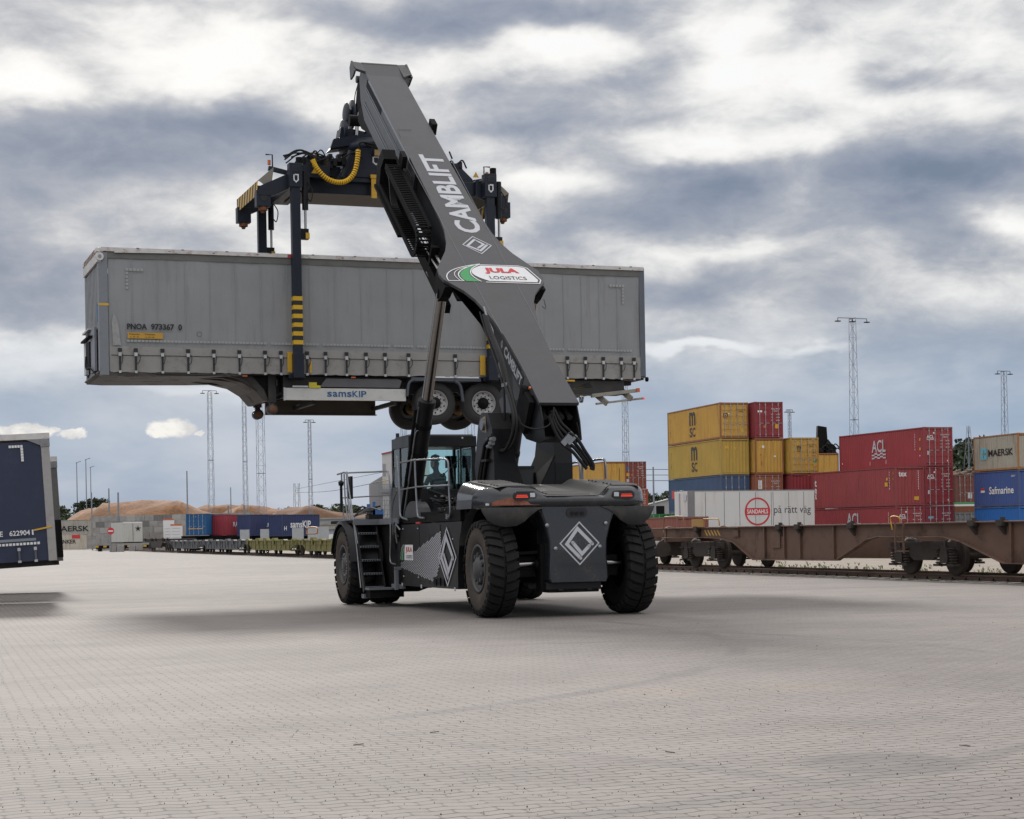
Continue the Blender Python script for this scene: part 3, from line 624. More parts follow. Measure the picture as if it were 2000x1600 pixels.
m.build('lettering', [red, white, mat('dark grey lettering', (.05, .05, .05), .5)], wb)
m = MB(); m.box((-.06, .25, 2.3), (-.02, .75, 2.75)); m.box((-.08, 1.5, .1), (-.03, 1.62, 2.9)); m.build('end_fitting', offw, wb)
m = MB(); m.box((.2, .3, -1.25), (10, 2.2, -.02)); m.build('under_frame', darkm, wb)

# ================================================================== FAR LEFT YARD
r_ = None
def flat_box(x, Y, z, deg, L, H, key, col, label, decals, **k):   # container turned so that its long side faces the camera
    M = cat_frame(x, Y, z, deg) @ Matrix.Rotation(math.radians(90), 4, 'Z') @ Matrix.Translation(V(0, -L, 0))
    return cont(M, L, H, key, col, label, decals, doors=False, group='containers in the far left yard', **k)
# long side 'L' of a container faces -x; after +90 deg rotation it faces the camera
flat_box(76, 285, 0.05, 0, 7.0, 2.5, 'rusty white side', (.52, .48, .41), 'dirty white container lettered NKER beside the trailers at the left', [('L', 3.75, .95, 2.1, .62, 'NKER', 'k'), ('L', 5.2, 1.75, 1.3, .55, None, 'r')], rustamt=.9)
flat_box(60, 310, 2.15, 0, 12.6, 2.9, 'grey ribbed', (.36, .35, .31), 'long grey container lettered MAERSK behind the NKER container at the left', [('L', 4.0, .9, 6.1, .95, 'MAERSK', 'k')], rustamt=.8)
m = MB(frame(V(0, 317, 0), 0)); m.box((-90, -9, 0), (-66, 6, 2.1)); tag(m.build('loading_dock', conc), 'pale concrete dock under the grey lettered container at far left', 'dock')
zc = 1.45
def at_cont(x0, x1, ytop, Y, key, col, label, decals, H=2.6):
    p = at(x0, ytop, Y); W_ = (x1 - x0) / FPX * Y; L = 6.06; a = math.acos(min(1, W_ / L))
    M = frame(V(p.x, Y, p.z - H), math.degrees(a)) @ Matrix.Rotation(math.radians(90), 4, 'Z') @ Matrix.Translation(V(0, -L, 0))
    return cont(M, L, H, key, col, label, decals, doors=False, group='containers in the far left yard')
at_cont(400, 437, 1004, 226, 'sea blue', (.02, .09, .19), 'dull blue container with a small white emblem, second from the left above the grey wagons', [('L', 2.4, 1.4, .9, .8, None, 'w')])
cont(frame(at(363, 1004, 216) - V(0, 0, 2.6), -4), M20, 2.6, 'azure', (.01, .10, .26), 'bright blue container with a yellow strip on its doors, leftmost above the grey wagons', [('E', .3, .75, 1.7, .1, None, 'y'), ('E', 1.1, 2.2, .12, .12, None, 'y')], group='containers in the far left yard')
at_cont(438, 490, 1005, 218, 'raspberry', (.34, .04, .06), 'raspberry red container with white lettering above the grey wagons', [('L', 1.6, 1.1, 1.8, .6, 'RAUE', 'w'), ('L', 4.0, .5, .5, 2.0, 'X', 'w'), ('L', 4.6, 1.3, .4, 1.2, 'x', 'w')])
at_cont(489, 552, 1005, 216, 'dark navy', (.03, .045, .13), 'dark navy container with a small white word, between the raspberry and lettered navy ones', [('L', 2.6, 1.1, 1.3, .45, 'JIT', 'w'), ('L', 3.5, 1.0, .6, .12, None, 'o')])
at_cont(551, 616, 1005, 213, 'navy', (.018, .035, .11), 'navy container with big white SAMSKIP lettering above the olive wagons', [('L', 1.3, 1.0, 3.3, .85, 'samsKIP', 'w'), ('L', .3, .7, .4, .5, 'H', 'w')])
for k in range(2):
    m = MB(frame(gnd(362 + k * 128, 218), 4)); m.box((-.5, 0, .9), (8.6, 2.4, 1.75)); m.box((.6, .2, 0), (1.6, 2.2, .9)); m.box((5.6, .2, 0), (6.6, 2.2, .9))
    tag(m.build('flat_car', darkm), ('dark flat rail car carrying the blue containers', 'dark flat rail car carrying the navy containers')[k], 'rail car')
# ================================================================== RAIL WAGONS
def wheelset(m, y, r=.46):
    for x in (-.02, 1.52):
        m.lathe([(-.07, r - .06), (-.07, r), (.03, r), (.035, r + .028), (.062, r + .028), (.066, r - .05), (.04, .2), (.05, .09)] if x > 0 else [(.07, r - .06), (.07, r), (-.03, r), (-.035, r + .028), (-.062, r + .028), (-.066, r - .05), (-.05, .2), (-.09, .12), (-.09, .02)], (x, y, .165 + r), 0, 36, 0)
    m.tube([(0, y, .165 + r), (1.5, y, .165 + r)], .08, 10)
def bogie(root, y, wb=2.0):
    m = MB()
    for yy in (y - wb / 2, y + wb / 2): m = MB(); wheelset(m, yy); m.build('wheelset', bogiem, root)
    b = MB()
    for s, x in ((-1, -.30), (1, 1.80)):
        pts = [(y - wb / 2 - .5, .78), (y - wb / 2 + .1, .82), (y - .45, .52), (y + .45, .52), (y + wb / 2 - .1, .82), (y + wb / 2 + .5, .78), (y + wb / 2 + .5, .98), (y - wb / 2 - .5, .98)]
        b.prism(pts, 0, x - .05, x + .05)
        for yy in (y - wb / 2, y + wb / 2):
            b.prism([(yy - .16, .45), (yy + .16, .45), (yy + .19, .62), (yy + .12, .86), (yy - .12, .86), (yy - .19, .62)], 0, x - .12, x + .08)
            b.tube([(x - .04, yy, .82), (x - .04, yy, 1.02)], .045, 8)
            for q in (-.32, .32):
                for k in range(5): b.lathe([(0, .075), (.028, .115), (.056, .075)], (x - .03, yy + q, .44 + k * .072), 2, 12)
                b.box((x - .14, yy + q - .13, .38), (x + .08, yy + q + .13, .435)); b.box((x - .14, yy + q - .13, .80), (x + .08, yy + q + .13, .83))
    b.box((-.2, y - .28, .62), (1.7, y + .28, 1.0))
    b.build('bogie_frame', bogiem, root)
def container_wagon(root_y, spans, bogies, label, col=brownw, ends=()):
    """frame in the rail frame; spans: list of (y, depth_bottom) describing the lower edge of the side sill, top 1.44"""
    root = empty('container_wagon', RF @ Matrix.Translation(V(0, root_y, 0)), label, 'rail wagon', 'container wagons on the nearest track')
    m = MB()
    top = 1.44
    lo = [(a, b) for a, b in spans]
    for x0, x1 in ((-.62, -.60), (2.10, 2.12)):
        poly = [(lo[0][0], top - .004)] + lo + [(lo[-1][0], top - .004)]
        m.prism(poly, 0, x0, x1)
    for x0, x1 in ((-.74, -.58), (2.08, 2.24)):
        m.box((x0, lo[0][0], top), (x1, lo[-1][0], top + .035))
        for (a, b), (c, d) in zip(lo[:-1], lo[1:]): m.bar(((x0 + x1) / 2, a, b - .012), ((x0 + x1) / 2, c, d - .012), x1 - x0, .025)
    m.build('side_sill', col, root, bevel=.004, seg=1)
    m = MB(); y0, y1 = lo[0][0], lo[-1][0]
    m.box((.35, y0, 1.15), (1.15, y1, 1.40))
    y = y0 + .6
    while y < y1:
        m.box((-.6, y - .07, 1.18), (2.1, y + .07, 1.38)); y += 2.6
    m.build('cross_member', col, root)
    for (yy, w_) in bogies: bogie(root, yy, w_)
    y = y0 + .9
    i = 0
    while y < y1:          # container pins and tie-down lugs on the sill
        m = MB()
        m.box((-.80, y - .12, 1.36), (-.62, y + .12, 1.50)); m.prism([(-.80, 1.36), (-.62, 1.36), (-.62, 1.15)], 1, y - .06, y + .06)
        m.box((-.72, y - .05, 1.50), (-.64, y + .05, 1.56)); y += (3.1, 1.2, 5.9)[i % 3]; i += 1
        m.build('spigot', bogiem, root)
    return root
w1 = container_wagon(0, [(-24.5, 1.12), (-22, 1.12), (-19.9, .56), (-11.5, .50), (-10.35, .50), (-8.57, 1.0), (-7.78, 1.12), (-4.6, 1.14), (-4.0, 1.06), (-2.3, .50), (2.9, .47), (4.3, 1.0), (5.2, 1.12), (6.5, 1.15), (9.9, 1.15)],
                     [(7.55, 2.18), (-6.2, 2.18), (-21.0, 2.1)], 'long brown articulated container wagon standing empty on the track at the right')
m = MB()
for y in (2.2, .9, -.1, -2.1, -11.2, -10.6, -17): 
    m.box((-.69, y - .035, .52), (-.623, y + .035, 1.43))
m.box((-.66, 1.2, .82), (-.623, 1.75, 1.3)); m.box((-.68, 4.0, 1.16), (-.623, 4.4, 1.36))
m.build('stiffener', brownw, w1)
m = MB()
for q in (.74, .98): m.box((-.86, -6.15, q), (-.70, -5.75, q + .03))
for yq in (-6.15, -5.75): m.box((-.88, yq - .02, .72), (-.84, yq + .02, 1.48))
m.tube(bez([(-.86, -6.0, 1.48), (-.9, -6.0, 1.62), (-.9, -5.6, 1.62), (-.86, -5.6, 1.3)]), .016, 6, 1)
m.build('step', [brownw, yellow], w1)
m = MB(); m.tube([(-.25, 9.9, 1.28), (-.25, 10.35, 1.28)], .12, 14); m.tube([(1.75, 9.9, 1.28), (1.75, 10.35, 1.28)], .12, 14); m.lathe([(0, .24), (.03, .25), (.06, .2)], (-.25, 10.35, 1.28), 1, 20); m.lathe([(0, .24), (.03, .25), (.06, .2)], (1.75, 10.35, 1.28), 1, 20)
m.box((-.65, 9.75, 1.0), (2.15, 9.92, 1.44)); m.bar((.75, 9.9, 1.2), (.75, 10.9, 1.15), .12)
m.build('buffer', brownw, w1)
m = MB(); m.tube(bez([(-.8, 9.6, 1.45), (-.8, 9.5, 1.78), (-.8, 9.3, 1.84), (-.8, 8.1, 1.84), (-.8, 7.9, 1.76), (-.8, 7.85, 1.48)]), .022, 8); m.build('grab_rail', mat('rail paint brown', (.22, .12, .05), .6), w1)
m = MB(); m.box((-.78, 6.4, 1.48), (-.72, 7.3, 1.74)); m.tube(bez([(-.75, 6.4, 1.73), (-.75, 5.5, 1.73), (-.75, 5.25, 1.68), (-.75, 5.2, 1.5)]), .02, 8); m.build('wagon_number_plate', mat('ochre plate', (.36, .2, .05), .6), w1)
m = MB()
for k in range(5): m.poly([(-.625, 5.6 + k * .24, 1.38), (-.625, 5.7 + k * .24, 1.38), (-.625, 5.5 + k * .24, 1.2), (-.625, 5.4 + k * .24, 1.2)])
m.build('warning_stripe', yellow, w1)
w2 = container_wagon(21.5, [(-10.4, 1.15), (-5.2, 1.12), (-3.6, .5), (3.6, .5), (5.2, 1.12), (10.4, 1.15)], [(-7.6, 2.1), (7.6, 2.1)], 'brown container wagon coupled behind the right rear tyre of the machine')
m = MB(); m.box((.2, -9.4, .5), (1.3, -6, 1.0)); m.tube([(-.1, -10.2, .75), (-.1, -8.4, .75)], .28, 16); m.build('brake_tank', bogiem, w2)
# pocket wagons further along the same track
def pocket_wagon(y0, L, m1, label, nped):
    root = empty('pocket_wagon', RF @ Matrix.Translation(V(0, y0, 0)), label, 'rail wagon', 'pocket wagons on the far part of the track')
    m = MB(); rp = random.Random(int(y0))
    for x in (-.64, 2.06):
        m.prism([(0, 1.12), (0, .95), (1.0, .85), (2.2, .52), (L - 2.2, .52), (L - 1.0, .85), (L, .95), (L, 1.12)], 0, x, x + .08)
        m.box((x - .07, 0, 1.12), (x + .13, L, 1.19)); m.box((x - .06, 2.2, .48), (x + .12, L - 2.2, .54)); m.box((x - .03, 0, .86), (x + .1, L, .90))
    m.box((-.5, 1.9, .45), (2.0, L - 1.9, .55)); m.box((-.6, 0, .95), (2.1, 2.2, 1.22)); m.box((-.6, L - 2.2, .95), (2.1, L, 1.22))
    for k in range(nped * 2): y = .6 + k * (L - 1.2) / (nped * 2 - 1) + rp.uniform(-.2, .2); m.box((-.70, y - .05, .56), (-.64, y + .05, 1.12))
    m.build('frame', m1, root)
    for k in range(nped):
        m = MB(); y = 1.2 + k * (L - 2.4) / (nped - 1) + rp.uniform(-.5, .5); h = rp.uniform(.04, .17); w_ = rp.uniform(.3, .9)
        m.prism([(y - w_, 1.19), (y + w_, 1.19), (y + w_ * .8, 1.19 + h), (y - w_ * .6, 1.19 + h)], 0, -.74, -.45); m.box((-.76, y - w_ * .5, .9), (-.70, y + w_ * .3, 1.19))
        m.build('pedestal', m1, root)
    for yy in (.9, 2.6, L * .5 - .9, L * .5 + .9, L - 2.6, L - .9): m = MB(); wheelset(m, yy, .40); m.build('wheelset', bogiem, root)
    return root
pocket_wagon(54, 19, olive, 'olive green pocket wagon nearest to the front wheel of the machine', 6)
pocket_wagon(74, 20, olive, 'second olive green pocket wagon, further up the track', 6)
pocket_wagon(96, 22, greyw, 'grey pocket wagon in the middle of the distant train', 7)
pocket_wagon(119, 22, greyw, 'grey pocket wagon nearly at the end of the distant train', 7)
container_wagon(153, [(-11, 1.1), (-6, 1.1), (-4.5, .5), (4.5, .5), (6, 1.1), (11, 1.1)], [(-8, 2.0), (8, 2.0)], 'rusty dark flat wagon at the far end of the train', bogiem)
for k, (yy, lb) in enumerate([(71, 'orange hoop of piping lying on the olive wagon'), ]):
    m = MB(RF); m.tube(bez([(.2, yy, 1.7), (.2, yy + .3, 2.0), (.2, yy + 3.2, 2.0), (.2, yy + 3.6, 1.7), (.2, yy + 3.2, 1.6), (.2, yy + .4, 1.6), (.2, yy, 1.7)]), .05, 8); tag(m.build('hoop', mat('orange pipe', (.35, .16, .05), .6)), lb, 'pipe')
for k, (x, Y, w_) in enumerate([(517, 192, .9), (582, 180, 1.1), (612, 170, 1.0), (478, 196, 1.0), (388 + 242, 165, 1.1)]):
    m = MB(frame(gnd(x, Y), 10)); m.box((-w_ / 2 - .2, -.5, 0), (w_ / 2 + .2, .5, .35), 0); m.box((-w_ / 2, -.4, .35), (w_ / 2, .4, 2.3), 0)
    tag(m.build('switch_cabinet', mat('cabinet grey', (.36, .38, .40), .6)), 'small pale grey cabinet behind the distant wagons, number %s from the left' % ('two', 'four', 'five', 'one', 'six')[k] if False else ('grey cabinet below the dark navy container', 'grey cabinet left of the SAMSKIP lettering', 'grey cabinet at the right end of the SAMSKIP container', 'grey cabinet under the raspberry container', 'grey cabinet just left of the front tyre')[k], 'cabinet', 'grey cabinets behind the distant wagons')

# ================================================================== MASTS, POLES
def lattice_mast(x, Y, ztop, wb, wt, label, lamps=2, joints=(), arm=2.2, name='light_mast'):
    root = empty(name, frame(gnd(x, Y), 25), label, 'mast', 'lattice light masts')
    root.location.z = 0
    m = MB(); n = max(8, int(ztop / (wb * 1.1)))
    def c(z, k):
        w_ = (wb + (wt - wb) * z / ztop) / 2; return V((-w_, w_, w_, -w_)[k], (-w_, -w_, w_, w_)[k], z)
    th = max(.02, Y * .00014)
    for k in range(4): m.bar(c(0, k), c(ztop, k), th * 1.25)
    for i in range(n):
        z0, z1 = ztop * i / n, ztop * (i + 1) / n
        for k in range(4):
            j = (k + 1) % 4
            m.bar(c(z0, k), c(z1, j), th * .6) if (i + k) % 2 else m.bar(c(z0, j), c(z1, k), th * .6)
            if i % 3 == 0: m.bar(c(z1, k), c(z1, j), th * .5)
    for z in joints:
        for k in range(4): m.bar(c(z, k) * 1.0, c(z, (k + 1) % 4), th * 2.0)
    m.build('lattice', mastm, root)
    if lamps:
        m = MB(); m.bar((-arm / 2, 0, ztop + .15), (arm / 2, 0, ztop + .15), .09); m.bar((0, -.7, ztop + .1), (0, .7, ztop + .1), .12)
        m.build('cross_arm', mastm, root)
        for k in range(lamps):
            xx = -arm / 2 + arm * k / max(1, lamps - 1); l = MB()
            l.box((xx - .32, -.25, ztop - .36), (xx + .32, .25, ztop - .25)); l.bar((xx, 0, ztop + .1), (xx, 0, ztop - .3), .06)
            l.build('floodlight', darkm, root)
    return root
def topz(x, y, Y): return at(x, y, Y).z
lattice_mast(414, 300, topz(410, 765, 300), 1.0, .62, 'tall lattice light mast standing clear left of the lifted trailer legs', 2, (5.5, 14.5), 2.4)
lattice_mast(481, 320, topz(478, 640, 320), .78, .45, 'slim lattice mast between the left light mast and the trailer legs', 0, (5, 15))
lattice_mast(512, 240, topz(506, 620, 240), 1.0, .80, 'widest lattice mast rising behind the landing legs of the lifted trailer', 2, (10,))
lattice_mast(608, 330, topz(603, 822, 330), .7, .45, 'slim lattice light mast below the SAMSKIP board', 2, (5, 12), 1.6)
lattice_mast(1672, 235, topz(1665, 624, 235), 1.05, .62, 'tallest lattice light mast, rising behind the maroon stack at the right', 3, (8, 15.5), 4.6)
lattice_mast(1966, 270, topz(1957, 727, 270), .95, .55, 'shorter lattice light mast near the right edge above the rusty grey container', 2, (11,), 2.4)
lattice_mast(1546, 330, topz(1543, 802, 330), .55, .4, 'small light mast between the maroon top container and the distant crane', 2, (), 1.4)
lattice_mast(1225, 240, topz(1222, 700, 240), .75, .5, 'lattice mast behind the tail of the lifted trailer, above the yellow containers', 2, (12,))
lattice_mast(792, 260, topz(789, 700, 260), .75, .6, 'lattice mast seen just left of the cab roof', 0, (9,))
lattice_mast(921, 230, topz(916, 700, 230), .95, .9, 'lattice mast seen just right of the cab roof', 0, (11,))
lattice_mast(1895, 620, topz(1893, 832, 620), 5.0, .7, 'power line pylon on the wooded hill at the right', 0, (), name='pylon')
lattice_mast(581, 470, topz(577, 944, 470), 1.6, 1.2, 'small dark lattice pylon carrying wires left of the machine', 0, (), name='pylon')
def street_lamp(x, Y, ytop, label, arm=.0):
    z = topz(x, ytop, Y); root = empty('street_lamp', frame(gnd(x, Y), 0), label, 'lamp post', 'thin lamp posts at the far left')
    m = MB(); m.tube([(0, 0, 0), (0, 0, z)], [.16, .09], 8); m.build('pole', mastm, root)
    m = MB(); m.bar((-.2, 0, z - .05), (1.0, 0, z + .35), .22, .12); m.build('lamp_head', mastm, root)
street_lamp(152, 420, 904, 'leftmost thin street lamp above the log pile'); street_lamp(170, 400, 898, 'tallest of the three thin street lamps at the far left'); street_lamp(179, 460, 913, 'rightmost and lowest of the three thin street lamps')
def pole(x, Y, ytop, r, label, base=True, arms=()):
    z = topz(x, ytop, Y); root = empty('catenary_post', frame(gnd(x, Y), 0), label, 'post', 'posts in the far left yard')
    m = MB(); m.tube([(0, 0, 0), (0, 0, z)], [r, r * .7], 8)
    for (zz, l) in arms: m.bar((0, 0, zz), (l, 0, zz + .1), .07)
    m.build('post', mastm, root)
    if base: m = MB(); m.box((-.7, -.7, 0), (.7, .7, 1.1)); m.build('base', conc, root)
pole(214, 255, 954, .13, 'grey post beside the red and white sign at the left', True, ((6, -.4),)); pole(232, 250, 962, .17, 'thicker grey post left of the white trailer', True, ((5, -.8),))
pole(180, 262, 962, .12, 'thin signal post in front of the grey lettered container', False, ((6.8, .4), (7.2, -.3)))
pole(367, 330, 920, .16, 'post above the leftmost blue container', False); pole(452, 330, 952, .12, 'thin post above the raspberry container', False)
pole(447, 228, 988, .16, 'short white tipped post behind the raspberry container', False)
pole(478, 226, 988, .16, 'short white post in front of the slim mast', False)
m = MB(); z = 9; a_, b_ = at(580, 962, 470), at(760, 938, 250); c_ = at(580, 1000, 470)
m.tube(bez([a_, (a_ + b_) / 2 - V(0, 0, .6), b_]), .05, 5); m.tube(bez([at(580, 955, 470), at(760, 920, 250)]), .04, 5)
tag(m.build('overhead_wire', darkm), 'overhead wires running from the small pylon towards the white factory', 'wire')
m = MB(); 
for yy in (917, 928, 939): m.tube([at(1255, yy, 300), at(1330, yy, 300)], .045, 5)
tag(m.build('overhead_wire', darkm), 'three parallel overhead wires left of the tall yellow stack', 'wire')
pole(1278, 230, 912, .14, 'thin post between the rust red and the yellow stacks', False)
# ================================================================== FAR LANDSCAPE
def heap(name, pts, Y, depth, m_, label=None, cat=None, kind='structure'):
    """ridge line given by photo pixels at distance Y; slopes fall to the front and back"""
    rr = random.Random(len(pts) + int(Y)); g = MB(); xs = []
    P = [at(x, y, Y) for x, y in pts]; dense = []
    for a, b in zip(P[:-1], P[1:]):
        n = max(2, int((b - a).length / 1.6))
        for k in range(n): dense.append(a.lerp(b, k / n))
    dense.append(P[-1]); rows = 14; vs = []; n = len(dense)
    for j in range(rows):
        s = j / (rows - 1) * 2 - 1
        for i, p in enumerate(dense):
            h = max(0, p.z) * (1 - abs(s) ** 1.5) ; h = h + (rr.uniform(-.3, .3) + .45 * math.sin(i * .21 + j * .9) + .3 * math.sin(i * .47 - j * 1.7) - .35) * (1 if 0 < j < rows - 1 else 0) * min(1, max(0, p.z) / 3)
            vs.append((p.x + s * 1.5 + rr.uniform(-.3, .3), Y + s * depth, max(-.03, h)))
    fs = [(j * n + i, j * n + i + 1, (j + 1) * n + i + 1, (j + 1) * n + i) for j in range(rows - 1) for i in range(n - 1)]
    g.add(vs, fs, True)
    o = g.build(name, m_)
    return tag(o, label, cat, None, kind)
heap('wood_chip_hill', [(118, 1052), (140, 1004), (168, 994), (190, 990), (205, 983), (240, 982), (262, 981), (300, 978), (335, 975), (352, 972), (365, 976), (395, 990), (425, 1000), (450, 1012)], 390, 24, woodchip)
heap('wood_chip_hill', [(395, 1015), (430, 1003), (455, 990), (470, 984), (490, 988), (515, 1003), (540, 1012)], 400, 14, woodchip)
heap('wood_chip_hill', [(330, 1010), (400, 984), (440, 987), (520, 988), (560, 992), (590, 986), (620, 996), (680, 1000), (720, 998), (790, 1010)], 460, 20, woodchip)
heap('wood_chip_hill', [(520, 1012), (545, 995), (575, 990), (600, 985), (618, 990), (650, 1002), (690, 1008)], 405, 14, mat('dark bark', (.15, .08, .045), .95, var=.3, vscale=.4, bump=.8, bscale=2))
# block wall in front of the chip heap
w_ = MB(); rr = random.Random(5); a, b = at(187, 1040, 252), at(470, 1040, 240)
L_ = (b.xy - a.xy).length; dirv = (V(b.x, b.y, 0) - V(a.x, a.y, 0)).normalized(); Mw = Matrix.Translation(V(a.x, a.y, 0)) @ Matrix.Rotation(math.atan2(dirv.y, dirv.x), 4, 'Z'); w_.M = Mw
for r in range(6):
    x = -(r % 2) * .8
    while x < L_:
        if not (r == 5 and rr.random() < .1): w_.box((x + .015, rr.uniform(-.03, .03), r * .8 + .01), (x + 1.585, 1.5, r * .8 + .79), rr.choice([0, 0, 0, 1, 2]))
        x += 1.6
tag(w_.build('block_wall', [conc, mat('concrete dark block', (.17, .165, .16), .9, var=.2), mat('concrete pale block', (.36, .35, .33), .9, var=.15)]), 'long wall of stacked grey concrete blocks holding back the wood chips', 'wall')
# concrete blocks on the paving edge
for k, (x, Y, n, lb) in enumerate([(213, 215, 2, 'pair of rough concrete blocks at the foot of the two grey posts'), (228, 216, 1, 'pale concrete block right of the pair at the grey posts'), (251, 222, 2, 'low concrete block under the white trailer'), (298, 226, 2, 'concrete block left of the rusty end of the train')]):
    m = MB(frame(gnd(x, Y), 8))
    for q in range(n): m.box((q * .85, 0, 0), (q * .85 + .8, .8, .75 + .1 * (k % 2)))
    tag(m.build('concrete_block', conc, bevel=.03), lb, 'block', 'concrete blocks at the edge of the paving')
# road works clutter at the left
m = MB(frame(gnd(186, 228), 5)); m.box((0, 0, .35), (8.2, 1.2, .75), 0); m.box((.2, -.02, .75), (8, .3, 1.0), 1)
for k in range(8): m.box((k, -.03, .5), (k + .4, 0, .72), 2)
m.box((.3, 0, 0), (.7, 1, .35), 0); m.box((7, 0, 0), (7.4, 1, .35), 0)
tag(m.build('low_trailer', [darkm, conc, yellow]), 'low flat trailer with yellow and red marks between the posts and the lettered container', 'trailer')
sg = empty('sign_post', frame(gnd(216.5, 214), 0), 'red and white round sign on a post in front of the left grey post', 'sign')
m = MB(); m.tube([(0, 0, 0), (0, 0, 2.5)], .05, 8); m.build('post', steel, sg)
m = MB(); m.tube([(0, -.06, 2.5), (0, -.03, 2.5)], .42, 20, 0); m.box((-.3, -.075, 2.42), (.3, -.062, 2.58), 1); m.build('sign_face', [red, white], sg)
for x, Y, ww, lb in [(319, 244, 1.5, 'white board with an orange top edge left of the blue containers'), (333, 240, 1.6, 'lower white board with an orange top edge, nearest to the bright blue container')]:
    m = MB(frame(gnd(x, Y), 0)); m.box((0, 0, 1.2), (ww, .12, 4.2 if x == 319 else 3.4), 0); m.box((0, -.02, 4.0 if x == 319 else 3.2), (ww, -.005, 4.2 if x == 319 else 3.4), 1)
    for k in range(4): m.box((.2, -.02, 1.6 + k * .4), (ww - .3, -.008, 1.68 + k * .4), 2)
    m.box((.1, 0, 0), (.2, .1, 1.2), 2); m.box((ww - .2, 0, 0), (ww - .1, .1, 1.2), 2)
    tag(m.build('notice_board', [white, orange, offw]), lb, 'sign board')
# white semi-trailer seen from the rear
wt_ = empty('box_trailer', frame(gnd(241, 238), 24), 'white box trailer with a dark star emblem parked left of the block wall', 'trailer')
m = MB(); m.box((0, 0, 1.15), (2.55, 8, 3.75)); m.build('body', mat('dull white box', (.5, .5, .46), .6, var=.05, dirt=(.34, .31, .25), dirt_amt=.5, dscale=.8, streak=True), wt_)
m = MB()
for q in (1.27,): m.box((q - .02, -.02, 1.2), (q + .02, -.004, 3.7))
m.box((0, -.03, 3.6), (2.55, 0, 3.8), 1); m.build('door_joint', [darkm, white], wt_)
m = MB()
for k in range(5):
    a = PI / 2 + k * 2 * PI / 5; m.poly([(1.95 + .45 * math.cos(a), -.03, 2.9 + .45 * math.sin(a)), (1.95 + .16 * math.cos(a + .63), -.03, 2.9 + .16 * math.sin(a + .63)), (1.95, -.03, 2.9), (1.95 + .16 * math.cos(a - .63), -.03, 2.9 + .16 * math.sin(a - .63))])
m.build('emblem', blackd, wt_)
m = MB(); m.box((0, .2, .85), (2.55, 8, 1.13))
m.build('chassis', chassis, wt_)
for x in (.1, 2.1):
    for y in (1.2, 2.5): m = MB(); m.lathe([(0, .3), (0, .5), (.35, .5), (.35, .3)], (x, y, .5), 0, 20); m.build('wheel', trk_rub, wt_)
# ---- factory behind the machine
bw = mat('pale cladding', (.50, .50, .50), .6, var=.04, vscale=.1); bg_ = mat('grey cladding', (.27, .27, .28), .6, var=.05); redtrim = mat('red roof trim', (.30, .04, .06), .6)
fb = empty('factory', frame(at(748, 1000, 330) * 1.0, 0), 'white factory tower with a red roof edge and a lower grey wing behind the machine', 'building')
fb.location.z = 0
pm = 330 / FPX
def fx(x): return (x - 748) * pm
def fz(y): return EYE + (1046 - y) * pm
m = MB(); m.prism([(fx(748), 0), (fx(1150) * .12 + fx(790), 0), (fx(830), fz(870)), (fx(748), fz(887))], 1, 0, 18); m.build('tower', bw, fb)
m = MB(); m.prism([(fx(720), 0), (fx(747.6), 0), (fx(747.6), fz(928)), (fx(720), fz(944))], 1, 2, 20); m.build('wing', bg_, fb)
m = MB(); m.bar((fx(747), -.1, fz(886.5)), (fx(831), -.1, fz(869)), .3, .22); m.build('roof_trim', redtrim, fb)
for (x0, x1, y0, y1) in [(749, 755, 906, 930), (767, 774, 903, 922), (749, 755, 935, 945), (767, 774, 935, 948)]:
    m = MB(); m.box((fx(x0), -.08, fz(y1)), (fx(x1), .02, fz(y0))); m.build('window', bg_ if y0 < 930 else mat('lit pane', (.5, .42, .28), .4), fb)
m = MB()
for x0 in range(738, 776, 5): m.bar((fx(x0), -2.5, 0), (fx(x0), -2.5, fz(975)), .14)
for k in range(6): m.bar((fx(738 + k * 6), -2.5, fz(1040)), (fx(744 + k * 6), -2.5, fz(980)), .1); m.bar((fx(738), -2.5, fz(978 + k * 9)), (fx(774), -2.5, fz(978 + k * 9)), .12)
m.build('pipe_rack', steel, fb)
m = MB(); m.box((fx(740), -1, fz(962)), (fx(778), 0, fz(956))); 
for k in range(12): m.bar((fx(741 + k * 3), -1, fz(956)), (fx(741 + k * 3), -1, fz(946)), .08)
m.bar((fx(740), -1, fz(946)), (fx(778), -1, fz(946)), .1); m.build('balcony', steel, fb)
m = MB(); m.tube([(fx(771), 4, fz(890)), (fx(771), 4, fz(876))], .35, 8); m.build('vent', steel, fb)
sl2 = empty('chute', frame(gnd(708, 170), 0), 'blue steel chute and hopper in front of the factory', 'machine')
m = MB(); m.box((.45, 0, 0), (.75, .8, 4.4)); m.box((1.0, 0, 0), (1.25, .8, 4.6)); m.prism([(.4, 3.2), (2.0, 3.2), (2.0, 3.9), (1.2, 4.0), (.4, 3.6)], 1, 0, 1); m.prism([(1.1, 3.2), (1.5, 3.2), (2.3, 2.2), (2.1, 2.0)], 1, .1, .9); m.build('hopper', mat('machine blue', (.02, .09, .28), .5), sl2)
m = MB(); m.box((1.8, -.3, 1.6), (3.8, 0, 2.2)); m.build('red_band', red, sl2)
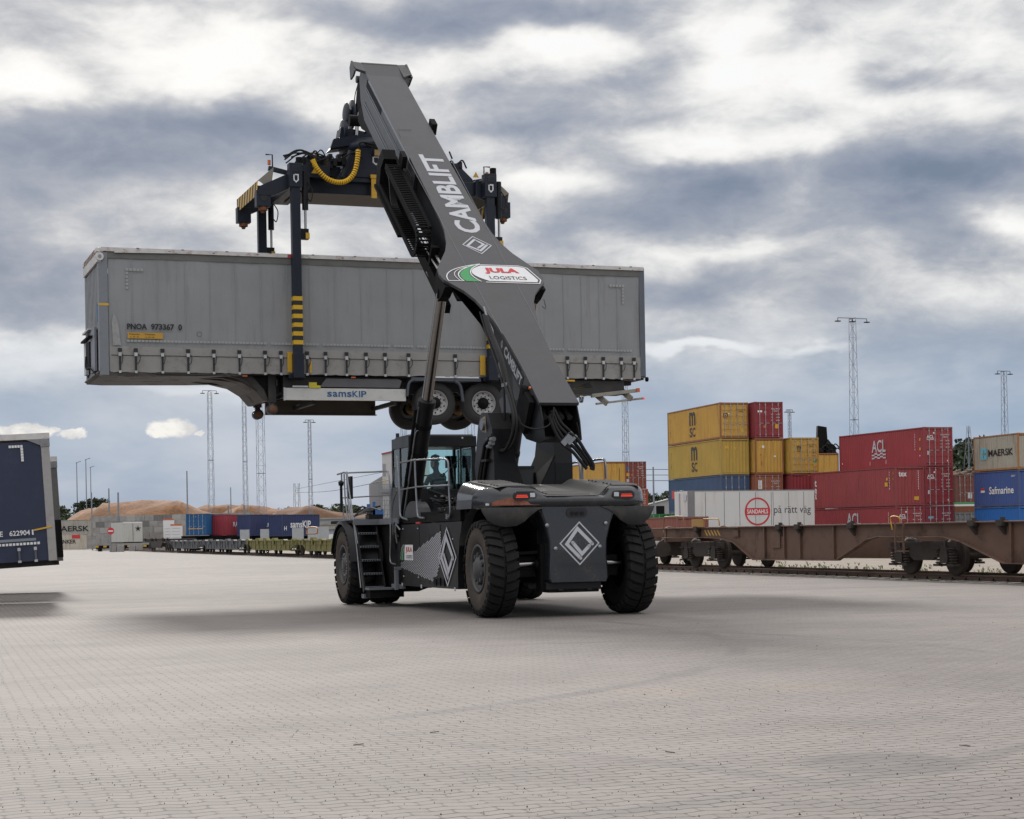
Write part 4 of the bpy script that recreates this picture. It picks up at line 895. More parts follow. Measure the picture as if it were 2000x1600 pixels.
for (x, Y, W_, H_, col, lb) in [(546, 262, 24, 3.9, (.30, .33, .35), 'long low pale grey shed behind the navy SAMSKIP container'), (626, 250, 11, 3.0, (.40, .39, .34), 'cream flat roofed hut left of the front tyre'), (618, 205, 12, 2.2, (.30, .34, .38), 'low blue grey cabin just left of the front tyre')]:
    r_ = empty('shed', frame(gnd(x, Y), 0), lb, 'shed')
    m = MB(); m.box((0, 0, 0), (W_, 6, H_)); m.build('wall', mat('shed ' + lb[:12], col, .7, var=.1), r_)
    m = MB(); m.box((-.2, -.2, H_ + .004), (W_ + .2, 6.2, H_ + .25)); m.build('roof', conc, r_)
    for k in range(4): m = MB(); m.box((W_ * (.1 + .22 * k), -.04, H_ * .3), (W_ * (.1 + .22 * k) + 1.0, .01, H_ * .75)); m.build('window', bg_ if k % 2 else white, r_)
# sheds at the right of the machine
s_ = empty('gabled_shed', frame(gnd(1292, 330), 0), 'grey shed with a white pitched roof and dark door, left of the white box', 'shed')
W_ = 5.4; hw = at(1300, 1006, 330).z; ht = at(1300, 976, 330).z; he = at(1300, 985, 330).z
m = MB(); m.prism([(-2.0, 0), (W_, 0), (W_, he), (W_ * .25, ht), (-2.0, he)], 1, 0, 9); m.build('wall', mat('shed grey rib', (.33, .33, .34), .7, var=.06), s_)
m = MB(); m.bar((W_ * .25 - .1, 4.5, ht + .12), (W_ + .5, 4.5, he + .02), 9.6, .15, up=(0, 0, 1)); m.bar((W_ * .25 + .1, 4.5, ht + .12), (-2.5, 4.5, he + .02), 9.6, .15); m.build('roof', white, s_)
m = MB(); m.box((-.9, -.06, 1.2), (.6, .02, he - .3)); m.build('door', darkm, s_)
r_ = empty('house', frame(gnd(1268, 520), 0), 'small pale house with a white roof under the trees left of the gabled shed', 'house')
m = MB(); m.box((0, 0, 0), (9, 8, 5)); m.build('wall', bw, r_)
m = MB(); m.prism([(-.4, 5.01), (9.4, 5.01), (7, 7), (2, 7)], 1, -.4, 8.4); m.build('roof', white, r_)
m = MB(); m.box((2, -.05, 2), (3.4, .02, 3.6)); m.box((5.4, -.05, 2), (6.8, .02, 3.6)); m.build('window', darkm, r_)
# second, far away lifting machine
cr2 = empty('reach_stacker', cat_frame(1600, 190, 0, 0), 'distant black lifting machine whose boom tip shows above the yellow stack', 'reach stacker')
px2 = 190 / FPX
m = MB()
def q2(x, y): return ((x - 1600) * px2, EYE + (1031 - y) * px2)
m.prism([q2(1597, 892), q2(1617, 892), q2(1620, 872), q2(1618, 834), q2(1601, 831), q2(1600, 850)], 1, 0, 1.0); m.build('boom', darkm, cr2)
m = MB(); m.prism([q2(1594, 897), q2(1637, 893), q2(1637, 884), q2(1594, 887)], 1, -.3, .9); m.build('spreader', darkm, cr2)
m = MB(); rr = random.Random(4)
m.prism([q2(1617, 890), q2(1636, 890), q2(1634, 874), q2(1626, 866), q2(1620, 858), q2(1616, 866)], 1, -.2, .8)
for k in range(6): a = q2(1604 + rr.uniform(0, 28), rr.uniform(872, 886)); m.tube(bez([(a[0], -.4, a[1]), (a[0] + .4, -.5, a[1] + .4), (a[0] + .9, -.4, a[1] - .1)], 4), .07, 5); m.box((a[0] - .2, -.4, a[1] - .25), (a[0] + .2, .2, a[1] + .15))
m.build('hose', dark, cr2)
m = MB(); m.box(( -1, 0, .9), (2, 5, 3.2)); m.lathe([(0, .4), (0, .8), (.6, .8), (.6, .4)], (-1.6, 1, .8), 0, 20); m.lathe([(0, .4), (0, .8), (.6, .8), (.6, .4)], (2, 1, .8), 0, 20)
m.bar((.5, 2, 3), (.4, .5, 7.5), .9); m.build('body', darkm, cr2)
# ---- vegetation
leafm = mat('leaves', (.052, .075, .028), .85, var=.35, vscale=.35, dirt=(.085, .105, .035), dirt_amt=.7, dscale=.9)
leafd = mat('dark conifer leaves', (.035, .052, .026), .88, var=.35, vscale=.4, dirt=(.06, .075, .03), dirt_amt=.6, dscale=.8)
barkm = mat('bark', (.08, .06, .045), .95, var=.3)
def clumps(m, c, rx, ry, rz, n, size, rr, shape=1.0):
    for i in range(n):
        while True:
            p = V(rr.uniform(-1, 1), rr.uniform(-1, 1), rr.uniform(-1, 1))
            if .35 < p.length < 1: break
        taper = 1 - shape * .35 * (p.z + 1) / 2
        q = Vector(c) + V(p.x * rx * taper, p.y * ry * taper, p.z * rz); s = size * rr.uniform(.6, 1.3)
        for k in range(3):
            a, b = V(rr.gauss(0, 1), rr.gauss(0, 1), rr.gauss(0, 1)).normalized() * s, V(rr.gauss(0, 1), rr.gauss(0, 1), rr.gauss(0, 1)).normalized() * s * .8
            o = q + V(rr.gauss(0, 1), rr.gauss(0, 1), rr.gauss(0, 1)) * s * .6
            m.add([o - a, o + b, o + a, o - b], [(0, 1, 2, 3)])
TREES = []
for k in range(4):
    rr = random.Random(50 + k); r_ = bpy.data.objects.new('tree', None); COL.objects.link(r_)
    t_ = MB(); t_.tube([(0, 0, 0), (.1, 0, 2.5), (0, .1, 5)], [.28, .22, .08], 7)
    for q in range(5): a = q * 1.3; t_.tube([(0, 0, 2 + q * .5), (math.cos(a) * 1.2, math.sin(a) * 1.2, 3.4 + q * .6)], [.1, .04], 5)
    t_.build('trunk', barkm, r_)
    c_ = MB()
    for q in range(9): clumps(c_, (rr.uniform(-1.5, 1.5), rr.uniform(-1.3, 1.3), rr.uniform(3, 7.4)), rr.uniform(1.0, 1.9), 1.3, rr.uniform(.8, 1.6), 42, .26, rr)
    clumps(c_, (0, 0, 5.2), 2.4, 2.2, 3.2, 90, .26, rr)
    c_.build('crown', leafm if k % 2 else leafd, r_); TREES.append(r_)
used = [False] * 4; NT = [0]
def tree(x, Y, ytop, label, group='trees on the horizon', wide=1.0):
    k = NT[0] % 4; NT[0] += 1; h = max(2.5, at(x, ytop, Y).z); r_ = TREES[k]
    if used[k]: r_ = copy_tree(r_)
    used[k] = True
    s = h / 8.6; r_.location = gnd(x, Y); r_.scale = (s * wide, s * wide, s); r_.rotation_euler.z = NT[0] * 1.7
    tag(r_, label, 'tree', group)
names = {'L': 'bushy green tree %s', }
tl = [(110, 420, 988, 'bright green tree at the edge of the grey trailer', 1.5), (122, 425, 986, 'dense green tree just right of the grey trailer edge', 1.5), (134, 500, 992, 'low dark tree beside the left end of the wood chips', 1.3),
 (568, 520, 990, 'small tree right of the little dark pylon', 1.6), (598, 560, 992, 'small tree behind the slim light mast', 1.6),
 (624, 480, 983, 'rounded tree at the left of the horizon group by the handrail', 1.5), (640, 500, 990, 'low tree in the horizon group left of the handrail', 1.6), (653, 470, 981, 'tallest tree of the horizon group at the handrail', 1.4), (668, 500, 992, 'tree of the horizon group seen through the handrail posts', 1.6), (688, 480, 983, 'tree right of the ladder mirror', 1.5), (703, 500, 986, 'tree just left of the blue chute', 1.5), (716, 520, 988, 'last tree before the grey factory wing', 1.5),
 (1268, 600, 962, 'pale tree directly right of the orange red container', 1.4), (1280, 640, 966, 'thin tree behind the post, left of the gabled shed', 1.4), (1292, 560, 962, 'dark tree above the peak of the gabled shed', 1.5), (1303, 570, 956, 'tall dark tree left of the tall yellow stack', 1.5), (1313, 560, 954, 'dark tree touching the edge of the tall yellow stack', 1.5), (1324, 560, 953, 'dark tree half hidden by the tall yellow stack', 1.5), (1255, 600, 965, 'tree half hidden by the orange red container', 1.4),
 (462, 620, 988, 'far tree behind the raspberry container', 1.7), (548, 600, 990, 'far tree left of the small dark pylon', 1.7)]
for x, Y, yt, lb, wd in tl: tree(x, Y, yt, lb, wide=wd)
# row of bushes on top of the log heap at the left
m = MB(); rr = random.Random(9)
for k in range(16): p = at(150 + k * 3.6, 993 - min(k, 8) * 1.3, 402); clumps(m, p, 1.7, 1.4, 1.1, 26, .3, rr)
tag(m.build('shrubs', leafd), 'dark shrubs along the crest at the left end of the wood chips', 'shrubs', kind='stuff')
# wooded hill at the right
hp = [(1700, 1010), (1780, 960), (1830, 910), (1862, 884), (1878, 872), (1895, 868), (1915, 873), (1960, 890), (2060, 905), (2200, 940), (2400, 1000)]
heap('hill', [(x, y + 7) for x, y in hp], 900, 200, mat('hill soil', (.06, .07, .035), .95, var=.3, vscale=.02))
m = MB(); rr = random.Random(21)
def hz_(x):
    for (x0, y0), (x1, y1) in zip(hp[:-1], hp[1:]):
        if x0 <= x <= x1: return y0 + (y1 - y0) * (x - x0) / (x1 - x0)
    return 1020
for i in range(1500):
    x = rr.uniform(1855, 1912) if i % 5 else rr.uniform(1720, 2100); s = -rr.random() ** .8 * .92
    zt = at(x, hz_(x) + 7, 900).z * (1 - abs(s) ** 1.5); p = gnd(x, 900 + s * 200); p.x = at(x, 1000, 900).x + s * 1.5
    clumps(m, (p.x, 900 + s * 200, zt + 1.0), 3.2, 3.2, 3.6, 7, 1.2, rr)
tag(m.build('forest', leafd), 'dense dark forest covering the hill at the right', 'forest', kind='stuff')
# log pile
m = MB(cat_frame(1862, 170, 0, 20)); rr = random.Random(12); logm = mat('log bark', (.16, .12, .09), .95, var=.35, vscale=2); logc = mat('log end', (.34, .27, .19), .9, var=.2)
for i in range(420):
    y = rr.uniform(0, 3.2); x = rr.uniform(-1, 6); zt = 5.4 + 1.2 * math.sin(max(0, min(1, (x + 1) / 4)) * PI / 2) + .3 * math.sin(x * 2); z = zt - rr.uniform(0, 2.2); a = rr.uniform(-.5, .5); r = rr.uniform(.08, .16)
    d = V(math.cos(a), rr.uniform(-.3, .3), math.sin(a * .8)) * rr.uniform(.5, 1.3); p = V(x, y, z); m.tube([p - d, p + d], r, 7, 0); 
tag(m.build('log_pile', [logm, logc]), 'tangled pile of grey brown logs between two container stacks at the right', 'logs', kind='stuff')
# ================================================================== TRAILERS
def truck_wheel(root, c, side=-1, r=.52, w=.33, tyre='tyre'):
    """wheel with axle along local y; outer face towards -y when side=-1"""
    m = MB(); f = side
    prof = [(f * -.02, .30), (f * .0, .31), (f * .0, r - .12), (f * -.03, r - .03), (f * -.06, r), (f * -(w - .04), r), (f * -w, r - .06), (f * -w, .3)]
    m.lathe(prof, c, 1, 44, cap=False)
    for k in (.1, .17, .24): m.lathe([(f * -k, r + .001), (f * -(k + .012), r + .001)], c, 1, 44, cap=False)
    t = m.build(tyre, trk_rub, root)
    m = MB()
    m.lathe([(f * -.03, .305), (f * .012, .30), (f * .0, .285), (f * -.045, .275), (f * -.05, .20), (f * -.05, .14)], c, 1, 40, 0, cap=False)
    m.lathe([(f * -.05, .145), (f * .02, .125), (f * .05, .10), (f * .055, .0)], c, 1, 24, 1)
    for k in range(10):
        a = k * PI / 5; p = Vector(c) + V(math.cos(a) * .168, f * -.05, math.sin(a) * .168); m.tube([p, p + V(0, f * .03, 0)], .014, 6, 1)
        a += PI / 10; p = Vector(c) + V(math.cos(a) * .235, f * -.047, math.sin(a) * .235); m.tube([p, p + V(0, f * .006, 0)], .021, 10, 2)
    m.build('rim', [mat('rim silver', (.42, .41, .40), .45, metal=.25, var=.12, dirt=(.2, .17, .14), dirt_amt=.4, dscale=7), darkm, blackd], t)
    return t
TL, TW, ZB, ZT = 13.42, 2.55, 5.22, 8.02
tr = empty('semi_trailer', TF, 'grey curtain sided semi-trailer lifted high in the air by the black machine', 'semi-trailer')
m = MB()
m.box((.03, .03, ZB + .25), (TL - .03, TW - .03, ZB + .33)); m.box((.02, .03, ZT - .09), (TL - .02, TW - .03, ZT - .07)); m.box((.06, .02, ZB + .3), (.10, TW - .02, ZT - .1))
m.build('floor_and_roof', chassis, tr)
# curtain: gently billowing sheet between the poles
def curtain_sheet(m, y, z0, z1, x0, x1, rr, sgn=-1):
    nx, nz = 150, 14; vs = []
    for j in range(nz + 1):
        for i in range(nx + 1):
            x = x0 + (x1 - x0) * i / nx; z = z0 + (z1 - z0) * j / nz; u = (x - x0) / 1.32
            bul = .022 * (abs(math.sin(u * PI)) ** .6 - .6) * math.sin(PI * min(1, max(0, (z - z0) / (z1 - z0))))
            bul += .006 * math.sin(x * 2.1 + z * 1.3) + .004 * math.sin(x * 7.3 + z * 2.2)
            vs.append((x, y + sgn * bul, z))
    m.add(vs, [(j * (nx + 1) + i, j * (nx + 1) + i + 1, (j + 1) * (nx + 1) + i + 1, (j + 1) * (nx + 1) + i) for j in range(nz) for i in range(nx)], True)
rr = random.Random(2)
m = MB(); curtain_sheet(m, 0, ZB + .55, ZT - .22, .16, TL - .12, rr); cur = m.build('curtain', curtain, tr)
m = MB(); curtain_sheet(m, TW, ZB + .1, ZT - .22, .16, TL - .12, rr, 1); m.build('curtain', curtain, tr)
m = MB(); nx = 140; vs = []
for j, z in enumerate((ZB - .02, ZB + .04, ZB + .2, ZB + .4, ZB + .56)):
    for i in range(nx + 1):
        x = .16 + (TL - .28) * i / nx; vs.append((x, -.016 + .018 * math.sin(x * 9 + math.sin(x * 2.3)) * (1 - j / 4) + rr.uniform(-.004, .004) - (.01 if j == 3 else 0), z + (rr.uniform(-.012, .012) if j == 0 else 0)))
m.add(vs, [(j * (nx + 1) + i, j * (nx + 1) + i + 1, (j + 1) * (nx + 1) + i + 1, (j + 1) * (nx + 1) + i) for j in range(4) for i in range(nx)], True)
m.build('skirt', skirt, tr)
m = MB(); m.box((.0, -.05, ZT - .09), (TL, .06, ZT)); m.box((0, TW - .06, ZT - .09), (TL, TW + .05, ZT)); m.box((.12, -.02, ZT - .24), (TL - .1, .05, ZT - .092), 1)
m.prism([(.3, ZT - .12), (1.7, ZT - .09), (1.7, ZT - .06), (.3, ZT - .02)], 1, -.06, -.052)
m.box((TL - .05, 0, ZT - .14), (TL + .02, TW, ZT - .0))
m.build('roof_rail', [railal, mat('dark roof valance', (.13, .13, .12), .6, var=.2, vscale=3)], tr)
m = MB(); k = .5
while k < TL: m.box((k, -.060, ZT - .055), (k + .05, -.051, ZT - .04)); m.box((k + .3, -.056, ZT - .012), (k + .36, -.03, ZT + .006)); k += 1.02
m.build('rail_fitting', mat('dark fitting', (.12, .08, .06), .8, var=.3), tr)
# front wall: ribs, corner post, header
fw = MB(); fw.box((-.02, .12, ZB - .05), (.03, TW - .1, ZT - .25))
for k in range(9): y = .28 + k * .25; fw.box((-.05, y, ZB + 1.0), (-.015, y + .13, ZT - .38))
fw.build('front_wall', mat('front wall grey', (.25, .255, .265), .5, var=.06, dirt=(.16, .14, .12), dirt_amt=.5, dscale=2), tr)
for bx0, bx1, i_ in (((-.06, -.03, ZB - .1), (.15, .16, ZT - .10), 0), ((-.06, TW - .14, ZB - .1), (.12, TW + .03, ZT - .10), 0), ((TL - .12, -.02, ZB + .05), (TL + .03, .10, ZT - .02), 1), ((TL - .12, TW - .1, ZB + .05), (TL + .03, TW + .02, ZT - .02), 1)):
    m = MB(); m.box(bx0, bx1, i_); m.build('corner_post', [mat('post blue grey', (.19, .205, .225), .45, var=.08, dirt=(.12, .11, .1), dirt_amt=.5, dscale=3), mat('rear post', (.10, .115, .135), .45, var=.1)], tr, bevel=.012)
m = MB(); m.box((-.09, -.04, ZT - .34), (-.0, TW + .03, ZT - .12)); m.tube([(-.03, -.05, ZT - .22), (-.03, -.09, ZT - .22)], .09, 20); m.tube([(-.03, -.09, ZT - .22), (-.03, -.10, ZT - .22)], .04, 12, 1)
m.box((-.10, -.04, ZT - .11), (.05, TW + .02, ZT - .01), 0)
m.build('header', [railal, steel], tr, bevel=.01)
m = MB()
for k in range(8): m.box((-.105, .3 + k * .26, ZT - .10), (-.095, .44 + k * .26, ZT - .02), 0)
m.build('header_fitting', rust, tr)
m = MB(); m.box((-.10, .55, ZB + .05), (-.05, 1.3, ZB + 1.05), 0); m.box((-.13, 1.3, ZB + .2), (-.05, 2.0, ZB + .8), 1); m.box((-.12, 2.1, ZB + .1), (-.05, 2.45, ZB + .9), 2); m.box((-.20, .9, ZB + .86), (-.1, 2.4, ZB + .90), 1); m.box((-.17, 1.1, ZB + 1.05), (-.05, 2.3, ZB + 1.09), 2)
m.tube(bez([(-.14, 1.9, ZB + .5), (-.18, 1.6, ZB + .2), (-.16, 1.0, ZB + .15), (-.1, .4, ZB - .05)]), .018, 6, 1)
m.box((-.07, -.035, ZB + 1.48), (.16, -.031, ZB + 1.53), 3)
m.box((-.06, .2, ZB + 1.15), (-.055, .34, ZB + 1.55), 4)
m.build('connection_panel', [mat('post blue grey', (.19, .2, .22), .5), darkm, offw, yellow, blued], tr)
# buckle straps on the skirt
strap_m = MB(); sx = [.42, .80, 1.42, 2.02, 2.62, 3.20, 3.85]
sx = [onplane(TF, 1, 0, x, 710).x for x in (234, 265, 317, 367, 417, 467, 517, 548, 599, 635, 676, 714, 751, 797, 845, 888)] + [onplane(TF, 1, 0, x, 715).x for x in (1107, 1142, 1177, 1212, 1237)] + [9.4, 9.85, 10.3, 10.8]
sr_ = random.Random(8)
for i, x in enumerate(sx):
    m = MB(); j = sr_.uniform(-.02, .02)
    m.box((x - .022, -.055, ZB + .0), (x + .022, -.045, ZB + .42), 0); m.box((x - .035, -.075, ZB + .34), (x + .035, -.05, ZB + .42), 1); m.box((x - .045, -.06, ZB + .44), (x + .045, -.04, ZB + .52), 0)
    m.box((x - .028, -.065, ZB - .045), (x + .028, -.04, ZB + .01), 1)
    m.tube(bez([(x + .01, -.06, ZB + .40), (x + .07 + j, -.075, ZB + .36), (x + .06 + j, -.07, ZB + .22), (x + .02, -.06, ZB + .16)], 4), .008, 5, 0)
    m.build('strap', [blackd, alu], tr)
m = MB()
for k, x in enumerate([onplane(TF, 1, 0, q, 600).x for q in (258, 308, 362, 410, 460, 510, 560, 605, 655, 705, 757, 808, 860, 1100, 1135, 1170, 1205)]):
    m.box((x - .005, -.026, ZB + .72), (x + .005, -.0225, ZT - .24))
m.build('curtain_seam', mat('pale seam', (.275, .28, .285), .55, var=.06), tr)
m = MB(); m.tube([(.2, -.035, ZB + .36), (TL - .2, -.035, ZB + .36)], .006, 5); m.build('skirt_line', darkm, tr)
# reflective dotted line and corner marks, lettering
m = MB(); x = .55
while x < TL - .35:
    if sr_.random() > .04: m.box((x, -.040, ZB + .665), (x + .062, -.036, ZB + .715))
    x += .083
for k in range(5): m.box((.55 + k * .083, -.038, ZT - .52), (.612 + k * .083, -.034, ZT - .46)); m.box((.55, -.038, ZT - .60 - k * .083), (.60, -.034, ZT - .545 - k * .083)); m.box((TL - .6 - k * .083, -.038, ZT - .52), (TL - .54 - k * .083, -.034, ZT - .46)); m.box((TL - .6, -.038, ZT - .60 - k * .083), (TL - .55, -.034, ZT - .545 - k * .083))
m.build('reflective_mark', mat('reflective dots', (.33, .335, .33), .4), tr)
m = MB(); m.text('PNOA', (.56, -.038, ZB + .95), (1, 0, 0), (0, 0, 1), .45, .135, 0, .035); m.text('973367', (1.10, -.038, ZB + .95), (1, 0, 0), (0, 0, 1), .53, .14, 0, .035); m.text('0', (1.72, -.038, ZB + .95), (1, 0, 0), (0, 0, 1), .085, .14, 0, .035)
m.box((.57, -.037, ZB + .745), (1.37, -.034, ZB + .88), 1)
for q in (.60, .95): m.text('Telemat', (q, -.039, ZB + .825), (1, 0, 0), (0, 0, 1), .24, .035, 0, .01); m.text('nr  24 - 86', (q + .02, -.039, ZB + .765), (1, 0, 0), (0, 0, 1), .2, .03, 0, .01)
m.strip([V(2.2 + .055 * math.cos(a * .5), -.036, ZB + .87 + .055 * math.sin(a * .5)) for a in range(13)], .008, (0, -1, 0), 0)
m.build('lettering', [blackd, mat('orange yellow label', (.50, .28, .03), .6, var=.1, vscale=9)], tr)
m = MB(); m.add([(.24, -.036, ZB + .58), (.42, -.036, ZB + .58), (.36, -.036, ZB + 1.1), (.27, -.036, ZB + 1.35), (.22, -.036, ZB + 1.1)], [(0, 1, 2, 3, 4)]); m.build('scuff', mat('pale scuff', (.30, .30, .30), .7, var=.2, vscale=14), tr)
m = MB()
for x in (4.25, 9.02): m.box((x, -.07, ZB + .02), (x + .13, -.04, ZB + .50), 0)
m.box((4.78, -.06, ZB + .02), (4.83, -.04, ZB + .3), 0); m.box((11.0, -.05, ZB - .1), (11.5, -.03, ZB - .06), 0)
m.box((4.3, -.056, ZT - .085), (4.44, -.051, ZT - .02), 1); m.build('lift_mark', [yellow, red], tr)
# underside: gooseneck, chassis beams
m = MB()
for y in (.62, 1.72):
    m.prism([(.0, ZB - .02), (TL - .1, ZB - .02), (TL - .1, ZB - .12), (9.5, ZB - .30), (7.0, ZB - .42), (4.5, ZB - .5), (3.9, ZB - .6), (3.5, ZB - .2), (2.2, ZB - .08), (.3, ZB - .08)], 1, y, y + .14)
m.box((.0, .05, ZB - .03), (TL, TW - .05, ZB + .24))
m.box((4.2, .2, ZB - .55), (7.0, .6, ZB - .04)); m.box((11.1, .1, ZB - .40), (12.9, .6, ZB - .05))
m.prism([(10.9, ZB - .05), (TL - .25, ZB - .05), (12.3, ZB - .36), (10.9, ZB - .46)], 1, .5, 2.0)
m.box((4.9, .3, ZB - .7), (5.0, 2.2, ZB - .6)); m.box((6.9, .3, ZB - .7), (7.0, 2.2, ZB - .6))
m.build('chassis', chassis, tr, bevel=.01)
m = MB()
m.prism([(-.08, ZB + .0), (-.11, ZB - .05), (-.02, ZB - .10), (.3, ZB - .115), (2.3, ZB - .09), (3.2, ZB - .06), (3.3, ZB - .035), (2.3, ZB - .032)], 1, .0, TW)
m.prism([(2.0, ZB - .07), (2.8, ZB - .10), (3.25, ZB - .20), (3.55, ZB - .38), (3.76, ZB - .62), (3.88, ZB - .62), (3.76, ZB - .34), (3.5, ZB - .05), (2.3, ZB - .04)], 1, .35, 2.2)
for k, z in enumerate((.02, .05)): m.tube(bez([(1.2, -.02, ZB - z), (2.6, -.025, ZB - z - .02), (3.2, .1, ZB - z - .12), (3.6, .3, ZB - z - .36)]), .012, 6)
m.build('gooseneck', skid, tr, bevel=.012)
# landing legs
for y, zz in ((.35, 4.52), (2.1, 4.52)):
    m = MB(); x = 3.95 if y < 1 else 3.98
    m.box((x - .09, y - .08, zz + .05), (x + .09, y + .08, ZB - .03)); m.box((x - .06, y - .06, zz - .08), (x + .06, y + .06, zz + .05))
    lg = m.build('landing_leg', chassis, tr)
    m = MB(); m.lathe([(-.14, .0), (-.14, .10), (-.11, .125), (.11, .125), (.14, .10), (.14, 0)], (x, y, zz - .12), 1, 26, 0); m.lathe([(-.15, .0), (-.15, .06), (-.14, .07)], (x, y, zz - .12), 1, 18, 1); m.build('foot', [skid, rust], lg)
m = MB(); m.bar((4.0, .35, 4.85), (4.0, 2.1, 4.85), .05); m.bar((4.03, .4, ZB - .5), (5.0, .5, ZB - .12), .05); m.bar((3.95, 2.1, 4.9), (4.9, 1.8, ZB - .1), .05); m.box((4.03, .20, 4.95), (4.06, .34, 5.1)); m.build('leg_brace', chassis, tr)
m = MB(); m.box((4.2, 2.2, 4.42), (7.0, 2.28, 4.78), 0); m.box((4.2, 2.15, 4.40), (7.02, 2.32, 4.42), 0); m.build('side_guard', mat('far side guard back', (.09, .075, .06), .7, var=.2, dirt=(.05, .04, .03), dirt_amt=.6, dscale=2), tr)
# near side guard with company name
m = MB(); m.box((4.20, .02, 4.60), (7.15, .07, 4.885)); m.box((4.17, .0, 4.59), (4.21, .08, 4.895), 1); m.build('side_guard', [mat('white guard board', (.56, .56, .53), .5, var=.05, dirt=(.35, .33, .29), dirt_amt=.5, dscale=2), offw], tr, bevel=.006)
m = MB()
tx = [('s', 5.21, .115), ('a', 5.345, .12), ('m', 5.485, .185), ('s', 5.69, .115)]
for c, x, w_ in tx: m.text(c, (x, .013, 4.685), (1, 0, 0), (0, 0, 1), w_, .12, 0, .018)
for c, x, w_ in [('K', 5.825, .14), ('I', 5.985, .03), ('P', 6.04, .13)]: m.text(c, (x, .013, 4.685), (1, 0, 0), (0, 0, 1), w_, .145, 0, .018)
m.build('lettering', mat('company blue', (.02, .10, .25), .5), tr)
# pallet box, number plates
m = MB(); m.prism([(5.05, ZB - .30), (5.2, ZB - .10), (7.0, ZB - .10), (7.06, ZB - .14), (7.0, ZB - .30)], 1, .05, .9); m.build('pallet_box', mat('dirty alloy box', (.10, .10, .105), .5, var=.1), tr)
m = MB(); m.box((4.38, .0, 4.90), (4.75, .02, 4.94), 0); m.box((4.77, -.0, 4.89), (4.96, .02, 5.02), 1); m.box((4.96, 0, 4.89), (5.05, .02, 4.95), 1)
m.build('warning_plate', [offw, mat('sulphur yellow', (.55, .46, .03), .5)], tr)
for x in (3.2, 5.80): m = MB(); m.box((x, .0, ZB - .085), (x + .11, .03, ZB - .055)); m.build('side_lamp', orange, tr)
m = MB(); m.box((8.6, .02, ZB - .12), (8.7, .05, ZB - .09)); m.build('side_lamp', orange, tr)
# wheels, axles, mudguards
for x in (7.92, 9.15, 10.38):
    truck_wheel(tr, (x, .09, 4.57), -1); truck_wheel(tr, (x, TW - .09, 4.57), 1)
    m = MB(); m.tube([(x, .4, 4.57), (x, 2.15, 4.57)], .075, 12); m.tube([(x, .42, 4.57), (x, .5, 4.57)], .2, 20); m.tube([(x, 2.05, 4.57), (x, 2.13, 4.57)], .17, 20, 1); m.lathe([(0, .12), (.2, .14), (.3, .12)], (x + .35, .75, 4.62), 2, 14); m.lathe([(0, .12), (.2, .14), (.3, .12)], (x + .35, 1.8, 4.62), 2, 14)
    m.bar((x, .75, 4.6), (x + .4, .75, 4.62), .12); m.bar((x - .5, .75, 4.95), (x, .75, 4.62), .09); m.build('axle', [chassis, gold], tr)
m = MB(); gm = mat('mudguard grey blue', (.065, .075, .095), .5, var=.1)
m.box((7.28, -.02, ZB - .13), (9.05, .42, ZB - .05)); 
for (xa, s) in ((7.28, -1), (8.55, 1)):
    pts = [(xa + .06, ZB - .09), (xa - .02 * -s, ZB - .16), (xa - .10 + (.25 if s > 0 else 0), ZB - .55)]
    m.strip([V(p[0], .2, p[1]) for p in pts], .5, (0, 1, 0)) if False else None
m.tube(bez([(7.35, -.01, ZB - .10), (7.22, -.01, ZB - .2), (7.17, -.01, ZB - .5)]), .035, 6); m.tube(bez([(8.38, -.01, ZB - .12), (8.52, -.01, ZB - .25), (8.58, -.01, ZB - .62)]), .04, 6)
m.build('mudguard', gm, tr)
m = MB(); m.box((7.7, -.03, ZB - .055), (9.0, -.01, ZB - .02)); m.build('guard_rail', white, tr)
# rear: chock, lamps and under-run bumper hanging down at an angle
m = MB(); m.prism([(11.45, 4.93), (12.05, 4.98), (11.95, 5.13)], 1, .1, .3); m.build('wheel_chock', mat('chock yellow', (.60, .50, .04), .5), tr)
m = MB(); m.box((11.05, .02, 4.93), (11.4, .2, 5.07), 0); m.box((11.12, .01, 5.0), (11.2, .02, 5.06), 1); m.build('valve_box', [mat('valve blue', (.03, .07, .16), .5), offw], tr)
bx = MB()
p1, p2 = V(12.0, .1, 4.78), V(13.28, .1, 4.93)
bx.bar(p1, p2, .12, .09, mi=0); bx.bar(p1 + V(.12, 0, -.2), p2 + V(.12, 0, -.20), .08, .05, mi=0); bx.bar((12.1, .5, 5.0), (12.38, .0, 4.58), .06, .14, mi=0); bx.bar((12.75, .5, 5.15), (13.05, .0, 4.70), .06, .14, mi=0)
bx.bar((12.7, 0.2, 4.86), (12.7, 1.9, 4.95), .06, .05, mi=1)
ub = bx.build('underrun_bumper', [bumper, chassis], tr, bevel=.006)
m = MB(); m.box((13.20, .02, 4.88), (13.29, .045, 4.98), 0); m.build('rear_lamp', orange, ub); m = MB(); m.box((13.40, .06, 4.70), (13.44, .14, 4.75)); m.build('end_marker', redlamp, ub)
m = MB(); m.box((TL - .1, .02, ZB + .02), (TL + .04, TW - .02, ZB + .06)); m.box((TL - .01, .1, ZB + .1), (TL + .02, TW - .1, ZT - .15)); m.build('rear_door', mat('rear door grey', (.25, .25, .25), .5), tr)
m = MB(); m.tube([(TL + .02, -.03, ZB - .02), (TL + .07, -.03, ZB - .02)], .06, 14); m.build('bump_roller', darkm, tr)

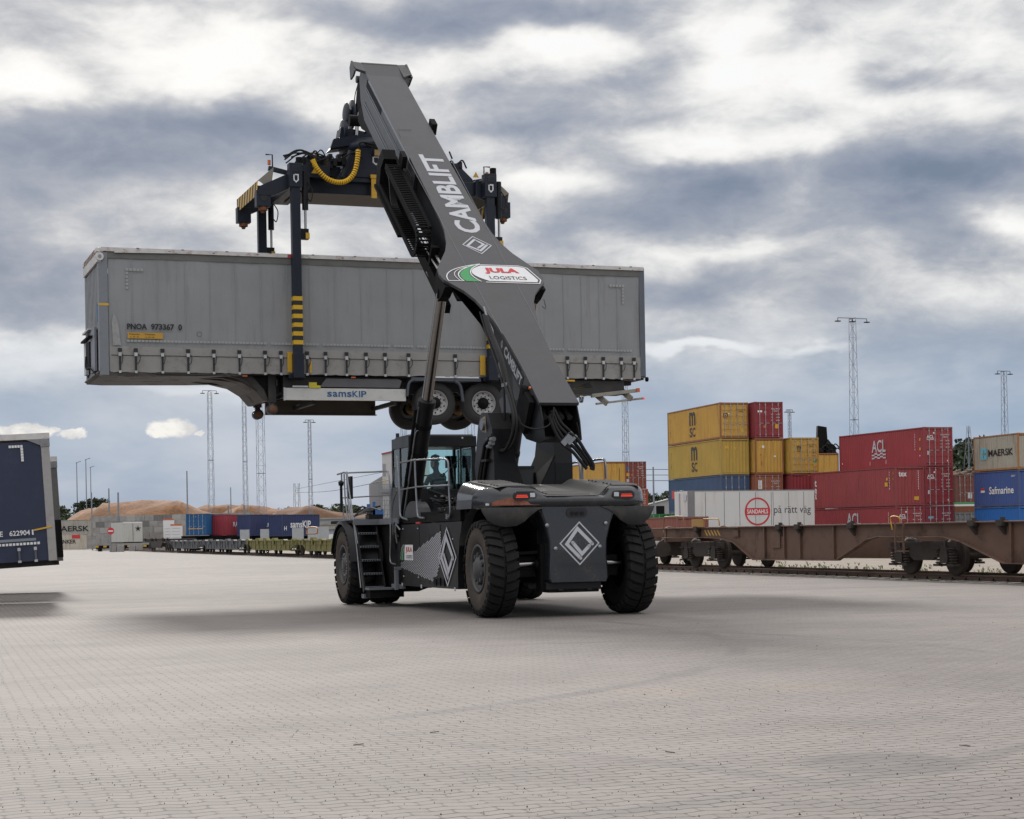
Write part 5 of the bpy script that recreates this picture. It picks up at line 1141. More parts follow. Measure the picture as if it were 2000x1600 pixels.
# ---- blue trailer and grey trailer parked at the left edge
def parked(name, x, Y, ztop, zbot, deg, tilt, curm, postm, label, text=True):
    p = ray(x, 1095); M = Matrix.Translation(V(p.x * Y, Y, 0)) @ Matrix.Rotation(math.radians(-tilt), 4, 'Y') @ Matrix.Rotation(math.radians(deg), 4, 'Z')
    r = empty(name, M, label, 'semi-trailer', 'semi-trailers parked at the left edge')
    H = ztop; L = 13.4
    m = MB(); m.box((-L, .05, zbot + .1), (-.1, 2.5, zbot + .2)); m.box((-L, .05, H - .12), (-.05, 2.5, H - .1)); m.box((-L, .3, zbot - .1), (-.1, 2.2, zbot + .09)); m.box((-.05, .15, zbot + .1), (-.01, 2.4, H - .05)); m.build('chassis', chassis, r)
    m = MB(); nx = 100; vs = []
    for j in range(9):
        for i in range(nx + 1):
            xx = -L + (L - .17) * i / nx; z = zbot + .02 + (H - .2 - zbot) * j / 8; vs.append((xx, -.01 - .012 * math.sin(xx * 4.5) * math.sin(j / 8 * PI) - (.02 if j == 1 else 0) * math.sin(xx * 11), z))
    m.add(vs, [(j * (nx + 1) + i, j * (nx + 1) + i + 1, (j + 1) * (nx + 1) + i + 1, (j + 1) * (nx + 1) + i) for j in range(8) for i in range(nx)], True); m.build('curtain', curm, r)
    m = MB(); m.box((-L, -.05, H - .13), (0.02, .05, H), 0); m.box((-.02, .05, H - .13), (.02, 2.5, H), 0); m.box((-L, 2.45, H - .13), (0, 2.5, H)); m.build('roof_rail', railal, r)
    m = MB(); m.box((-.18, -.04, zbot), (.0, .12, H - .14)); m.build('corner_post', postm, r, bevel=.012); m = MB(); m.box((-.15, 2.38, zbot), (.0, 2.5, H - .14)); m.build('corner_post', postm, r, bevel=.012)
    m = MB(); m.box((-.19, -.06, H - .30), (.012, .14, H - .13)); m.tube([(-.1, -.07, H - .22), (-.1, -.055, H - .22)], .03, 12); m.prism([(-.5, H - .13), (-.19, H - .13), (-.19, H - .27)], 1, -.05, -.03); m.build('corner_bracket', mat('bracket grey', (.22, .22, .23), .5, var=.15, dirt=(.15, .09, .06), dirt_amt=.5, dscale=8), r)
    for k in range(8):
        xx = (-.45, -.80, -1.45, -2.3, -3.2, -4.4, -6, -8)[k] if text else -.7 - k * 1.2
        m = MB(); m.box((xx - .022, -.06, zbot + .04), (xx + .022, -.045, zbot + .34), 1); m.box((xx - .035, -.07, zbot + .0), (xx + .035, -.05, zbot + .05), 0); m.box((xx - .032, -.075, zbot + .26), (xx + .032, -.05, zbot + .33), 0); m.build('strap', [alu, mat('strap grey', (.10, .10, .12), .7)], r)
    if text:
        m = MB()
        for k in range(70): m.box((-.40 - k * .075, -.05, zbot + .385), (-.345 - k * .075, -.045, zbot + .44), 0)
        for k in range(5): m.box((-.62 - k * .062, -.04, H - .30), (-.57 - k * .062, -.035, H - .245), 0); m.box((-.62, -.04, H - .36 - k * .062), (-.565, -.035, H - .305 - k * .062), 0)
        m.box((-7, -.042, zbot + .47), (-.42, -.038, zbot + .53), 1)
        m.text('KTIPE', (-1.50, -.045, zbot + .60), (1, 0, 0), (0, 0, 1), .38, .115, 0, .02); m.text('622904', (-.98, -.045, zbot + .60), (1, 0, 0), (0, 0, 1), .44, .115, 0, .02); m.text('1', (-.50, -.045, zbot + .60), (1, 0, 0), (0, 0, 1), .035, .115, 0, .02)
        m.build('lettering', [white, mat('reflector grey', (.20, .23, .26), .5)], r)
        m = MB(); m.bar((-.46, -.06, zbot + .70), (-.06, -.05, zbot + .76), .008, .035); m.build('tie_band', yellow, r)
    else:
        m = MB(); m.box((-.15, -.05, zbot + .1), (.012, -.042, zbot + 1.1)); m.build('rubber_edge', darkm, r)
    for xx in (-3.2, -11.5, -10.2, -8.9):
        if xx == -3.2:
            m = MB(); m.box((xx - .08, .4, .12), (xx + .08, .56, zbot)); m.box((xx - .08, 1.95, .12), (xx + .08, 2.1, zbot)); m.box((xx - .16, .3, 0), (xx + .16, .66, .12)); m.box((xx - .16, 1.85, 0), (xx + .16, 2.2, .12)); m.build('landing_leg', chassis, r)
        else: truck_wheel(r, (xx, .1, .50), -1); truck_wheel(r, (xx, 2.4, .50), 1)
    return r
postW = mat('off white post', (.34, .33, .32), .5, var=.08, dirt=(.22, .15, .11), dirt_amt=.5, dscale=4)
parked('semi_trailer', 116, 39.8, 3.80, .96, 16.5, 3.0, bluecur, postW, 'navy blue curtain sided trailer cut off by the left edge')
parked('semi_trailer', 127, 48, 3.66, .86, 16.5, 3.0, mat('dark grey tarpaulin', (.10, .10, .10), .6, var=.1, vscale=2), mat('weathered dark post', (.11, .11, .105), .55, var=.2, dirt=(.05, .045, .04), dirt_amt=.6, dscale=4), 'dark grey curtain sided trailer behind the navy blue one', False)
# ================================================================== REACH STACKER (local frame: x right, y forward from rear axle, z up)
rs = empty('reach_stacker', VF, 'big black container lifting machine with a raised boom holding up the grey trailer', 'reach stacker')
T0 = -.05
def VT(x, y, t): return onplane(VF, 0, t, x, y)
def VS(x, y, s): return onplane(VF, 1, s, x, y)
def big_wheel(c, side, drive=False):
    """axle along local x; outer face towards side"""
    R0, w = .785, .25; f = side; m = MB(); cx, cy, cz = c
    prof = [(f * .17, .36), (f * .215, .40), (f * .245, .50), (f * .255, .60), (f * .235, .70)]
    m.lathe(prof, c, 0, 56, 1, cap=False)
    prof2 = [(f * .235, .70), (f * .215, .745), (f * .12, .765), (-f * .12, .765), (-f * .215, .745), (-f * .25, .6), (-f * .215, .40), (-f * .17, .36)]
    m.lathe(prof2, c, 0, 56, 0, cap=False)
    n = 30
    for k in range(n):
        for s2 in (-1, 1):
            a0 = 2 * PI * (k + (.5 if s2 > 0 else 0)) / n; da = .075; sk = .10
            def P(x, r, a): return (cx + x, cy + math.sin(a) * r, cz + math.cos(a) * r)
            xs = [.02, .15, .245]; rsn = [.805, .808, .775]; aa = [a0, a0 + sk * .5, a0 + sk]
            vs = []
            for x, r, a in zip(xs, rsn, aa):
                for dd, rr_ in ((-da, r - .05), (-da * .92, r), (da * .92, r), (da, r - .05)): vs.append(P(s2 * x, rr_, a + dd))
            vs += [P(s2 * .262, .68, aa[2] - da * .8), P(s2 * .268, .70, aa[2] - da * .75), P(s2 * .268, .70, aa[2] + da * .75), P(s2 * .262, .68, aa[2] + da * .8)]
            fs = [(i * 4 + q, i * 4 + q + 1, i * 4 + q + 5, i * 4 + q + 4) for i in range(3) for q in range(3)] + [(0, 1, 2, 3), (12, 13, 14, 15)]
            m.add(vs, fs, False, 0)
    ty = m.build('tyre', [rubber, rubdust], rs)
    m = MB()
    if drive:
        m.lathe([(f * .19, .375), (f * .235, .40), (f * .235, .37), (f * .18, .36), (f * .08, .345), (f * .06, .30), (f * .13, .27), (f * .17, .24), (f * .17, .17), (f * .22, .14), (f * .24, .10), (f * .24, 0)], c, 0, 48, 0, cap=False)
        for k in range(20): a = k * PI / 10; p = Vector(c) + V(f * .165, math.sin(a) * .215, math.cos(a) * .215); m.tube([p, p + V(f * .045, 0, 0)], .017, 6, 1)
    else:
        m.lathe([(f * .19, .375), (f * .232, .405), (f * .235, .37), (f * .20, .355), (f * .15, .345), (f * .13, .30), (f * .16, .25), (f * .22, .22), (f * .26, .14), (f * .285, .10), (f * .285, 0)], c, 0, 48, 0, cap=False)
        for k in range(10):
            a = k * PI / 5; p = Vector(c) + V(f * .15, math.sin(a) * .23, math.cos(a) * .23); m.tube([p, p + V(f * .09, 0, 0)], .038, 8, 0)
            a += PI / 10; p = Vector(c) + V(f * .19, math.sin(a) * .075, math.cos(a) * .075); m.tube([p, p + V(f * .05, 0, 0)], .018, 6, 0)
    m.build('rim', [mat('wheel hub paint', (.05, .05, .052), .45, var=.2, dirt=(.08, .065, .05), dirt_amt=.5, dscale=5), mat('wheel nut', (.5, .5, .5), .3, metal=.8)], ty); return ty
RW = .808
for t_, s_, sd_, dr in ((-1.26, 0, -1, False), (1.16, 0, 1, False), (-1.88, 7.35, -1, True), (-1.28, 7.35, -1, True), (1.78, 7.35, 1, True), (1.18, 7.35, 1, True)):
    big_wheel((t_, s_, RW), sd_, dr)
# ---- chassis
m = MB()
m.box((-.55 + T0, -.45, .55), (.55 + T0, 8.3, 1.45)); m.box((-.8, .9, .9), (.7, 6.6, 1.35)); m.tube([(-1.0, 0, .82), (.92, 0, .82)], .16, 14); m.box((-.95, -.35, .65), (.85, .35, 1.0)); m.box((-1.6, 6.95, .5), (1.5, 7.75, 1.1))
m.box((-.5, -.70, .40), (.38, -.3, .62)); m.tube([(-.95, -.30, .80), (.85, -.30, .80)], .06, 10)
m.prism([(5.6, .28), (6.2, .28), (5.0, .55), (4.2, .62), (3.4, .55)], 0, -1.3, -1.0)
m.build('chassis', darkm, rs, bevel=.015)
m = MB(); m.tube([(-1.0, -.36, .86), (-.62, -.36, .88)], .045, 14); m.tube([(.5, -.36, .88), (.9, -.36, .86)], .045, 14); m.build('steering_rod', chrome, rs)
m = MB(); m.box((-1.03, -.42, .80), (-.96, -.3, .95)); m.bar((-.95, -.42, 1.05), (-.55, -.46, 1.07), .05); m.tube([(-.65, -.44, .86), (-.5, -.44, .86)], .085, 14); m.box((-.6, -.6, .42), (-.5, -.35, 1.2)); m.build('steering_cylinder', darkm, rs)
# rear wheel arches and counterweight
m = MB()
half = [(.66, 1.815), (.63, 1.7), (.56, 1.5), (.50, 1.25), (.49, 1.0), (.505, .80), (.515, .64), (.49, .57)]
poly = [(T0 + .06 + a, b) for a, b in half] + [(T0 + .03 - a, b) for a, b in reversed(half)]
n_ = len(poly)
def cwp(s_, k, zk=0): return [((a - T0) * k + T0, s_, b + zk) for a, b in poly]
vs = cwp(.5, 1) + cwp(-.72, 1) + cwp(-.775, .985) + cwp(-.80, .93)
m.add(vs, [(j * n_ + i, (j + 1) * n_ + i, (j + 1) * n_ + (i + 1) % n_, j * n_ + (i + 1) % n_) for j in range(3) for i in range(n_)], True); m.add(vs, [list(range(3 * n_, 4 * n_))])
cw = m.build('counterweight', hoodm, rs)
m = MB(); m.box((T0 - .50, -.72, .44), (T0 + .46, .2, .575)); m.box((T0 - .3, -.74, .42), (T0 - .2, -.6, .46)); m.box((T0 + .2, -.74, .42), (T0 + .3, -.6, .46)); m.build('lower_lip', dark, rs, bevel=.02)
m = MB()   # arch liners
for s2, t1 in ((-1, T0 - .52), (1, T0 + .55)):
    t2 = -1.42 if s2 < 0 else 1.36
    arc = [(-.95 * math.cos(a * PI / 10) , .83 + .93 * math.sin(a * PI / 10)) for a in range(4, 9)]
    vs = [(t1, p[0], min(1.80, p[1])) for p in arc] + [(t1 + (t2 - t1) * .98, p[0], min(1.80, p[1])) for p in arc]; k_ = len(arc)
    m.add(vs, [(i, i + 1, i + 1 + k_, i + k_) for i in range(k_ - 1)], True)
m.box((-1.42, .80, .9), (1.3, .95, 1.8)); m.build('wheel_arch', darkm, rs)
m = MB(); oc = V(T0 + .02, -.803, 1.70); m.tube([oc - V(.16, 0, 0), oc + V(.16, 0, 0)], .001, 4)
ov = [(oc.x + math.copysign(.11, math.cos(a)) + .075 * math.cos(a), oc.z + .08 * math.sin(a)) for a in [k * PI / 12 for k in range(24)]]
m.prism(ov, 1, -.812, -.79); m.build('camera_recess', blackd, rs)
m = MB()
for q in (-.08, .0, .09): m.tube([(oc.x + q, -.83, oc.z - .01), (oc.x + q, -.80, oc.z - .01)], .032, 10)
m.build('rear_camera', dark, rs)
m = MB()
for a, b in ((-.50, 1.50), (.52, 1.52), (-.36, 1.12), (.41, 1.14)): m.lathe([(0, .012), (-.012, .032), (-.016, .034), (-.016, 0)], (T0 + a, -.803, b), 1, 14)
m.build('bolt', mat('bolt zinc', (.3, .32, .34), .4, metal=.5), rs)
DP1 = [(.66, -.03), (-.10, .70), (-.66, -.03), (.04, -.70)]; DP2 = [(.50, -.13), (.12, -.50), (-.35, .04)]
def diamond(m, o, ex, ey, hx, hy, nrm, mi=0, w=.17):
    o, ex, ey = Vector(o), Vector(ex), Vector(ey); P = lambda a, b: o + ex * a * hx + ey * b * hy
    m.strip([P(0, 1), P(1, 0), P(0, -1), P(-1, 0)], .045 * hx * 1.4, nrm, mi, True)
    for path in (DP1, DP2):
        m.strip([P(*q) for q in path], w * hx, nrm, mi)
        for q in (path[0], path[-1]):
            m.poly([P(*q) + (ex * math.cos(a) * hx + ey * math.sin(a) * hx) * w / 2 for a in [k * PI / 6 for k in range(12)]], mi)
m = MB(); diamond(m, (T0 + .06, -.806, 1.20), (1, 0, 0), (0, 0, 1), .335, .345, (0, -1, 0)); m.build('emblem', offw, cw)
# hood shell
def rear_edge(t):
    u = abs(t - T0 + .0); tab = [(0, -.84), (.8, -.82), (1.05, -.76), (1.22, -.63), (1.34, -.45), (1.43, -.2), (1.49, .1), (1.55, .5)]
    for (a, b), (c, d) in zip(tab[:-1], tab[1:]):
        if a <= u <= c: return b + (d - b) * (u - a) / (c - a)
    return .5
def smooth(x): x = max(0, min(1, x)); return x * x * (3 - 2 * x)
TLh, TRh = T0 - 1.49, T0 + 1.49
def top_h(t, s_):
    u = abs(t - T0); base = 2.115 + .095 * (s_ + .84); val = 1.955 + .125 * (s_ + .84)
    k = smooth((u - .46) / .22); h = val + (base - val) * k
    return h - .05 * smooth((u - 1.1) / .4)
def hood_z(t, s_):
    d = min((s_ - rear_edge(t)) * .9, (t - TLh) * 1.0, (TRh - t) * 1.0); d = max(0, min(1, d / .17)); h = top_h(t, s_); return 1.95 + (h - 1.95) * math.sqrt(max(0, 1 - (1 - d) ** 2))
ts = [TLh, TLh + .008, TLh + .03, TLh + .07, TLh + .12, TLh + .18]; q = TLh + .25
while q < TRh - .22: ts.append(q); q += .045
ts += [TRh - .18, TRh - .12, TRh - .07, TRh - .03, TRh - .008, TRh]
vv = [0, .004, .015, .035, .06, .09, .13, .18, .25, .33, .42, .52, .62, .72, .82, .91, 1.0]
m = MB(); vs = []
def s_front(t): return 1.0 + (.35 * smooth(1 - abs(t - T0) / 1.3))
for t_ in ts:
    r0 = rear_edge(t_); s1 = s_front(t_)
    vs.append((t_, r0 + .03, 1.80)); vs.append((t_, r0 - .012, 1.84)); vs.append((t_, r0 - .015, 1.93))
    for k in vv: s_ = r0 + (s1 - r0) * k; vs.append((t_, s_, hood_z(t_, s_)))
nr = len(vv) + 3
fs = [(i * nr + j, (i + 1) * nr + j, (i + 1) * nr + j + 1, i * nr + j + 1) for i in range(len(ts) - 1) for j in range(nr - 1)]
m.add(vs, fs, True)
# side skirts of the hood
for t_, e in ((TLh, -1), (TRh, 1)):
    ss = [rear_edge(t_) + (s_front(t_) - rear_edge(t_)) * k / 8 for k in range(9)]
    vs = [(t_, q, hood_z(t_, q)) for q in ss] + [(t_ + e * .012, q, 1.80) for q in ss]; m.add(vs, [(i, i + 1, i + 10, i + 9) for i in range(8)])
m.add([(TLh, .99, 1.80), (TRh, .99, 1.80), (TRh, .99, 2.0), (TLh, .99, 2.0)], [(0, 1, 2, 3)])
hd = m.build('hood', hoodm, rs)
m = MB()   # anti slip sheets on the hood: left, centre, right
def sheet(t0, t1, s0, s1, n=8, off=.008):
    vs = []
    for i in range(n + 1):
        for j in range(n + 1): t_ = t0 + (t1 - t0) * i / n; s_ = s0 + (s1 - s0) * j / n; vs.append((t_, s_, top_h(t_, s_) + off))
    m.add(vs, [(i * (n + 1) + j, (i + 1) * (n + 1) + j, (i + 1) * (n + 1) + j + 1, i * (n + 1) + j + 1) for i in range(n) for j in range(n)], True)
sheet(T0 - 1.28, T0 - .70, -.58, 1.0); sheet(T0 - .45, T0 + .45, -.66, 1.3); sheet(T0 + .70, T0 + 1.28, -.58, 1.0)
sheet(T0 - .69, T0 - .46, -.6, 1.25, 8, .006); sheet(T0 + .46, T0 + .69, -.6, 1.25, 8, .006)
for (t0, t1) in ((T0 - 1.22, T0 - .76), (T0 - .38, T0 + .38), (T0 + .76, T0 + 1.22)):
    for s_ in (-.45, -.28, -.11, .25, .42, .59):
        if abs(t0 - T0) < .5 and s_ > .0: continue
        vs = []
        for i in range(7):
            t_ = t0 + (t1 - t0) * i / 6; z = top_h(t_, s_) + .009
            vs += [(t_, s_ - .045, z), (t_, s_ - .02, z + .022), (t_, s_ + .03, z + .022), (t_, s_ + .05, z)]
        m.add(vs, [(i * 4 + j, i * 4 + 4 + j, i * 4 + 5 + j, i * 4 + 1 + j) for i in range(6) for j in range(3)])
m.build('tread_sheet', hoodtop, hd)
# tail lamps
for tc_, order in ((T0 - .87, 1), (T0 + .83, -1)):
    sp = rear_edge(tc_) - .022; ang = 0
    m = MB(); oval = [(tc_ + math.copysign(.125, math.cos(a)) + .07 * math.cos(a), 1.985 + .072 * math.sin(a)) for a in [k * PI / 12 for k in range(24)]]
    m.prism(oval, 1, sp - .006, sp + .05); h_ = m.build('lamp_housing', blackd, hd)
    m = MB(); a0 = tc_ - order * .055; m.box((a0 - .10, sp - .014, 1.957), (a0 + .10, sp - .005, 1.972)); m.box((a0 - .09, sp - .014, 1.988), (a0 + .09, sp - .005, 1.998)); m.build('tail_lamp', redlamp, h_)
    m = MB(); a1 = tc_ + order * .125; m.box((a1 - .042, sp - .014, 1.96), (a1 + .042, sp - .005, 2.03)); m.build('work_lamp', lampw, h_)
m = MB(); rr = random.Random(19); rows = []
for i_ in range(15):      # paint scraped off to bare rusty metal
    a_ = T0 - 1.33 + i_ * .05; f_ = i_ / 14; hi = 1.835 + .115 * math.sin(PI * min(1, f_ * 1.15 + .08)) ** .6 + rr.uniform(-.012, .012); rows.append((a_, hi))
vs = []
for a_, hi in rows: vs += [(a_, rear_edge(a_) - .020, 1.835), (a_, rear_edge(a_) - .019, max(1.84, hi))]
m.add(vs, [(2 * i_, 2 * i_ + 2, 2 * i_ + 3, 2 * i_ + 1) for i_ in range(14)]); m.box((T0 - 1.40, rear_edge(T0 - 1.38) - .03, 1.84), (T0 - 1.345, rear_edge(T0 - 1.36) - .02, 1.875), 1)
m.build('scraped_patch', [mat('scraped rusty metal', (.24, .085, .05), .7, var=.4, vscale=14, dirt=(.12, .045, .03), dirt_amt=.8, dscale=12), white], hd)
# mudguards
for s2 in (-1, 1):
    c_ = T0 + s2 * (1.05 if s2 < 0 else .96); off = [(-.50, 1.80), (-.47, 1.72), (-.40, 1.60), (-.28, 1.52), (-.12, 1.485), (.04, 1.50), (.17, 1.57), (.28, 1.67), (.40, 1.75), (.52, 1.795)]
    vs = []
    for a, b in off:
        t_ = c_ + s2 * -a if s2 > 0 else c_ + a; u = abs(t_ - T0); sb_ = -.83 + max(0, u - 1.0) * .42 + (1.80 - b) * .08
        vs += [(t_, sb_, b), (t_, sb_ + .02 - (1.8 - b) * 0, 1.80), (t_, sb_ + .03, b)]
    k_ = len(off); m = MB(); m.add(vs, [(3 * i, 3 * i + 3, 3 * i + 4, 3 * i + 1) for i in range(k_ - 1)] + [(3 * i, 3 * i + 2, 3 * i + 5, 3 * i + 3) for i in range(k_ - 1)], True)
    m.build('mud_flap', mat('rubber mud flap', (.045, .045, .044), .75, var=.2, dirt=(.10, .09, .075), dirt_amt=.6, dscale=3), rs)
for x in (-1.38, 1.30):
    m = MB(); e = -1 if x < 0 else 1
    vs = []
    for k in range(11):
        a = math.radians(78 + k * 8); vs += [(x, -.98 * math.cos(a) + .0, .82 + 1.0 * math.sin(a)), (x + e * .16, -1.0 * math.cos(a), .82 + 1.0 * math.sin(a) - .015)]
    vs = [(a, b, min(c, 1.805)) for a, b, c in vs]; m.add(vs, [(2 * i, 2 * i + 2, 2 * i + 3, 2 * i + 1) for i in range(10)], True); m.build('fender', mat('rubber mud flap', (.045, .045, .044)), rs)
# ---- left body side
PT = -1.5
m = MB(); pl = [(5.02, .42), (5.02, 1.58), (1.02, 1.60), (.86, 1.60), (.86, 1.55), (.98, 1.3), (1.10, 1.0), (1.14, .7), (1.14, .44)]
m.prism(pl, 0, PT, PT + .5); m.box((PT - .006, 3.64, .50), (PT - .002, 3.655, 1.56), 1); m.box((PT - .006, 2.95, .50), (PT - .002, 2.965, 1.5), 1); m.box((PT - .008, 2.2, 1.36), (PT - .002, 2.93, 1.375), 1)
m.box((PT - .008, 2.2, 1.40), (PT - .003, 2.93, 1.56), 2)
for y in (1.3, 3.5, 4.9): m.box((PT - .02, y - .03, .405), (PT - .005, y + .03, .47), 3)
for y, z in ((4.8, 1.5), (3.72, 1.5), (3.72, .6), (1.4, 1.3), (4.8, .6)): m.tube([(PT - .015, y, z), (PT, y, z)], .014, 8, 3)
body_l = m.build('side_panel', [dark, blackd, blackd, offw], rs, bevel=.01)
m = MB(); m.prism(pl, 0, 1.0, 1.42); m.build('side_panel', dark, rs, bevel=.01)
m = MB(); m.prism([(.96, 1.80), (.96, 1.61), (1.9, 1.61), (4.9, 1.61), (4.9, 1.70), (2.4, 1.74), (1.6, 1.80)], 0, PT + .01, -.4); m.box((PT + .06, .97, 1.78), (PT + .4, 2.6, 1.86)); m.build('deck_beam', darkm, rs, bevel=.01)
m = MB(); 
for k in range(4): m.tube([(PT + .055, 1.5 + k * .3, 1.82), (PT + .065, 1.5 + k * .3, 1.82)], .014, 8)
m.build('deck_bolt', steel, rs)
m = MB()      # half-round cover at the foot of the lift cylinder
c0 = VT(812, 1012, -1.35); pts = [(c0.y + .62 * math.cos(a * PI / 12), 1.60 + .42 * math.sin(a * PI / 12)) for a in range(13)]
m.prism(pts, 0, -1.42, -1.2); m.build('cylinder_cover', paint, rs)
m = MB(); p = VT(817, 1023, PT); m.box((PT - .01, p.y - .15, 1.59), (PT + .1, p.y + .15, 1.62)); m.build('red_marker', red, rs)
# decals on the side panel
m = MB()
def SP(y, z, e=-.010): return V(PT + e, y, z)
rr = random.Random(1)
for i in range(-2, 24):
    for j in range(0, 46):
        y = 4.98 - (i + (j % 2) * .5) * .13; z = .46 + j * .0235
        f_ = (4.98 - y) / 2.85
        if f_ < 0 or f_ > 1: continue
        zc_ = .80 + .10 * f_; hh = .05 + .50 * f_
        lo_, hi_ = zc_ - hh * .75, zc_ + hh * 1.02
        if f_ > .86: lo_ = max(lo_, 1.0 - (1 - f_) * 3.2); hi_ = min(hi_, 1.45)
        if lo_ < z < hi_ and .46 < z < 1.5:
            r_ = .0165 * (.75 + .35 * f_); m.poly([SP(y, z - r_), SP(y - r_ * 2.6, z), SP(y, z + r_), SP(y + r_ * 2.6, z)], 0)
diamond(m, SP(1.75, .99, -.014), (0, -1, 0), (0, 0, 1), .56, .50, (-1, 0, 0), 0, .17)
# round-edged white company plate
y0, y1, z0, z1 = 4.72, 4.08, .91, 1.2
m.poly([SP(y0, z0), SP(y1, z0), SP(y1, z1), SP(y0 - .05, z1), SP(y0 - .02, z1 - .1)], 1)
m.text('JULA', SP(y0 - .12, z0 + .13, -.013), (0, -1, 0), (0, 0, 1), .46, .12, 2, .03); m.text('LOGISTICS', SP(y0 - .12, z0 + .035, -.013), (0, -1, 0), (0, 0, 1), .46, .06, 3, .0)
m.add([SP(4.95, z0), SP(4.85, z0), SP(4.83, 1.06), SP(4.77, 1.18), SP(4.87, 1.1), SP(4.92, 1.02)], [(0, 1, 2, 3, 4, 5)], mi=4)
m.strip([SP(5.0, z0 + .01, -.012), SP(4.97, 1.04, -.012), SP(4.9, 1.13, -.012), SP(4.76, 1.2, -.012)], .012, (-1, 0, 0), 1); m.strip([SP(4.82, z0, -.012), SP(4.80, 1.05, -.012), SP(4.72, 1.2, -.012)], .014, (-1, 0, 0), 1)
m.build('lettering', [offw, white, red, blackd, green], body_l)
m = MB()
for k in range(3):
    for j in range(3): m.box((PT - .018, 1.95 + k * .27, .47 + j * .02), (PT - .011, 2.12 + k * .27, .485 + j * .02 + .1))
m.build('grille', blackd, body_l)
# tank with domed end, hydraulics, step
m = MB(); c_ = (-1.5, 5.45, 1.0); m.lathe([(.0, .0), (-.02, .25), (-.0, .42), (.06, .5), (.9, .5), (.9, 0)], c_, 0, 40); m.build('tank', dark, rs)
m = MB(); m.lathe([(0, .505), (.05, .505)], (-1.35, 5.45, 1.0), 0, 40, cap=False); m.lathe([(0, .505), (.05, .505)], (-1.0, 5.45, 1.0), 0, 40, cap=False); m.build('tank_band', darkm, rs)
m = MB(); rr = random.Random(6)
for k in range(6):
    p = V(-1.52, 5.05 + rr.uniform(-.1, .15), 1.35 + rr.uniform(-.1, .25)); m.tube(bez([p, p + V(-.05, .12, .1), p + V(-.04, .2, -.05), p + V(.0, .25, -.25)], 4), .022, 7, k % 2)
m.build('hydraulic_fitting', [steel, hose], rs)
m = MB(); m.box((-2.02, 5.55, .33), (-1.45, 5.95, .37)); m.box((-1.55, 4.9, .36), (-1.45, 5.6, .44)); m.box((-2.02, 5.93, .16), (-1.62, 6.15, .24)); m.box((-1.62, 5.0, .34), (-1.56, 5.1, .75)); m.box((-1.62, 5.0, .72), (-1.3, 5.1, .78)); m.build('bottom_step', mat('grey step', (.14, .15, .165), .5), rs)
m = MB(); m.box((-1.98, 5.6, .18), (-1.3, 5.95, .34)); m.box((-1.5, 5.0, .36), (-.9, 6.9, 1.66)); m.build('step_box', darkm, rs)
# front fender, platform
m = MB(); vs = []
for k in range(15):
    a = math.radians(5 + k * 11.5); y = 7.35 - .93 * math.cos(a); z = .80 + .90 * math.sin(a); vs += [(-2.16, y, z), (-1.02, y, z), (-2.17, y, z - .07)]
m.add(vs, [(3 * i, 3 * i + 3, 3 * i + 4, 3 * i + 1) for i in range(14)] + [(3 * i, 3 * i + 2, 3 * i + 5, 3 * i + 3) for i in range(14)], True); m.build('fender', dark, rs)
m = MB(); vs = [((2.06 if v_[0] < -1.1 else .92) if True else 0, v_[1], v_[2]) for v_ in vs]; m.add(vs, [(3 * i, 3 * i + 3, 3 * i + 4, 3 * i + 1) for i in range(14)], True); m.build('fender', dark, rs)
m = MB(); m.box((-2.08, 6.5, 1.64), (-.6, 8.6, 1.70), 0); m.box((-1.56, 4.95, 1.64), (-.6, 6.5, 1.70), 0); m.box((-2.09, 6.46, 1.60), (-1.5, 6.5, 1.71), 1); m.box((-1.58, 4.93, 1.60), (-1.55, 6.5, 1.71), 1); m.build('platform', [darkm, mat('grey step', (.14, .15, .165), .5)], rs)
# ladder
m = MB()
for k in range(5):
    z = .37 + k * .265; y = 5.98 + k * .135; m.box((-2.0, y - .12, z - .02), (-1.63, y + .08, z + .02), 0)
    for q in range(7): m.box((-1.98 + q * .05, y - .125, z - .012), (-1.95 + q * .05, y - .119, z + .012), 1)
m.build('ladder_step', [mat('grey step', (.14, .15, .165), .5), darkm], rs, bevel=.004)
m = MB()
for x in (-2.02, -1.61): m.bar((x, 5.9, .30), (x, 6.62, 1.66), .03, .12)
m.add([(-1.60, 5.9, .3), (-1.60, 6.6, 1.66), (-1.60, 7.0, 1.66), (-1.60, 7.0, .3)], [(0, 1, 2, 3)])
m.build('ladder_side', dark, rs)
# handrails
m = MB(); r_ = .0165
def vt(lst, t): return [VT(x, y, t) for x, y in lst]
tO = -2.03
m.tube(bez(vt([(705, 1148), (700, 1100), (696, 1060), (688, 1000), (680, 945), (678, 926), (677, 922)], tO), 4), r_, 8)
m.tube(bez(vt([(699, 1062), (694, 1030), (686, 1002), (680, 975), (675, 972)], tO), 4), r_, 8)
m.tube(bez(vt([(677, 924), (700, 923), (730, 922), (752, 921), (758, 925), (761, 945), (762, 1000), (763, 1050), (762, 1090), (765, 1100), (772, 1102)], -1.62), 5), r_, 8)
m.tube(vt([(666, 973), (680, 972), (700, 971), (761, 967)], -1.75), r_ * .8, 8)
for xs_ in ((667, 668, 672), (672, 674, 680), (677, 679, 684)):
    m.tube([VT(xs_[0], 926, -2.0), VT(xs_[1], 973, -2.0), VT(xs_[2], 1020, -2.0)], r_, 8)
m.tube(bez(vt([(771, 912), (765, 960), (764, 1000), (762, 1060)], -1.56), 4), r_ * .9, 8); m.tube(bez(vt([(775, 958), (767, 985), (764, 1020)], -1.56), 4), r_ * .8, 8)
m.tube(vt([(659, 927), (672, 923), (678, 925)], -2.0), .018, 6)
m.build('handrail', steel, rs)
m = MB(); tB = -1.53
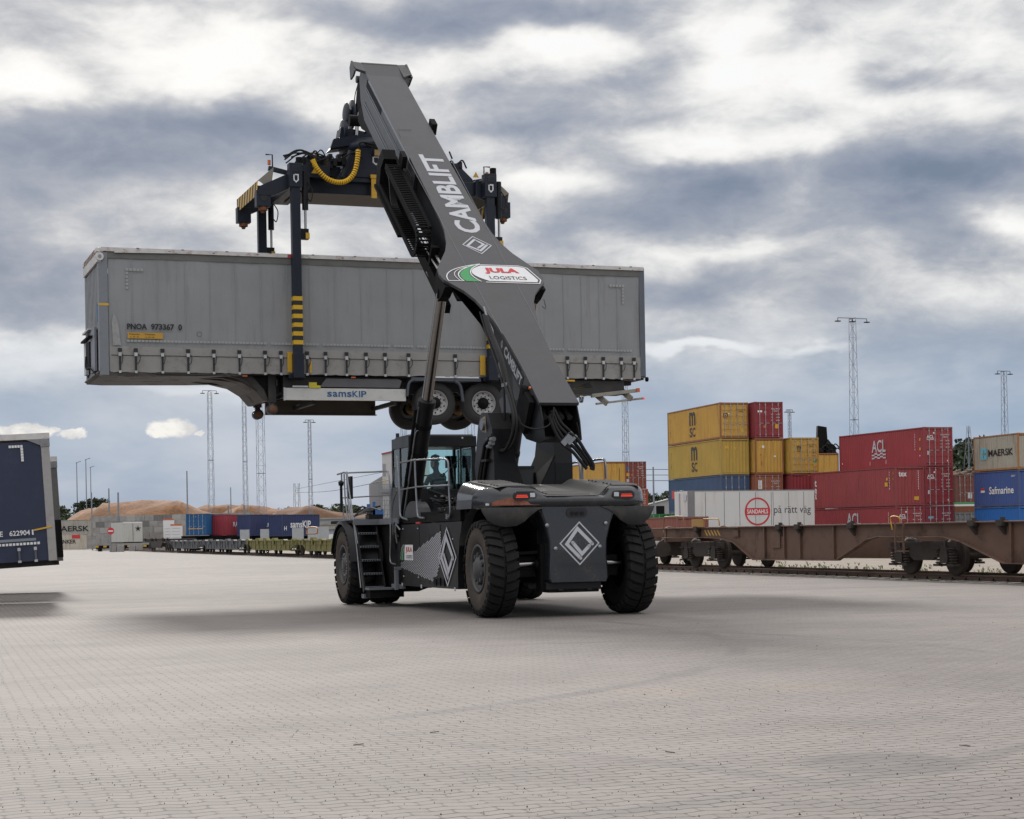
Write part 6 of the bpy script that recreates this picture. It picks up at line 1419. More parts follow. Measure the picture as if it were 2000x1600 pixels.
m.tube(bez(vt([(782, 904), (810, 899), (840, 897), (862, 896), (873, 899), (876, 912), (877, 960), (879, 1004), (872, 1010)], tB), 5), r_ * 1.05, 8)
m.tube(vt([(782, 957), (815, 951), (878, 948)], tB), r_ * .9, 8)
m.tube(bez(vt([(810, 900), (812, 950), (815, 1000), (818, 1010), (828, 1012)], tB), 4), r_ * 1.05, 8)
m.tube(bez(vt([(775, 890), (779, 940), (781, 995), (784, 1010), (796, 1015)], tB), 4), r_ * 1.1, 8)
m.box(tuple(VT(870, 1012, tB) - V(.02, .08, .02)), tuple(VT(876, 1006, tB) + V(.02, .02, .02)))
m.build('handrail', steel, rs)
m = MB(); p = VT(683, 952, -1.95); m.box((p.x - .01, p.y - .16, p.z - .24), (p.x + .03, p.y + .10, p.z + .22)); m.tube([VT(666, 940, -2.05), VT(667, 1000, -2.05)], .028, 8); m.lathe([(-.05, .0), (-.05, .05), (.03, .06), (.06, .0)], VT(666, 944, -2.05), 2, 12); m.build('mirror', dark, rs)
m = MB(); rr = random.Random(31)
for k in range(9):
    a = VT(690 + rr.uniform(0, 20), 1010 - rr.uniform(0, 14), -1.4); m.tube(bez([a, a + V(.1, -.3, rr.uniform(.02, .14)), a + V(.25, -.6, rr.uniform(-.03, .1))], 4), .018, 6, k % 2)
m.box((-1.5, 7.6, 1.70), (-1.2, 7.9, 1.82)); m.build('platform_hydraulics', [hose, steel], rs)
# right side handrail peeping over the hood
m = MB()
for pts in ([(1112, 907), (1125, 903), (1132, 908), (1134, 940), (1135, 960)], [(1138, 945), (1138, 908), (1145, 902), (1175, 897), (1182, 904), (1184, 935)]): m.tube(bez([VT(x, y, 1.42) for x, y in pts], 4), .022, 8)
m.build('handrail', steel, rs)
# ---- cab
cx0, cx1, cy0, cy1, cz0, cz1 = -.68, .76, 7.4, 8.9, 1.70, 3.42
cab = None
m = MB()
m.box((cx0, cy0, cz0), (cx1, cy1, 2.32)); m.box((cx0 - .01, cy0 - .02, 3.20), (cx1 + .01, cy1 - .1, cz1)); m.prism([(cy0 - .02, 3.42), (cy1 - .1, 3.42), (cy1 - .25, 3.46), (cy0 + .1, 3.46)], 0, cx0 + .05, cx1 - .05)
for x in (cx0, cx1 - .09): m.box((x, cy0, 2.32), (x + .09, cy0 + .09, 3.20)); m.box((x, cy1 - .12, 2.32), (x + .06, cy1 - .04, 3.20))
m.box((cx1 - .34, cy0 + .003, 2.32), (cx1 - .31, cy0 + .05, 3.20)); m.box((cx0 + .003, cy0 + .75, 2.32), (cx0 + .05, cy0 + .82, 3.20))
m.box((cx0 - .004, cy0 + .1, 1.72), (cx0 + .01, cy1 - .1, 2.4)); cab = m.build('cab', dark, rs, bevel=.02)
m = MB(); m.box((cx0 + .09, cy0 + .02, 2.33), (cx1 - .345, cy0 + .03, 3.19)); m.box((cx1 - .305, cy0 + .02, 2.33), (cx1 - .09, cy0 + .03, 3.19)); m.build('window', glass, cab)
m = MB(); m.box((cx0 + .02, cy0 + .1, 2.41), (cx0 + .03, cy0 + .74, 3.19)); m.box((cx0 + .02, cy0 + .83, 2.41), (cx0 + .03, cy1 - .13, 3.19)); m.build('window', glass, cab)
m = MB(); m.box((cx0 + .06, cy1 - .09, 2.33), (cx1 - .06, cy1 - .08, 3.19)); m.build('window', glass, cab); m = MB(); m.box((cx1 - .03, cy0 + .1, 2.33), (cx1 - .02, cy1 - .13, 3.19)); m.build('window', glass, cab)
m = MB(); a = VS(868, 925, cy0 - .03); b = VS(905, 890, cy0 - .03); m.bar(a, b, .014, .014); m.bar(VS(888, 906, cy0 - .035), VS(910, 885, cy0 - .035), .02, .012); m.tube([a - V(0, 0, 0), a + V(-.05, 0, -.06)], .03, 8); m.build('wiper', blackd, cab)
m = MB(); m.tube([(cx1 - .3, cy0 - .03, 3.38), (cx1 - .3, cy0 - .05, 3.38)], .02, 8, 0); m.tube([(cx1 + .06, cy0 - .02, 2.0), (cx1 + .06, cy0 - .02, 3.2)], .012, 6, 1); m.lathe([(-.06, 0), (-.05, .06), (.05, .07), (.06, 0)], (cx1 + .08, cy0 - .02, 2.75), 2, 12, 2); m.tube([(cx0 + .1, cy1 - .2, 3.42), (cx0 + .1, cy1 - .2, 3.55)], .04, 8, 2); m.build('roof_fittings', [offw, steel, blackd], cab)
m = MB(); m.box((cx1 - .42, cy0 - .012, 1.98), (cx1 - .28, cy0 - .002, 2.22)); m.build('vent', blackd, cab)
# hoses and valve block under the cab rear
m = MB(); rr = random.Random(15)
for k in range(20):
    a = VS(838 + rr.uniform(0, 30), 968 + rr.uniform(0, 18), 4.2); b = VS(872 + rr.uniform(0, 22), 972 + rr.uniform(0, 16), 4.0); mid_ = (a + b) / 2 + V(rr.uniform(-.1, .1), -.15, rr.uniform(-.12, .08)); m.tube(bez([a, mid_, b], 5), rr.uniform(.014, .022), 6, rr.choice([0, 0, 1, 2]))
m.box(tuple(VS(823, 995, 4.3)), tuple(VS(840, 975, 4.5)), 0); m.box((-1.4, 3.0, 1.62), (-.3, 4.6, 1.70), 0)
m.tube(bez([VS(835, 957, 4.1), VS(860, 966, 4.05), VS(885, 978, 4.0), VS(900, 990, 3.9)], 5), .03, 6, 0); m.tube(bez([VS(835, 961, 4.1), VS(860, 970, 4.05), VS(885, 983, 4.0), VS(897, 993, 3.9)], 5), .02, 6, 2)
m.build('hydraulic_hose', [hose, steel, dark], rs)
m = MB(); m.box((-1.4, 2.4, 1.72), (.6, 4.2, 1.80)); m.build('centre_deck', darkm, rs)
m = MB(); m.tube([VT(806, 833, -1.2) if False else (-1.15, 6.9, 2.1), (-1.15, 6.9, 2.1)], .01, 4) if False else None
# ---- boom tower
m = MB()
for t0, t1 in ((T0 - .72, T0 - .34), (T0 + .40, T0 + .72)):
    pts = [(1.28, 2.15), (2.35, 2.15), (2.45, 2.6), (2.2, 3.3), (2.0, 3.52), (1.6, 3.50), (1.38, 3.2), (1.28, 2.6)]
    m.prism(pts, 0, t0, t1)
for t0, t1, sgn in ((T0 - .34, T0 - .16, 1), (T0 + .40, T0 + .12, -1)):
    m.add([(t0, 1.29, 2.75), (t0, 1.29, 2.2), (t1, 1.29, 2.2), (t0, 2.2, 2.9), (t0, 2.3, 2.2), (t1 - .15 * sgn * 0, 2.3, 2.2)], [(0, 1, 2), (0, 2, 5, 3)])
m.box((T0 - .4, 1.9, 2.1), (T0 + .45, 2.3, 2.46)); m.build('boom_tower', dark, rs, bevel=.02)
m = MB(); m.box((T0 - .40, 1.55, 2.2), (T0 + .08, 1.60, 2.52)); m.box((T0 - .40, 1.54, 2.50), (T0 + .10, 1.60, 2.56), 1); m.build('tower_plate', [paint, blackd], rs)
m = MB(); m.tube([(T0 - .78, 1.82, 3.30), (T0 + .78, 1.82, 3.30)], .10, 18); m.build('pivot_pin', steel, rs)
m = MB(); m.add([(T0 - .728, 1.68, 3.15), (T0 - .728, 1.95, 3.18), (T0 - .728, 1.98, 3.42), (T0 - .728, 1.72, 3.45)], [(0, 1, 2, 3)]); m.build('worn_pad', mat('worn metal patch', (.25, .2, .15), .7, var=.3, vscale=9), rs)

# ---- boom (local: x across, y along the boom, z out of its back)
BA = math.atan2(12.23 - 3.56, 11.96)
BM = Matrix.Translation(V(0, .03, 3.56)) @ Matrix.Rotation(BA, 4, 'X')
def BP(x, y, t): return BM.inverted() @ VT(x, y, t)      # pixel on plane t -> boom coordinates
tab = [(0, .355), (.6, .345), (1.2, .34), (1.8, .352), (2.3, .37), (2.75, .42), (3.15, .48), (3.55, .56), (3.88, .69), (4.13, .86), (4.30, .98), (4.50, 1.02), (4.78, .99), (5.15, .82), (5.48, .67), (5.85, .56), (6.35, .48), (6.8, .455), (8.0, .43), (9.75, .42)]
TH = .06
m = MB(BM)
vs = []
for u, w_ in tab:
    fw_ = min(w_, .345 + .012 * u); dz = 0
    vs += [(-w_, u, dz), (-fw_, u, 0), (fw_, u, 0), (w_, u, dz), (-w_, u, dz - TH), (w_, u, dz - TH)]
n_ = len(tab); fs = []
for i in range(n_ - 1):
    a, b = i * 6, i * 6 + 6
    fs += [(a, a + 1, b + 1, b), (a + 1, a + 2, b + 2, b + 1), (a + 2, a + 3, b + 3, b + 2), (a, b, b + 4, a + 4), (a + 3, a + 5, b + 5, b + 3), (a + 4, b + 4, b + 5, a + 5)]
fs += [(0, 4, 5, 3, 2, 1), tuple((n_ - 1) * 6 + q for q in (0, 1, 2, 3, 5, 4))]
m.add(vs, fs)
boom = m.build('boom', paint, rs, bevel=.006)
m = MB(BM)   # boom sides
side = [(.0, -.06), (-.26, -.20), (-.5, -.42), (-.30, -.62), (.3, -.92), (.9, -1.0), (1.55, -1.25), (1.95, -1.22), (2.0, -1.0), (1.75, -.62), (2.8, -.60), (4.0, -.58), (4.6, -.62), (5.3, -.92), (6.2, -1.0), (9.7, -1.0), (9.75, -.06)]
for sgn in (-1, 1):
    x = sgn * .335; m.prism(side, 0, x - .02 * sgn, x)
m.box((-.33, 2.0, -.60), (.33, 4.9, -.56)); m.box((-.33, 5.3, -.98), (.33, 9.7, -.94)); m.box((-.33, 2.0, -.3), (.33, 2.1, -.06)); 
m.prism([(-.48, -.42), (-.30, -.60), (.3, -.90), (.9, -.98), (.9, -.94), (.3, -.86), (-.28, -.55), (-.44, -.40)], 0, -.32, .32)
m.build('boom_side', dark, boom)
m = MB(BM); m.box((-.33, .5, -.75), (.33, .55, -.1)); 
for q in (-.2, .1, .25): m.tube([(q, .0, -.3), (q, .5, -.35)], .05, 8)
for k in range(10): m.box((-.3 + (k % 5) * .13, .3, -.25 - (k // 5) * .18), (-.22 + (k % 5) * .13, .5, -.15 - (k // 5) * .18))
m.build('valve_block', mat('grimy valve', (.035, .033, .03), .6, var=.4, vscale=20), boom)
m = MB(BM)   # grey cheek plates at the heel
m.add([(-.345, *q) for q in ((1.05, .0), (1.55, -.36), (1.2, -.70), (.28, -.02))] , [(0, 1, 2, 3)]); m.add([(-.346, *q) for q in ((1.95, -1.15), (1.45, -.66), (1.2, -.90), (1.3, -1.2), (1.6, -1.28))], [(0, 1, 2, 3, 4)])
m.build('cheek_plate', paint, boom)
m = MB(BM)   # lift cylinder lugs below the flare
for sgn in (-1, 1):
    m.prism([(4.15, -.07), (4.85, -.07), (4.85, -.3), (4.7, -.5), (4.45, -.54), (4.3, -.36)], 0, sgn * .80, sgn * .98); m.tube([(sgn * .78, 4.55, -.42), (sgn * 1.0, 4.55, -.42)], .10, 14)
    m.add([(sgn * .335, 3.2, -.5), (sgn * .335, 5.4, -.6), (sgn * .92, 4.9, -.08), (sgn * .88, 4.2, -.08)], [(0, 1, 2, 3)])
m.tube(bez([(1.04, 4.3, -.35), (1.08, 4.2, -.5), (1.0, 4.2, -.45)], 4), .012, 6, 1)
m.build('cylinder_lug', [darkm, steel], boom, bevel=.01)
m = MB(BM); m.tube([(-.46, .62, -.14), (-.36, .62, -.14)], .07, 12); m.box((-.45, .2, -.75), (-.36, .75, -.12)); m.tube([(.40, .0, .03), (.40, .0, .12)], .02, 8, 1); m.lathe([(-.02, .03), (-.02, .06), (.02, .06), (.02, .03)], (.39, .03, .05), 0, 14, 1, closed=True); m.build('lifting_eye', [darkm, steel], boom)
m = MB(BM); p = V(-.41, .42, .01); m.tube([p, p + V(0, 0, .035)], .022, 8); m.build('amber_lamp', orange, boom)
# lettering on the back of the boom
m = MB(BM); e = .004
m.text('CAMBLIFT', (.30, 6.28, e), (0, 1, 0), (-1, 0, 0), 3.62, .50, 0, .030)
diamond(m, (.035, 5.76, e), (0, 1, 0), (-1, 0, 0), .36, .285, (0, 0, 1), 0, .14)
def JP(a, b, e_=.006): 
    w_ = abs(a); fw_ = .36 + .012 * 4.6; return V(a, b, e_)
def jstrip(pts, w, mi):
    dense = []
    for p, q in zip(pts[:-1], pts[1:]):
        for k in range(4): dense.append((p[0] + (q[0] - p[0]) * k / 4, p[1] + (q[1] - p[1]) * k / 4))
    dense.append(pts[-1]); m.strip([JP(*p, .009) for p in dense], w, (0, 0, 1), mi)
def arcpts(a, b, c, n=10): return [((1 - t) ** 2 * a[0] + 2 * t * (1 - t) * b[0] + t * t * c[0], (1 - t) ** 2 * a[1] + 2 * t * (1 - t) * b[1] + t * t * c[1]) for t in [k / n for k in range(n + 1)]]
jb, jt = 4.26, 4.93
capL = arcpts((-.10, jb + .03), (-.62, 4.62), (-.12, jt - .03)); body_ = capL + [(.62, jt - .03), (.74, jt - .08), (.88, jb + .12), (.84, jb + .03)]
ctr = (.2, 4.6); vs = [JP(*p) for p in body_] + [JP(*ctr)]; m.add(vs, [(i, (i + 1) % len(body_), len(body_)) for i in range(len(body_))], mi=1)
m.strip([JP(*p, .0075) for p in [(-.22, jt), (.64, jt), (.79, jt - .08), (.93, jb + .12), (.87, jb - .02), (-.18, jb - .02)]], .022, (0, 0, 1), 1)
gl = arcpts((-.56, jb), (-.78, 4.62), (-.20, jt - .01)); gr = arcpts((-.28, jt - .01), (-.62, 4.62), (-.36, jb))
gp = gl + arcpts((-.20, jt - .01), (-.66, 4.60), (-.34, jb)); c2 = (-.50, 4.5)
vs = [JP(*p) for p in gl] + [JP(*p) for p in reversed(arcpts((-.34, jb), (-.68, 4.60), (-.20, jt - .01)))]
k_ = len(gl); vs = [JP(*p) for p in gl] + [JP(*p) for p in arcpts((-.30, jb), (-.60, 4.62), (-.18, jt - .01))]
m.add(vs, [(i, i + 1, k_ + i + 1, k_ + i) for i in range(k_ - 1)], mi=4)
jstrip(arcpts((-.60, jb), (-.82, 4.62), (-.20, jt + .005)), .022, 1); jstrip(arcpts((-.27, jb), (-.57, 4.62), (-.16, jt - .01)), .022, 1)
jstrip(arcpts((-.90, jb), (-.98, 4.72), (-.12, jt + .03)), .020, 1); jstrip([(-.90, jb), (-.62, jb)], .018, 1)
jstrip(arcpts((-.66, jb), (-.88, 4.62), (-.40, jt - .10)), .014, 1)
m.text('JULA', (-.10, 4.57, .012), (1, 0, 0), (0, 1, 0), .68, .24, 2, .05); 
m.text('LOGISTICS', (-.06, 4.36, .012), (1, 0, 0), (0, 1, 0), .72, .125, 3, .0, shear=0)
m.build('lettering', [offw, white, red, blackd, green], boom)
# seams along the fold lines and the small side lettering plate
m = MB(BM)
for sgn in (-1, 1): m.tube([(sgn * (.36 + .012 * u), u, .001) for u, w_ in tab if 2.2 < u], .006, 5)
m.tube([(-.34, 10.9, -.048), (-.34, 11.3, -.048), (-.02, 11.3, -.048), (-.02, 10.9, -.048), (-.34, 10.9, -.048)][:3], .004, 4)
m.build('weld_seam', mat('seam', (.16, .16, .17), .4), boom)
m = MB(BM); m.box((-.352, .95, -.36), (-.346, 2.75, -.068), 0); m.text('CAMBLIFT', (-.358, 2.12, -.30), (0, -1, 0), (0, 0, 1), 1.12, .19, 1, .03); diamond(m, (-.358, 2.3, -.21), (0, -1, 0), (0, 0, 1), .075, .09, (-1, 0, 0), 1, .2)
m.build('name_plate', [blackd, offw], boom)
# inner boom
m = MB(BM)
m.prism([(9.2, -.06), (14.35, -.06), (14.9, -.02), (14.97, -.02), (14.97, -.4), (14.6, -.78), (14.0, -1.02), (9.2, -1.02)], 0, -.40, .46)
m.build('inner_boom', paint, rs, bevel=.01)
m = MB(BM)
m.prism([(-.60, 14.6), (-.40, 14.45), (-.40, 14.98), (-.60, 15.02), (-.64, 14.9)], 2, -.08, -.02); m.prism([(.68, 14.45), (.46, 14.25), (.46, 14.98), (.66, 15.02), (.70, 14.8)], 2, -.10, -.02)
m.prism([(14.55, -.05), (15.02, .0), (15.08, -.2), (14.85, -.40), (14.65, -.22)], 0, -.64, -.60); m.prism([(14.35, -.05), (15.02, .0), (15.08, -.2), (14.75, -.55), (14.5, -.3)], 0, .66, .70)
m.box((-.40, 14.92, -.12), (.46, 14.99, -.012)); m.build('tip_bracket', paint, rs, bevel=.008)
m = MB(BM)
for n0 in (-.30, -.36, -.66, -.74): m.box((-.412, 9.4, n0 - .015), (-.401, 14.2, n0 + .015))
m.box((-.43, 9.6, -.09), (-.401, 14.0, -.062)); m.box((-.408, 12.6, -.3), (-.402, 14.2, -.12), 1); m.build('slide_strip', [mat('greased slide', (.11, .125, .15), .3, metal=.4, var=.3, vscale=6), darkm], rs)
# telescopic cylinder and pipes on the underside left of the outer boom
m = MB(BM); m.box((-.58, 5.6, -1.12), (-.45, 9.9, -.92), 0); m.tube([(-.56, 5.0, -.45), (-.56, 7.4, -.62)], .035, 8, 1); m.tube([(-.62, 5.2, -.55), (-.62, 7.4, -.72)], .03, 8, 1); m.box((-.66, 6.4, -.8), (-.50, 6.5, -.4), 0); m.box((-.52, 5.4, -1.3), (-.40, 10.0, -1.12), 0)
m.tube([(-.50, 5.6, -1.0), (-.50, 6.9, -1.2)], .05, 8, 1); m.build('boom_pipe', [darkm, chrome], boom)
# energy chain
m = MB(BM)
path = [(9.9 - k * .085, -.30) for k in range(34)]
for k in range(1, 10): a = k * PI / 10; path.append((7.05 - .28 * math.sin(a), -.58 + .28 * math.cos(a)))
path += [(7.05 + k * .085, -.86) for k in range(41)]
for k, (u, n0) in enumerate(path[:-1]):
    u2, n2_ = path[k + 1]; d = V(0, u2 - u, n2_ - n0).normalized(); 
    for x in (-.86, -.60): m.bar((x, u + d.y * .006, n0 + d.z * .006), (x, u2 - d.y * .006, n2_ - d.z * .006), .03, .115, up=(0, -d.z, d.y))
    mx_ = (u + u2) / 2; my_ = (n0 + n2_) / 2; nn = V(0, -d.z, d.y)
    for o_ in (-.045, .045): m.bar(V(-.86, mx_, my_) + nn * o_, V(-.60, mx_, my_) + nn * o_, .035, .012, up=tuple(nn))
m.build('energy_chain', darkm, boom)
m = MB(BM); m.box((-.60, 7.0, -.42), (-.54, 10.3, -.24), 0); m.prism([(10.3, -.10), (10.55, -.5), (10.4, -1.0), (10.1, -.95), (10.2, -.5), (10.05, -.2)], 0, -.88, -.60); m.box((-.92, 8.0, -1.0), (-.56, 10.4, -.94)); m.box((-.60, 9.6, -.2), (-.50, 9.9, .06)); m.tube([(-.56, 9.8, .0), (-.50, 9.8, .0)], .06, 10, 1); m.build('chain_tray', [darkm, steel], boom)
m = MB(BM)
for k in range(5): m.tube(bez([(-.66 - k * .03, 10.1, -.5), (-.68 - k * .03, 9.7, -.62 + k * .03), (-.7 - k * .03, 9.2, -.8), (-.7 - k * .03, 8.6, -.84)], 5), .018, 6)
m.build('cable', hose, boom)
m = MB(BM); m.tube([(.55, 9.9, -.05), (.55, 10.15, -.02)], .02, 6, 0); m.box((.50, 11.55, -.25), (.62, 11.85, .0), 0); m.build('work_lamp', [darkm, lampw], rs)
# hoses along the lower left boom side, hanging to the tower
m = MB()
def bs(lst, t=-.56): return [VT(x, y, t) for x, y in lst]
m.tube(bez(bs([(945, 615), (955, 650), (975, 700), (985, 740), (996, 780), (1003, 815), (1000, 850), (988, 872), (968, 868), (958, 850)]), 6), .032, 8)
m.tube(bez(bs([(950, 618), (962, 655), (980, 700), (992, 745), (1003, 785), (1010, 820), (1007, 855), (992, 878), (968, 875), (955, 862)], -.62), 6), .032, 8)
m.tube(bez(bs([(938, 610), (950, 650), (970, 710), (980, 745), (985, 780), (985, 830), (980, 860), (965, 858)], -.5), 6), .022, 8)
m.tube(bez(bs([(985, 745), (998, 785), (1005, 820), (1001, 850), (985, 880), (962, 872)], -.66), 6), .028, 8)
m.tube(bez(bs([(962, 850), (950, 862), (946, 885), (942, 910), (938, 940)], -.8), 6), .03, 8); m.tube(bez(bs([(956, 856), (947, 868), (943, 890), (938, 915), (934, 944)], -.82), 6), .03, 8); m.tube(bez(bs([(958, 864), (952, 880), (948, 910), (944, 940)], -.8), 6), .03, 8)
for x, y in ((962, 858), (960, 866), (956, 872)): p = VT(x, y, -.80); m.tube([p - V(0, .08, 0), p + V(0, .08, 0)], .042, 8, 1)
m.box(tuple(VT(988, 752, -.62) - V(.05, .16, .03)), tuple(VT(988, 752, -.62) + V(.02, .1, .03)), 1); m.box(tuple(VT(948, 900, -.8) - V(.05, .2, .02)), tuple(VT(948, 900, -.8) + V(.02, .1, .02)))
for y0_, y1_ in ((600, 660),):
    m.tube(bs([(945, 600), (958, 640)], -.5), .02, 6, 1); m.tube(bs([(948, 612), (962, 645), (966, 668)], -.52), .016, 6, 1)
m.build('hydraulic_hose', [hose, steel], rs)
# hose bundle at the boom foot, swinging out to the right
m = MB()
def hs(lst, s_): return [VS(x, y, s_) for x, y in lst]
for k, pts in enumerate([[(1082, 800), (1095, 825), (1112, 842), (1130, 862), (1145, 885), (1157, 905), (1158, 915)], [(1078, 802), (1090, 830), (1108, 850), (1128, 872), (1142, 892), (1153, 908), (1154, 913)], [(1075, 808), (1088, 838), (1104, 860), (1122, 875), (1138, 895), (1148, 910)], [(1072, 812), (1085, 845), (1100, 868), (1118, 882), (1133, 900), (1146, 916)], [(1112, 845), (1128, 858), (1142, 880), (1155, 900), (1160, 912)]]):
    m.tube(bez(hs(pts, -.10 - .03 * k), 6), .030, 8)
m.tube(bez(hs([(1012, 812), (1020, 830), (1045, 838), (1070, 832), (1080, 815), (1082, 795)], -.2), 6), .014, 6)
m.tube(bez(hs([(1126, 825), (1130, 840), (1131, 856)], -.1), 5), .010, 6)
a, b = VS(1098, 868, -.2), VS(1118, 846, -.2); m.bar(a, b, .06, .10, mi=1); m.bar(a + V(.1, -.02, .0), b + V(.06, -.02, -.04), .05, .05, mi=1)
m.tube([VS(1158, 912, -.15), VS(1156, 918, -.15)], .045, 8)
m.build('hose_bundle', [hose, steel], rs)
# lift cylinders
for sgn in (-1, 1):
    x = sgn * .90; top = BM @ V(x, 4.55, -.42); bot = V(sgn * .97, 6.35, 1.55); d = (top - bot); L_ = d.length; d.normalize()
    m = MB(); k_ = bot + d * 2.72; m.tube([bot, k_], .155, 24); m.tube([k_ - d * .07, k_ + d * .05], .175, 24); m.tube([bot - V(.14, 0, 0), bot + V(.14, 0, 0)], .2, 16)
    cyl = m.build('lift_cylinder', dark, rs)
    m = MB(); m.tube([k_, top], .105, 24); m.build('piston_rod', chrome, cyl)
    m = MB(); o_ = V(-.21, -.05, 0); m.tube([bot + o_ + d * .2, k_ + o_ - d * .15], .035, 8, 1); o_ = V(-.17, -.12, 0); m.tube(bez([bot + o_ + d * .4, bot + o_ + d * 1.3, k_ + o_ - d * .7, k_ - d * .6 + V(-.1, -.1, 0)], 5), .014, 6, 0); 
    for q in (.35, .6, .82): p = bot + d * 2.72 * q; m.tube([p - d * .04, p + d * .04], .166, 20, 1)
    m.build('cylinder_pipe', [steel, darkm], cyl)
# ---- head, rotator and spreader
m = MB()
hp_ = [VT(x, y, -.36) for x, y in [(708, 200), (735, 200), (770, 300), (745, 262), (722, 262), (706, 252), (699, 236), (700, 218)]]
m.prism([(p.y, p.z) for p in hp_], 0, -.36, -.28); m.prism([(p.y, p.z) for p in hp_], 0, .34, .42)  # dark plates stand in for the shade of the hollow at the tip
m.box((-.28, 12.3, 11.25), (.34, 12.5, 11.75)); m.tube([(-.45, 13.3, 11.25), (.5, 13.3, 11.25)], .13, 14); m.build('boom_head_dark_plate', darkm, rs, bevel=.02)
SM = VF.inverted() @ TF                      # spreader is square with the trailer it holds
m = MB(SM); ca, cb = 6.80, 1.25
m.lathe([(0, .80), (.06, .85), (.16, .85), (.22, .78), (.30, .72), (.30, .0)], (ca, cb, 10.72), 2, 40); m.lathe([(0, .60), (.0, .68), (.18, .68), (.18, .60)], (ca, cb, 10.52), 2, 36, 0)
m.build('rotator', navy, rs)
m = MB(SM)
m.lathe([(-.05, .0), (-.05, .18), (-.02, .28), (.02, .28), (.05, .18), (.05, 0)], (6.08, 1.1, 11.66), 0, 26); m.lathe([(-.06, .12), (-.02, .36), (.02, .36), (.06, .12)], (6.22, 1.1, 11.66), 0, 26); m.lathe([(-.06, 0), (-.05, .28), (.05, .28), (.06, 0)], (6.0, 1.05, 11.22), 0, 26); m.tube([(6.1, 1.1, 11.66), (7.4, 1.1, 11.66)], .12, 14); m.tube([(6.75, 1.1, 11.62), (7.5, 1.1, 11.62)], .36, 24)
m.prism([(5.6, 10.72), (6.9, 10.95), (6.9, 11.15), (6.3, 11.25), (5.9, 11.3), (5.85, 11.05)], 1, .9, 1.3); m.prism([(5.6, 10.75), (5.68, 10.98), (6.6, 11.2), (6.6, 10.95)], 1, .82, .9)
m.build('damper_unit', navy, rs, bevel=.01)
m = MB(SM); a = V(6.44, .98, 12.5); b = V(6.26, .85, 11.1); m.tube([a, a.lerp(b, .58)], .085, 14, 0); m.tube([a.lerp(b, .5), b], .045, 12, 1); m.tube([a + V(-.12, 0, 0), a + V(.12, 0, 0)], .09, 12); m.tube(bez([a + V(-.1, -.1, -.1), a + V(-.2, -.1, -.5), a + V(-.16, -.1, -.9), a + V(-.1, -.1, -1.0)], 5), .012, 6, 2)
m.build('damper_cylinder', [dark, chrome, hose], rs)
m = MB(SM)   # saddle plates
m.prism([(5.55, 9.96), (8.6, 9.96), (8.5, 10.1), (8.1, 10.2), (7.75, 10.6), (7.4, 10.72), (6.2, 10.72), (5.95, 10.55), (5.75, 10.1)], 1, .42, .50)
m.prism([(5.55, 9.96), (8.6, 9.96), (7.75, 10.6), (7.4, 10.72), (6.2, 10.72), (5.95, 10.55)], 1, 1.95, 2.03)
m.box((5.9, .5, 10.3), (7.8, 1.95, 10.5)); m.bar((5.62, .36, 9.85), (6.15, .36, 10.62), .12, .1); m.tube([(5.75, .34, 9.95), (5.98, .34, 10.6)], .07, 12); m.build('saddle', navy, rs, bevel=.01)
m = MB(SM); m.box((4.7, .55, 9.60), (8.95, 1.95, 9.97), 0); m.box((4.7, .56, 9.585), (8.95, 1.94, 9.60), 1); m.box((4.85, .48, 10.0), (5.75, .75, 10.24), 0); m.box((5.8, .40, 9.88), (9.0, .52, 9.98), 0); m.box((5.8, .38, 10.0), (8.8, .5, 10.17), 0); m.box((4.7, 1.7, 9.97), (8.9, 1.95, 10.2), 0)
bmn = m.build('main_beam', [navy, tan], rs, bevel=.012)
m = MB(SM)   # logo badges, warning triangles
for a_, z in ((6.62, 10.42),): m.strip([(a_ - .07, .41, z + .09), (a_ - .07, .41, z - .04), (a_, .41, z - .09), (a_ + .07, .41, z - .04), (a_ + .07, .41, z + .09), (a_ - .05, .41, z + .09)], .035, (0, -1, 0)); 
m.build('badge', white, bmn)
m = MB(SM); m.box((6.47, .32, 9.50), (6.60, .36, 10.02)); m.box((6.45, .30, 9.98), (6.72, .36, 10.06)); m.build('stop_bracket', yellow, bmn)
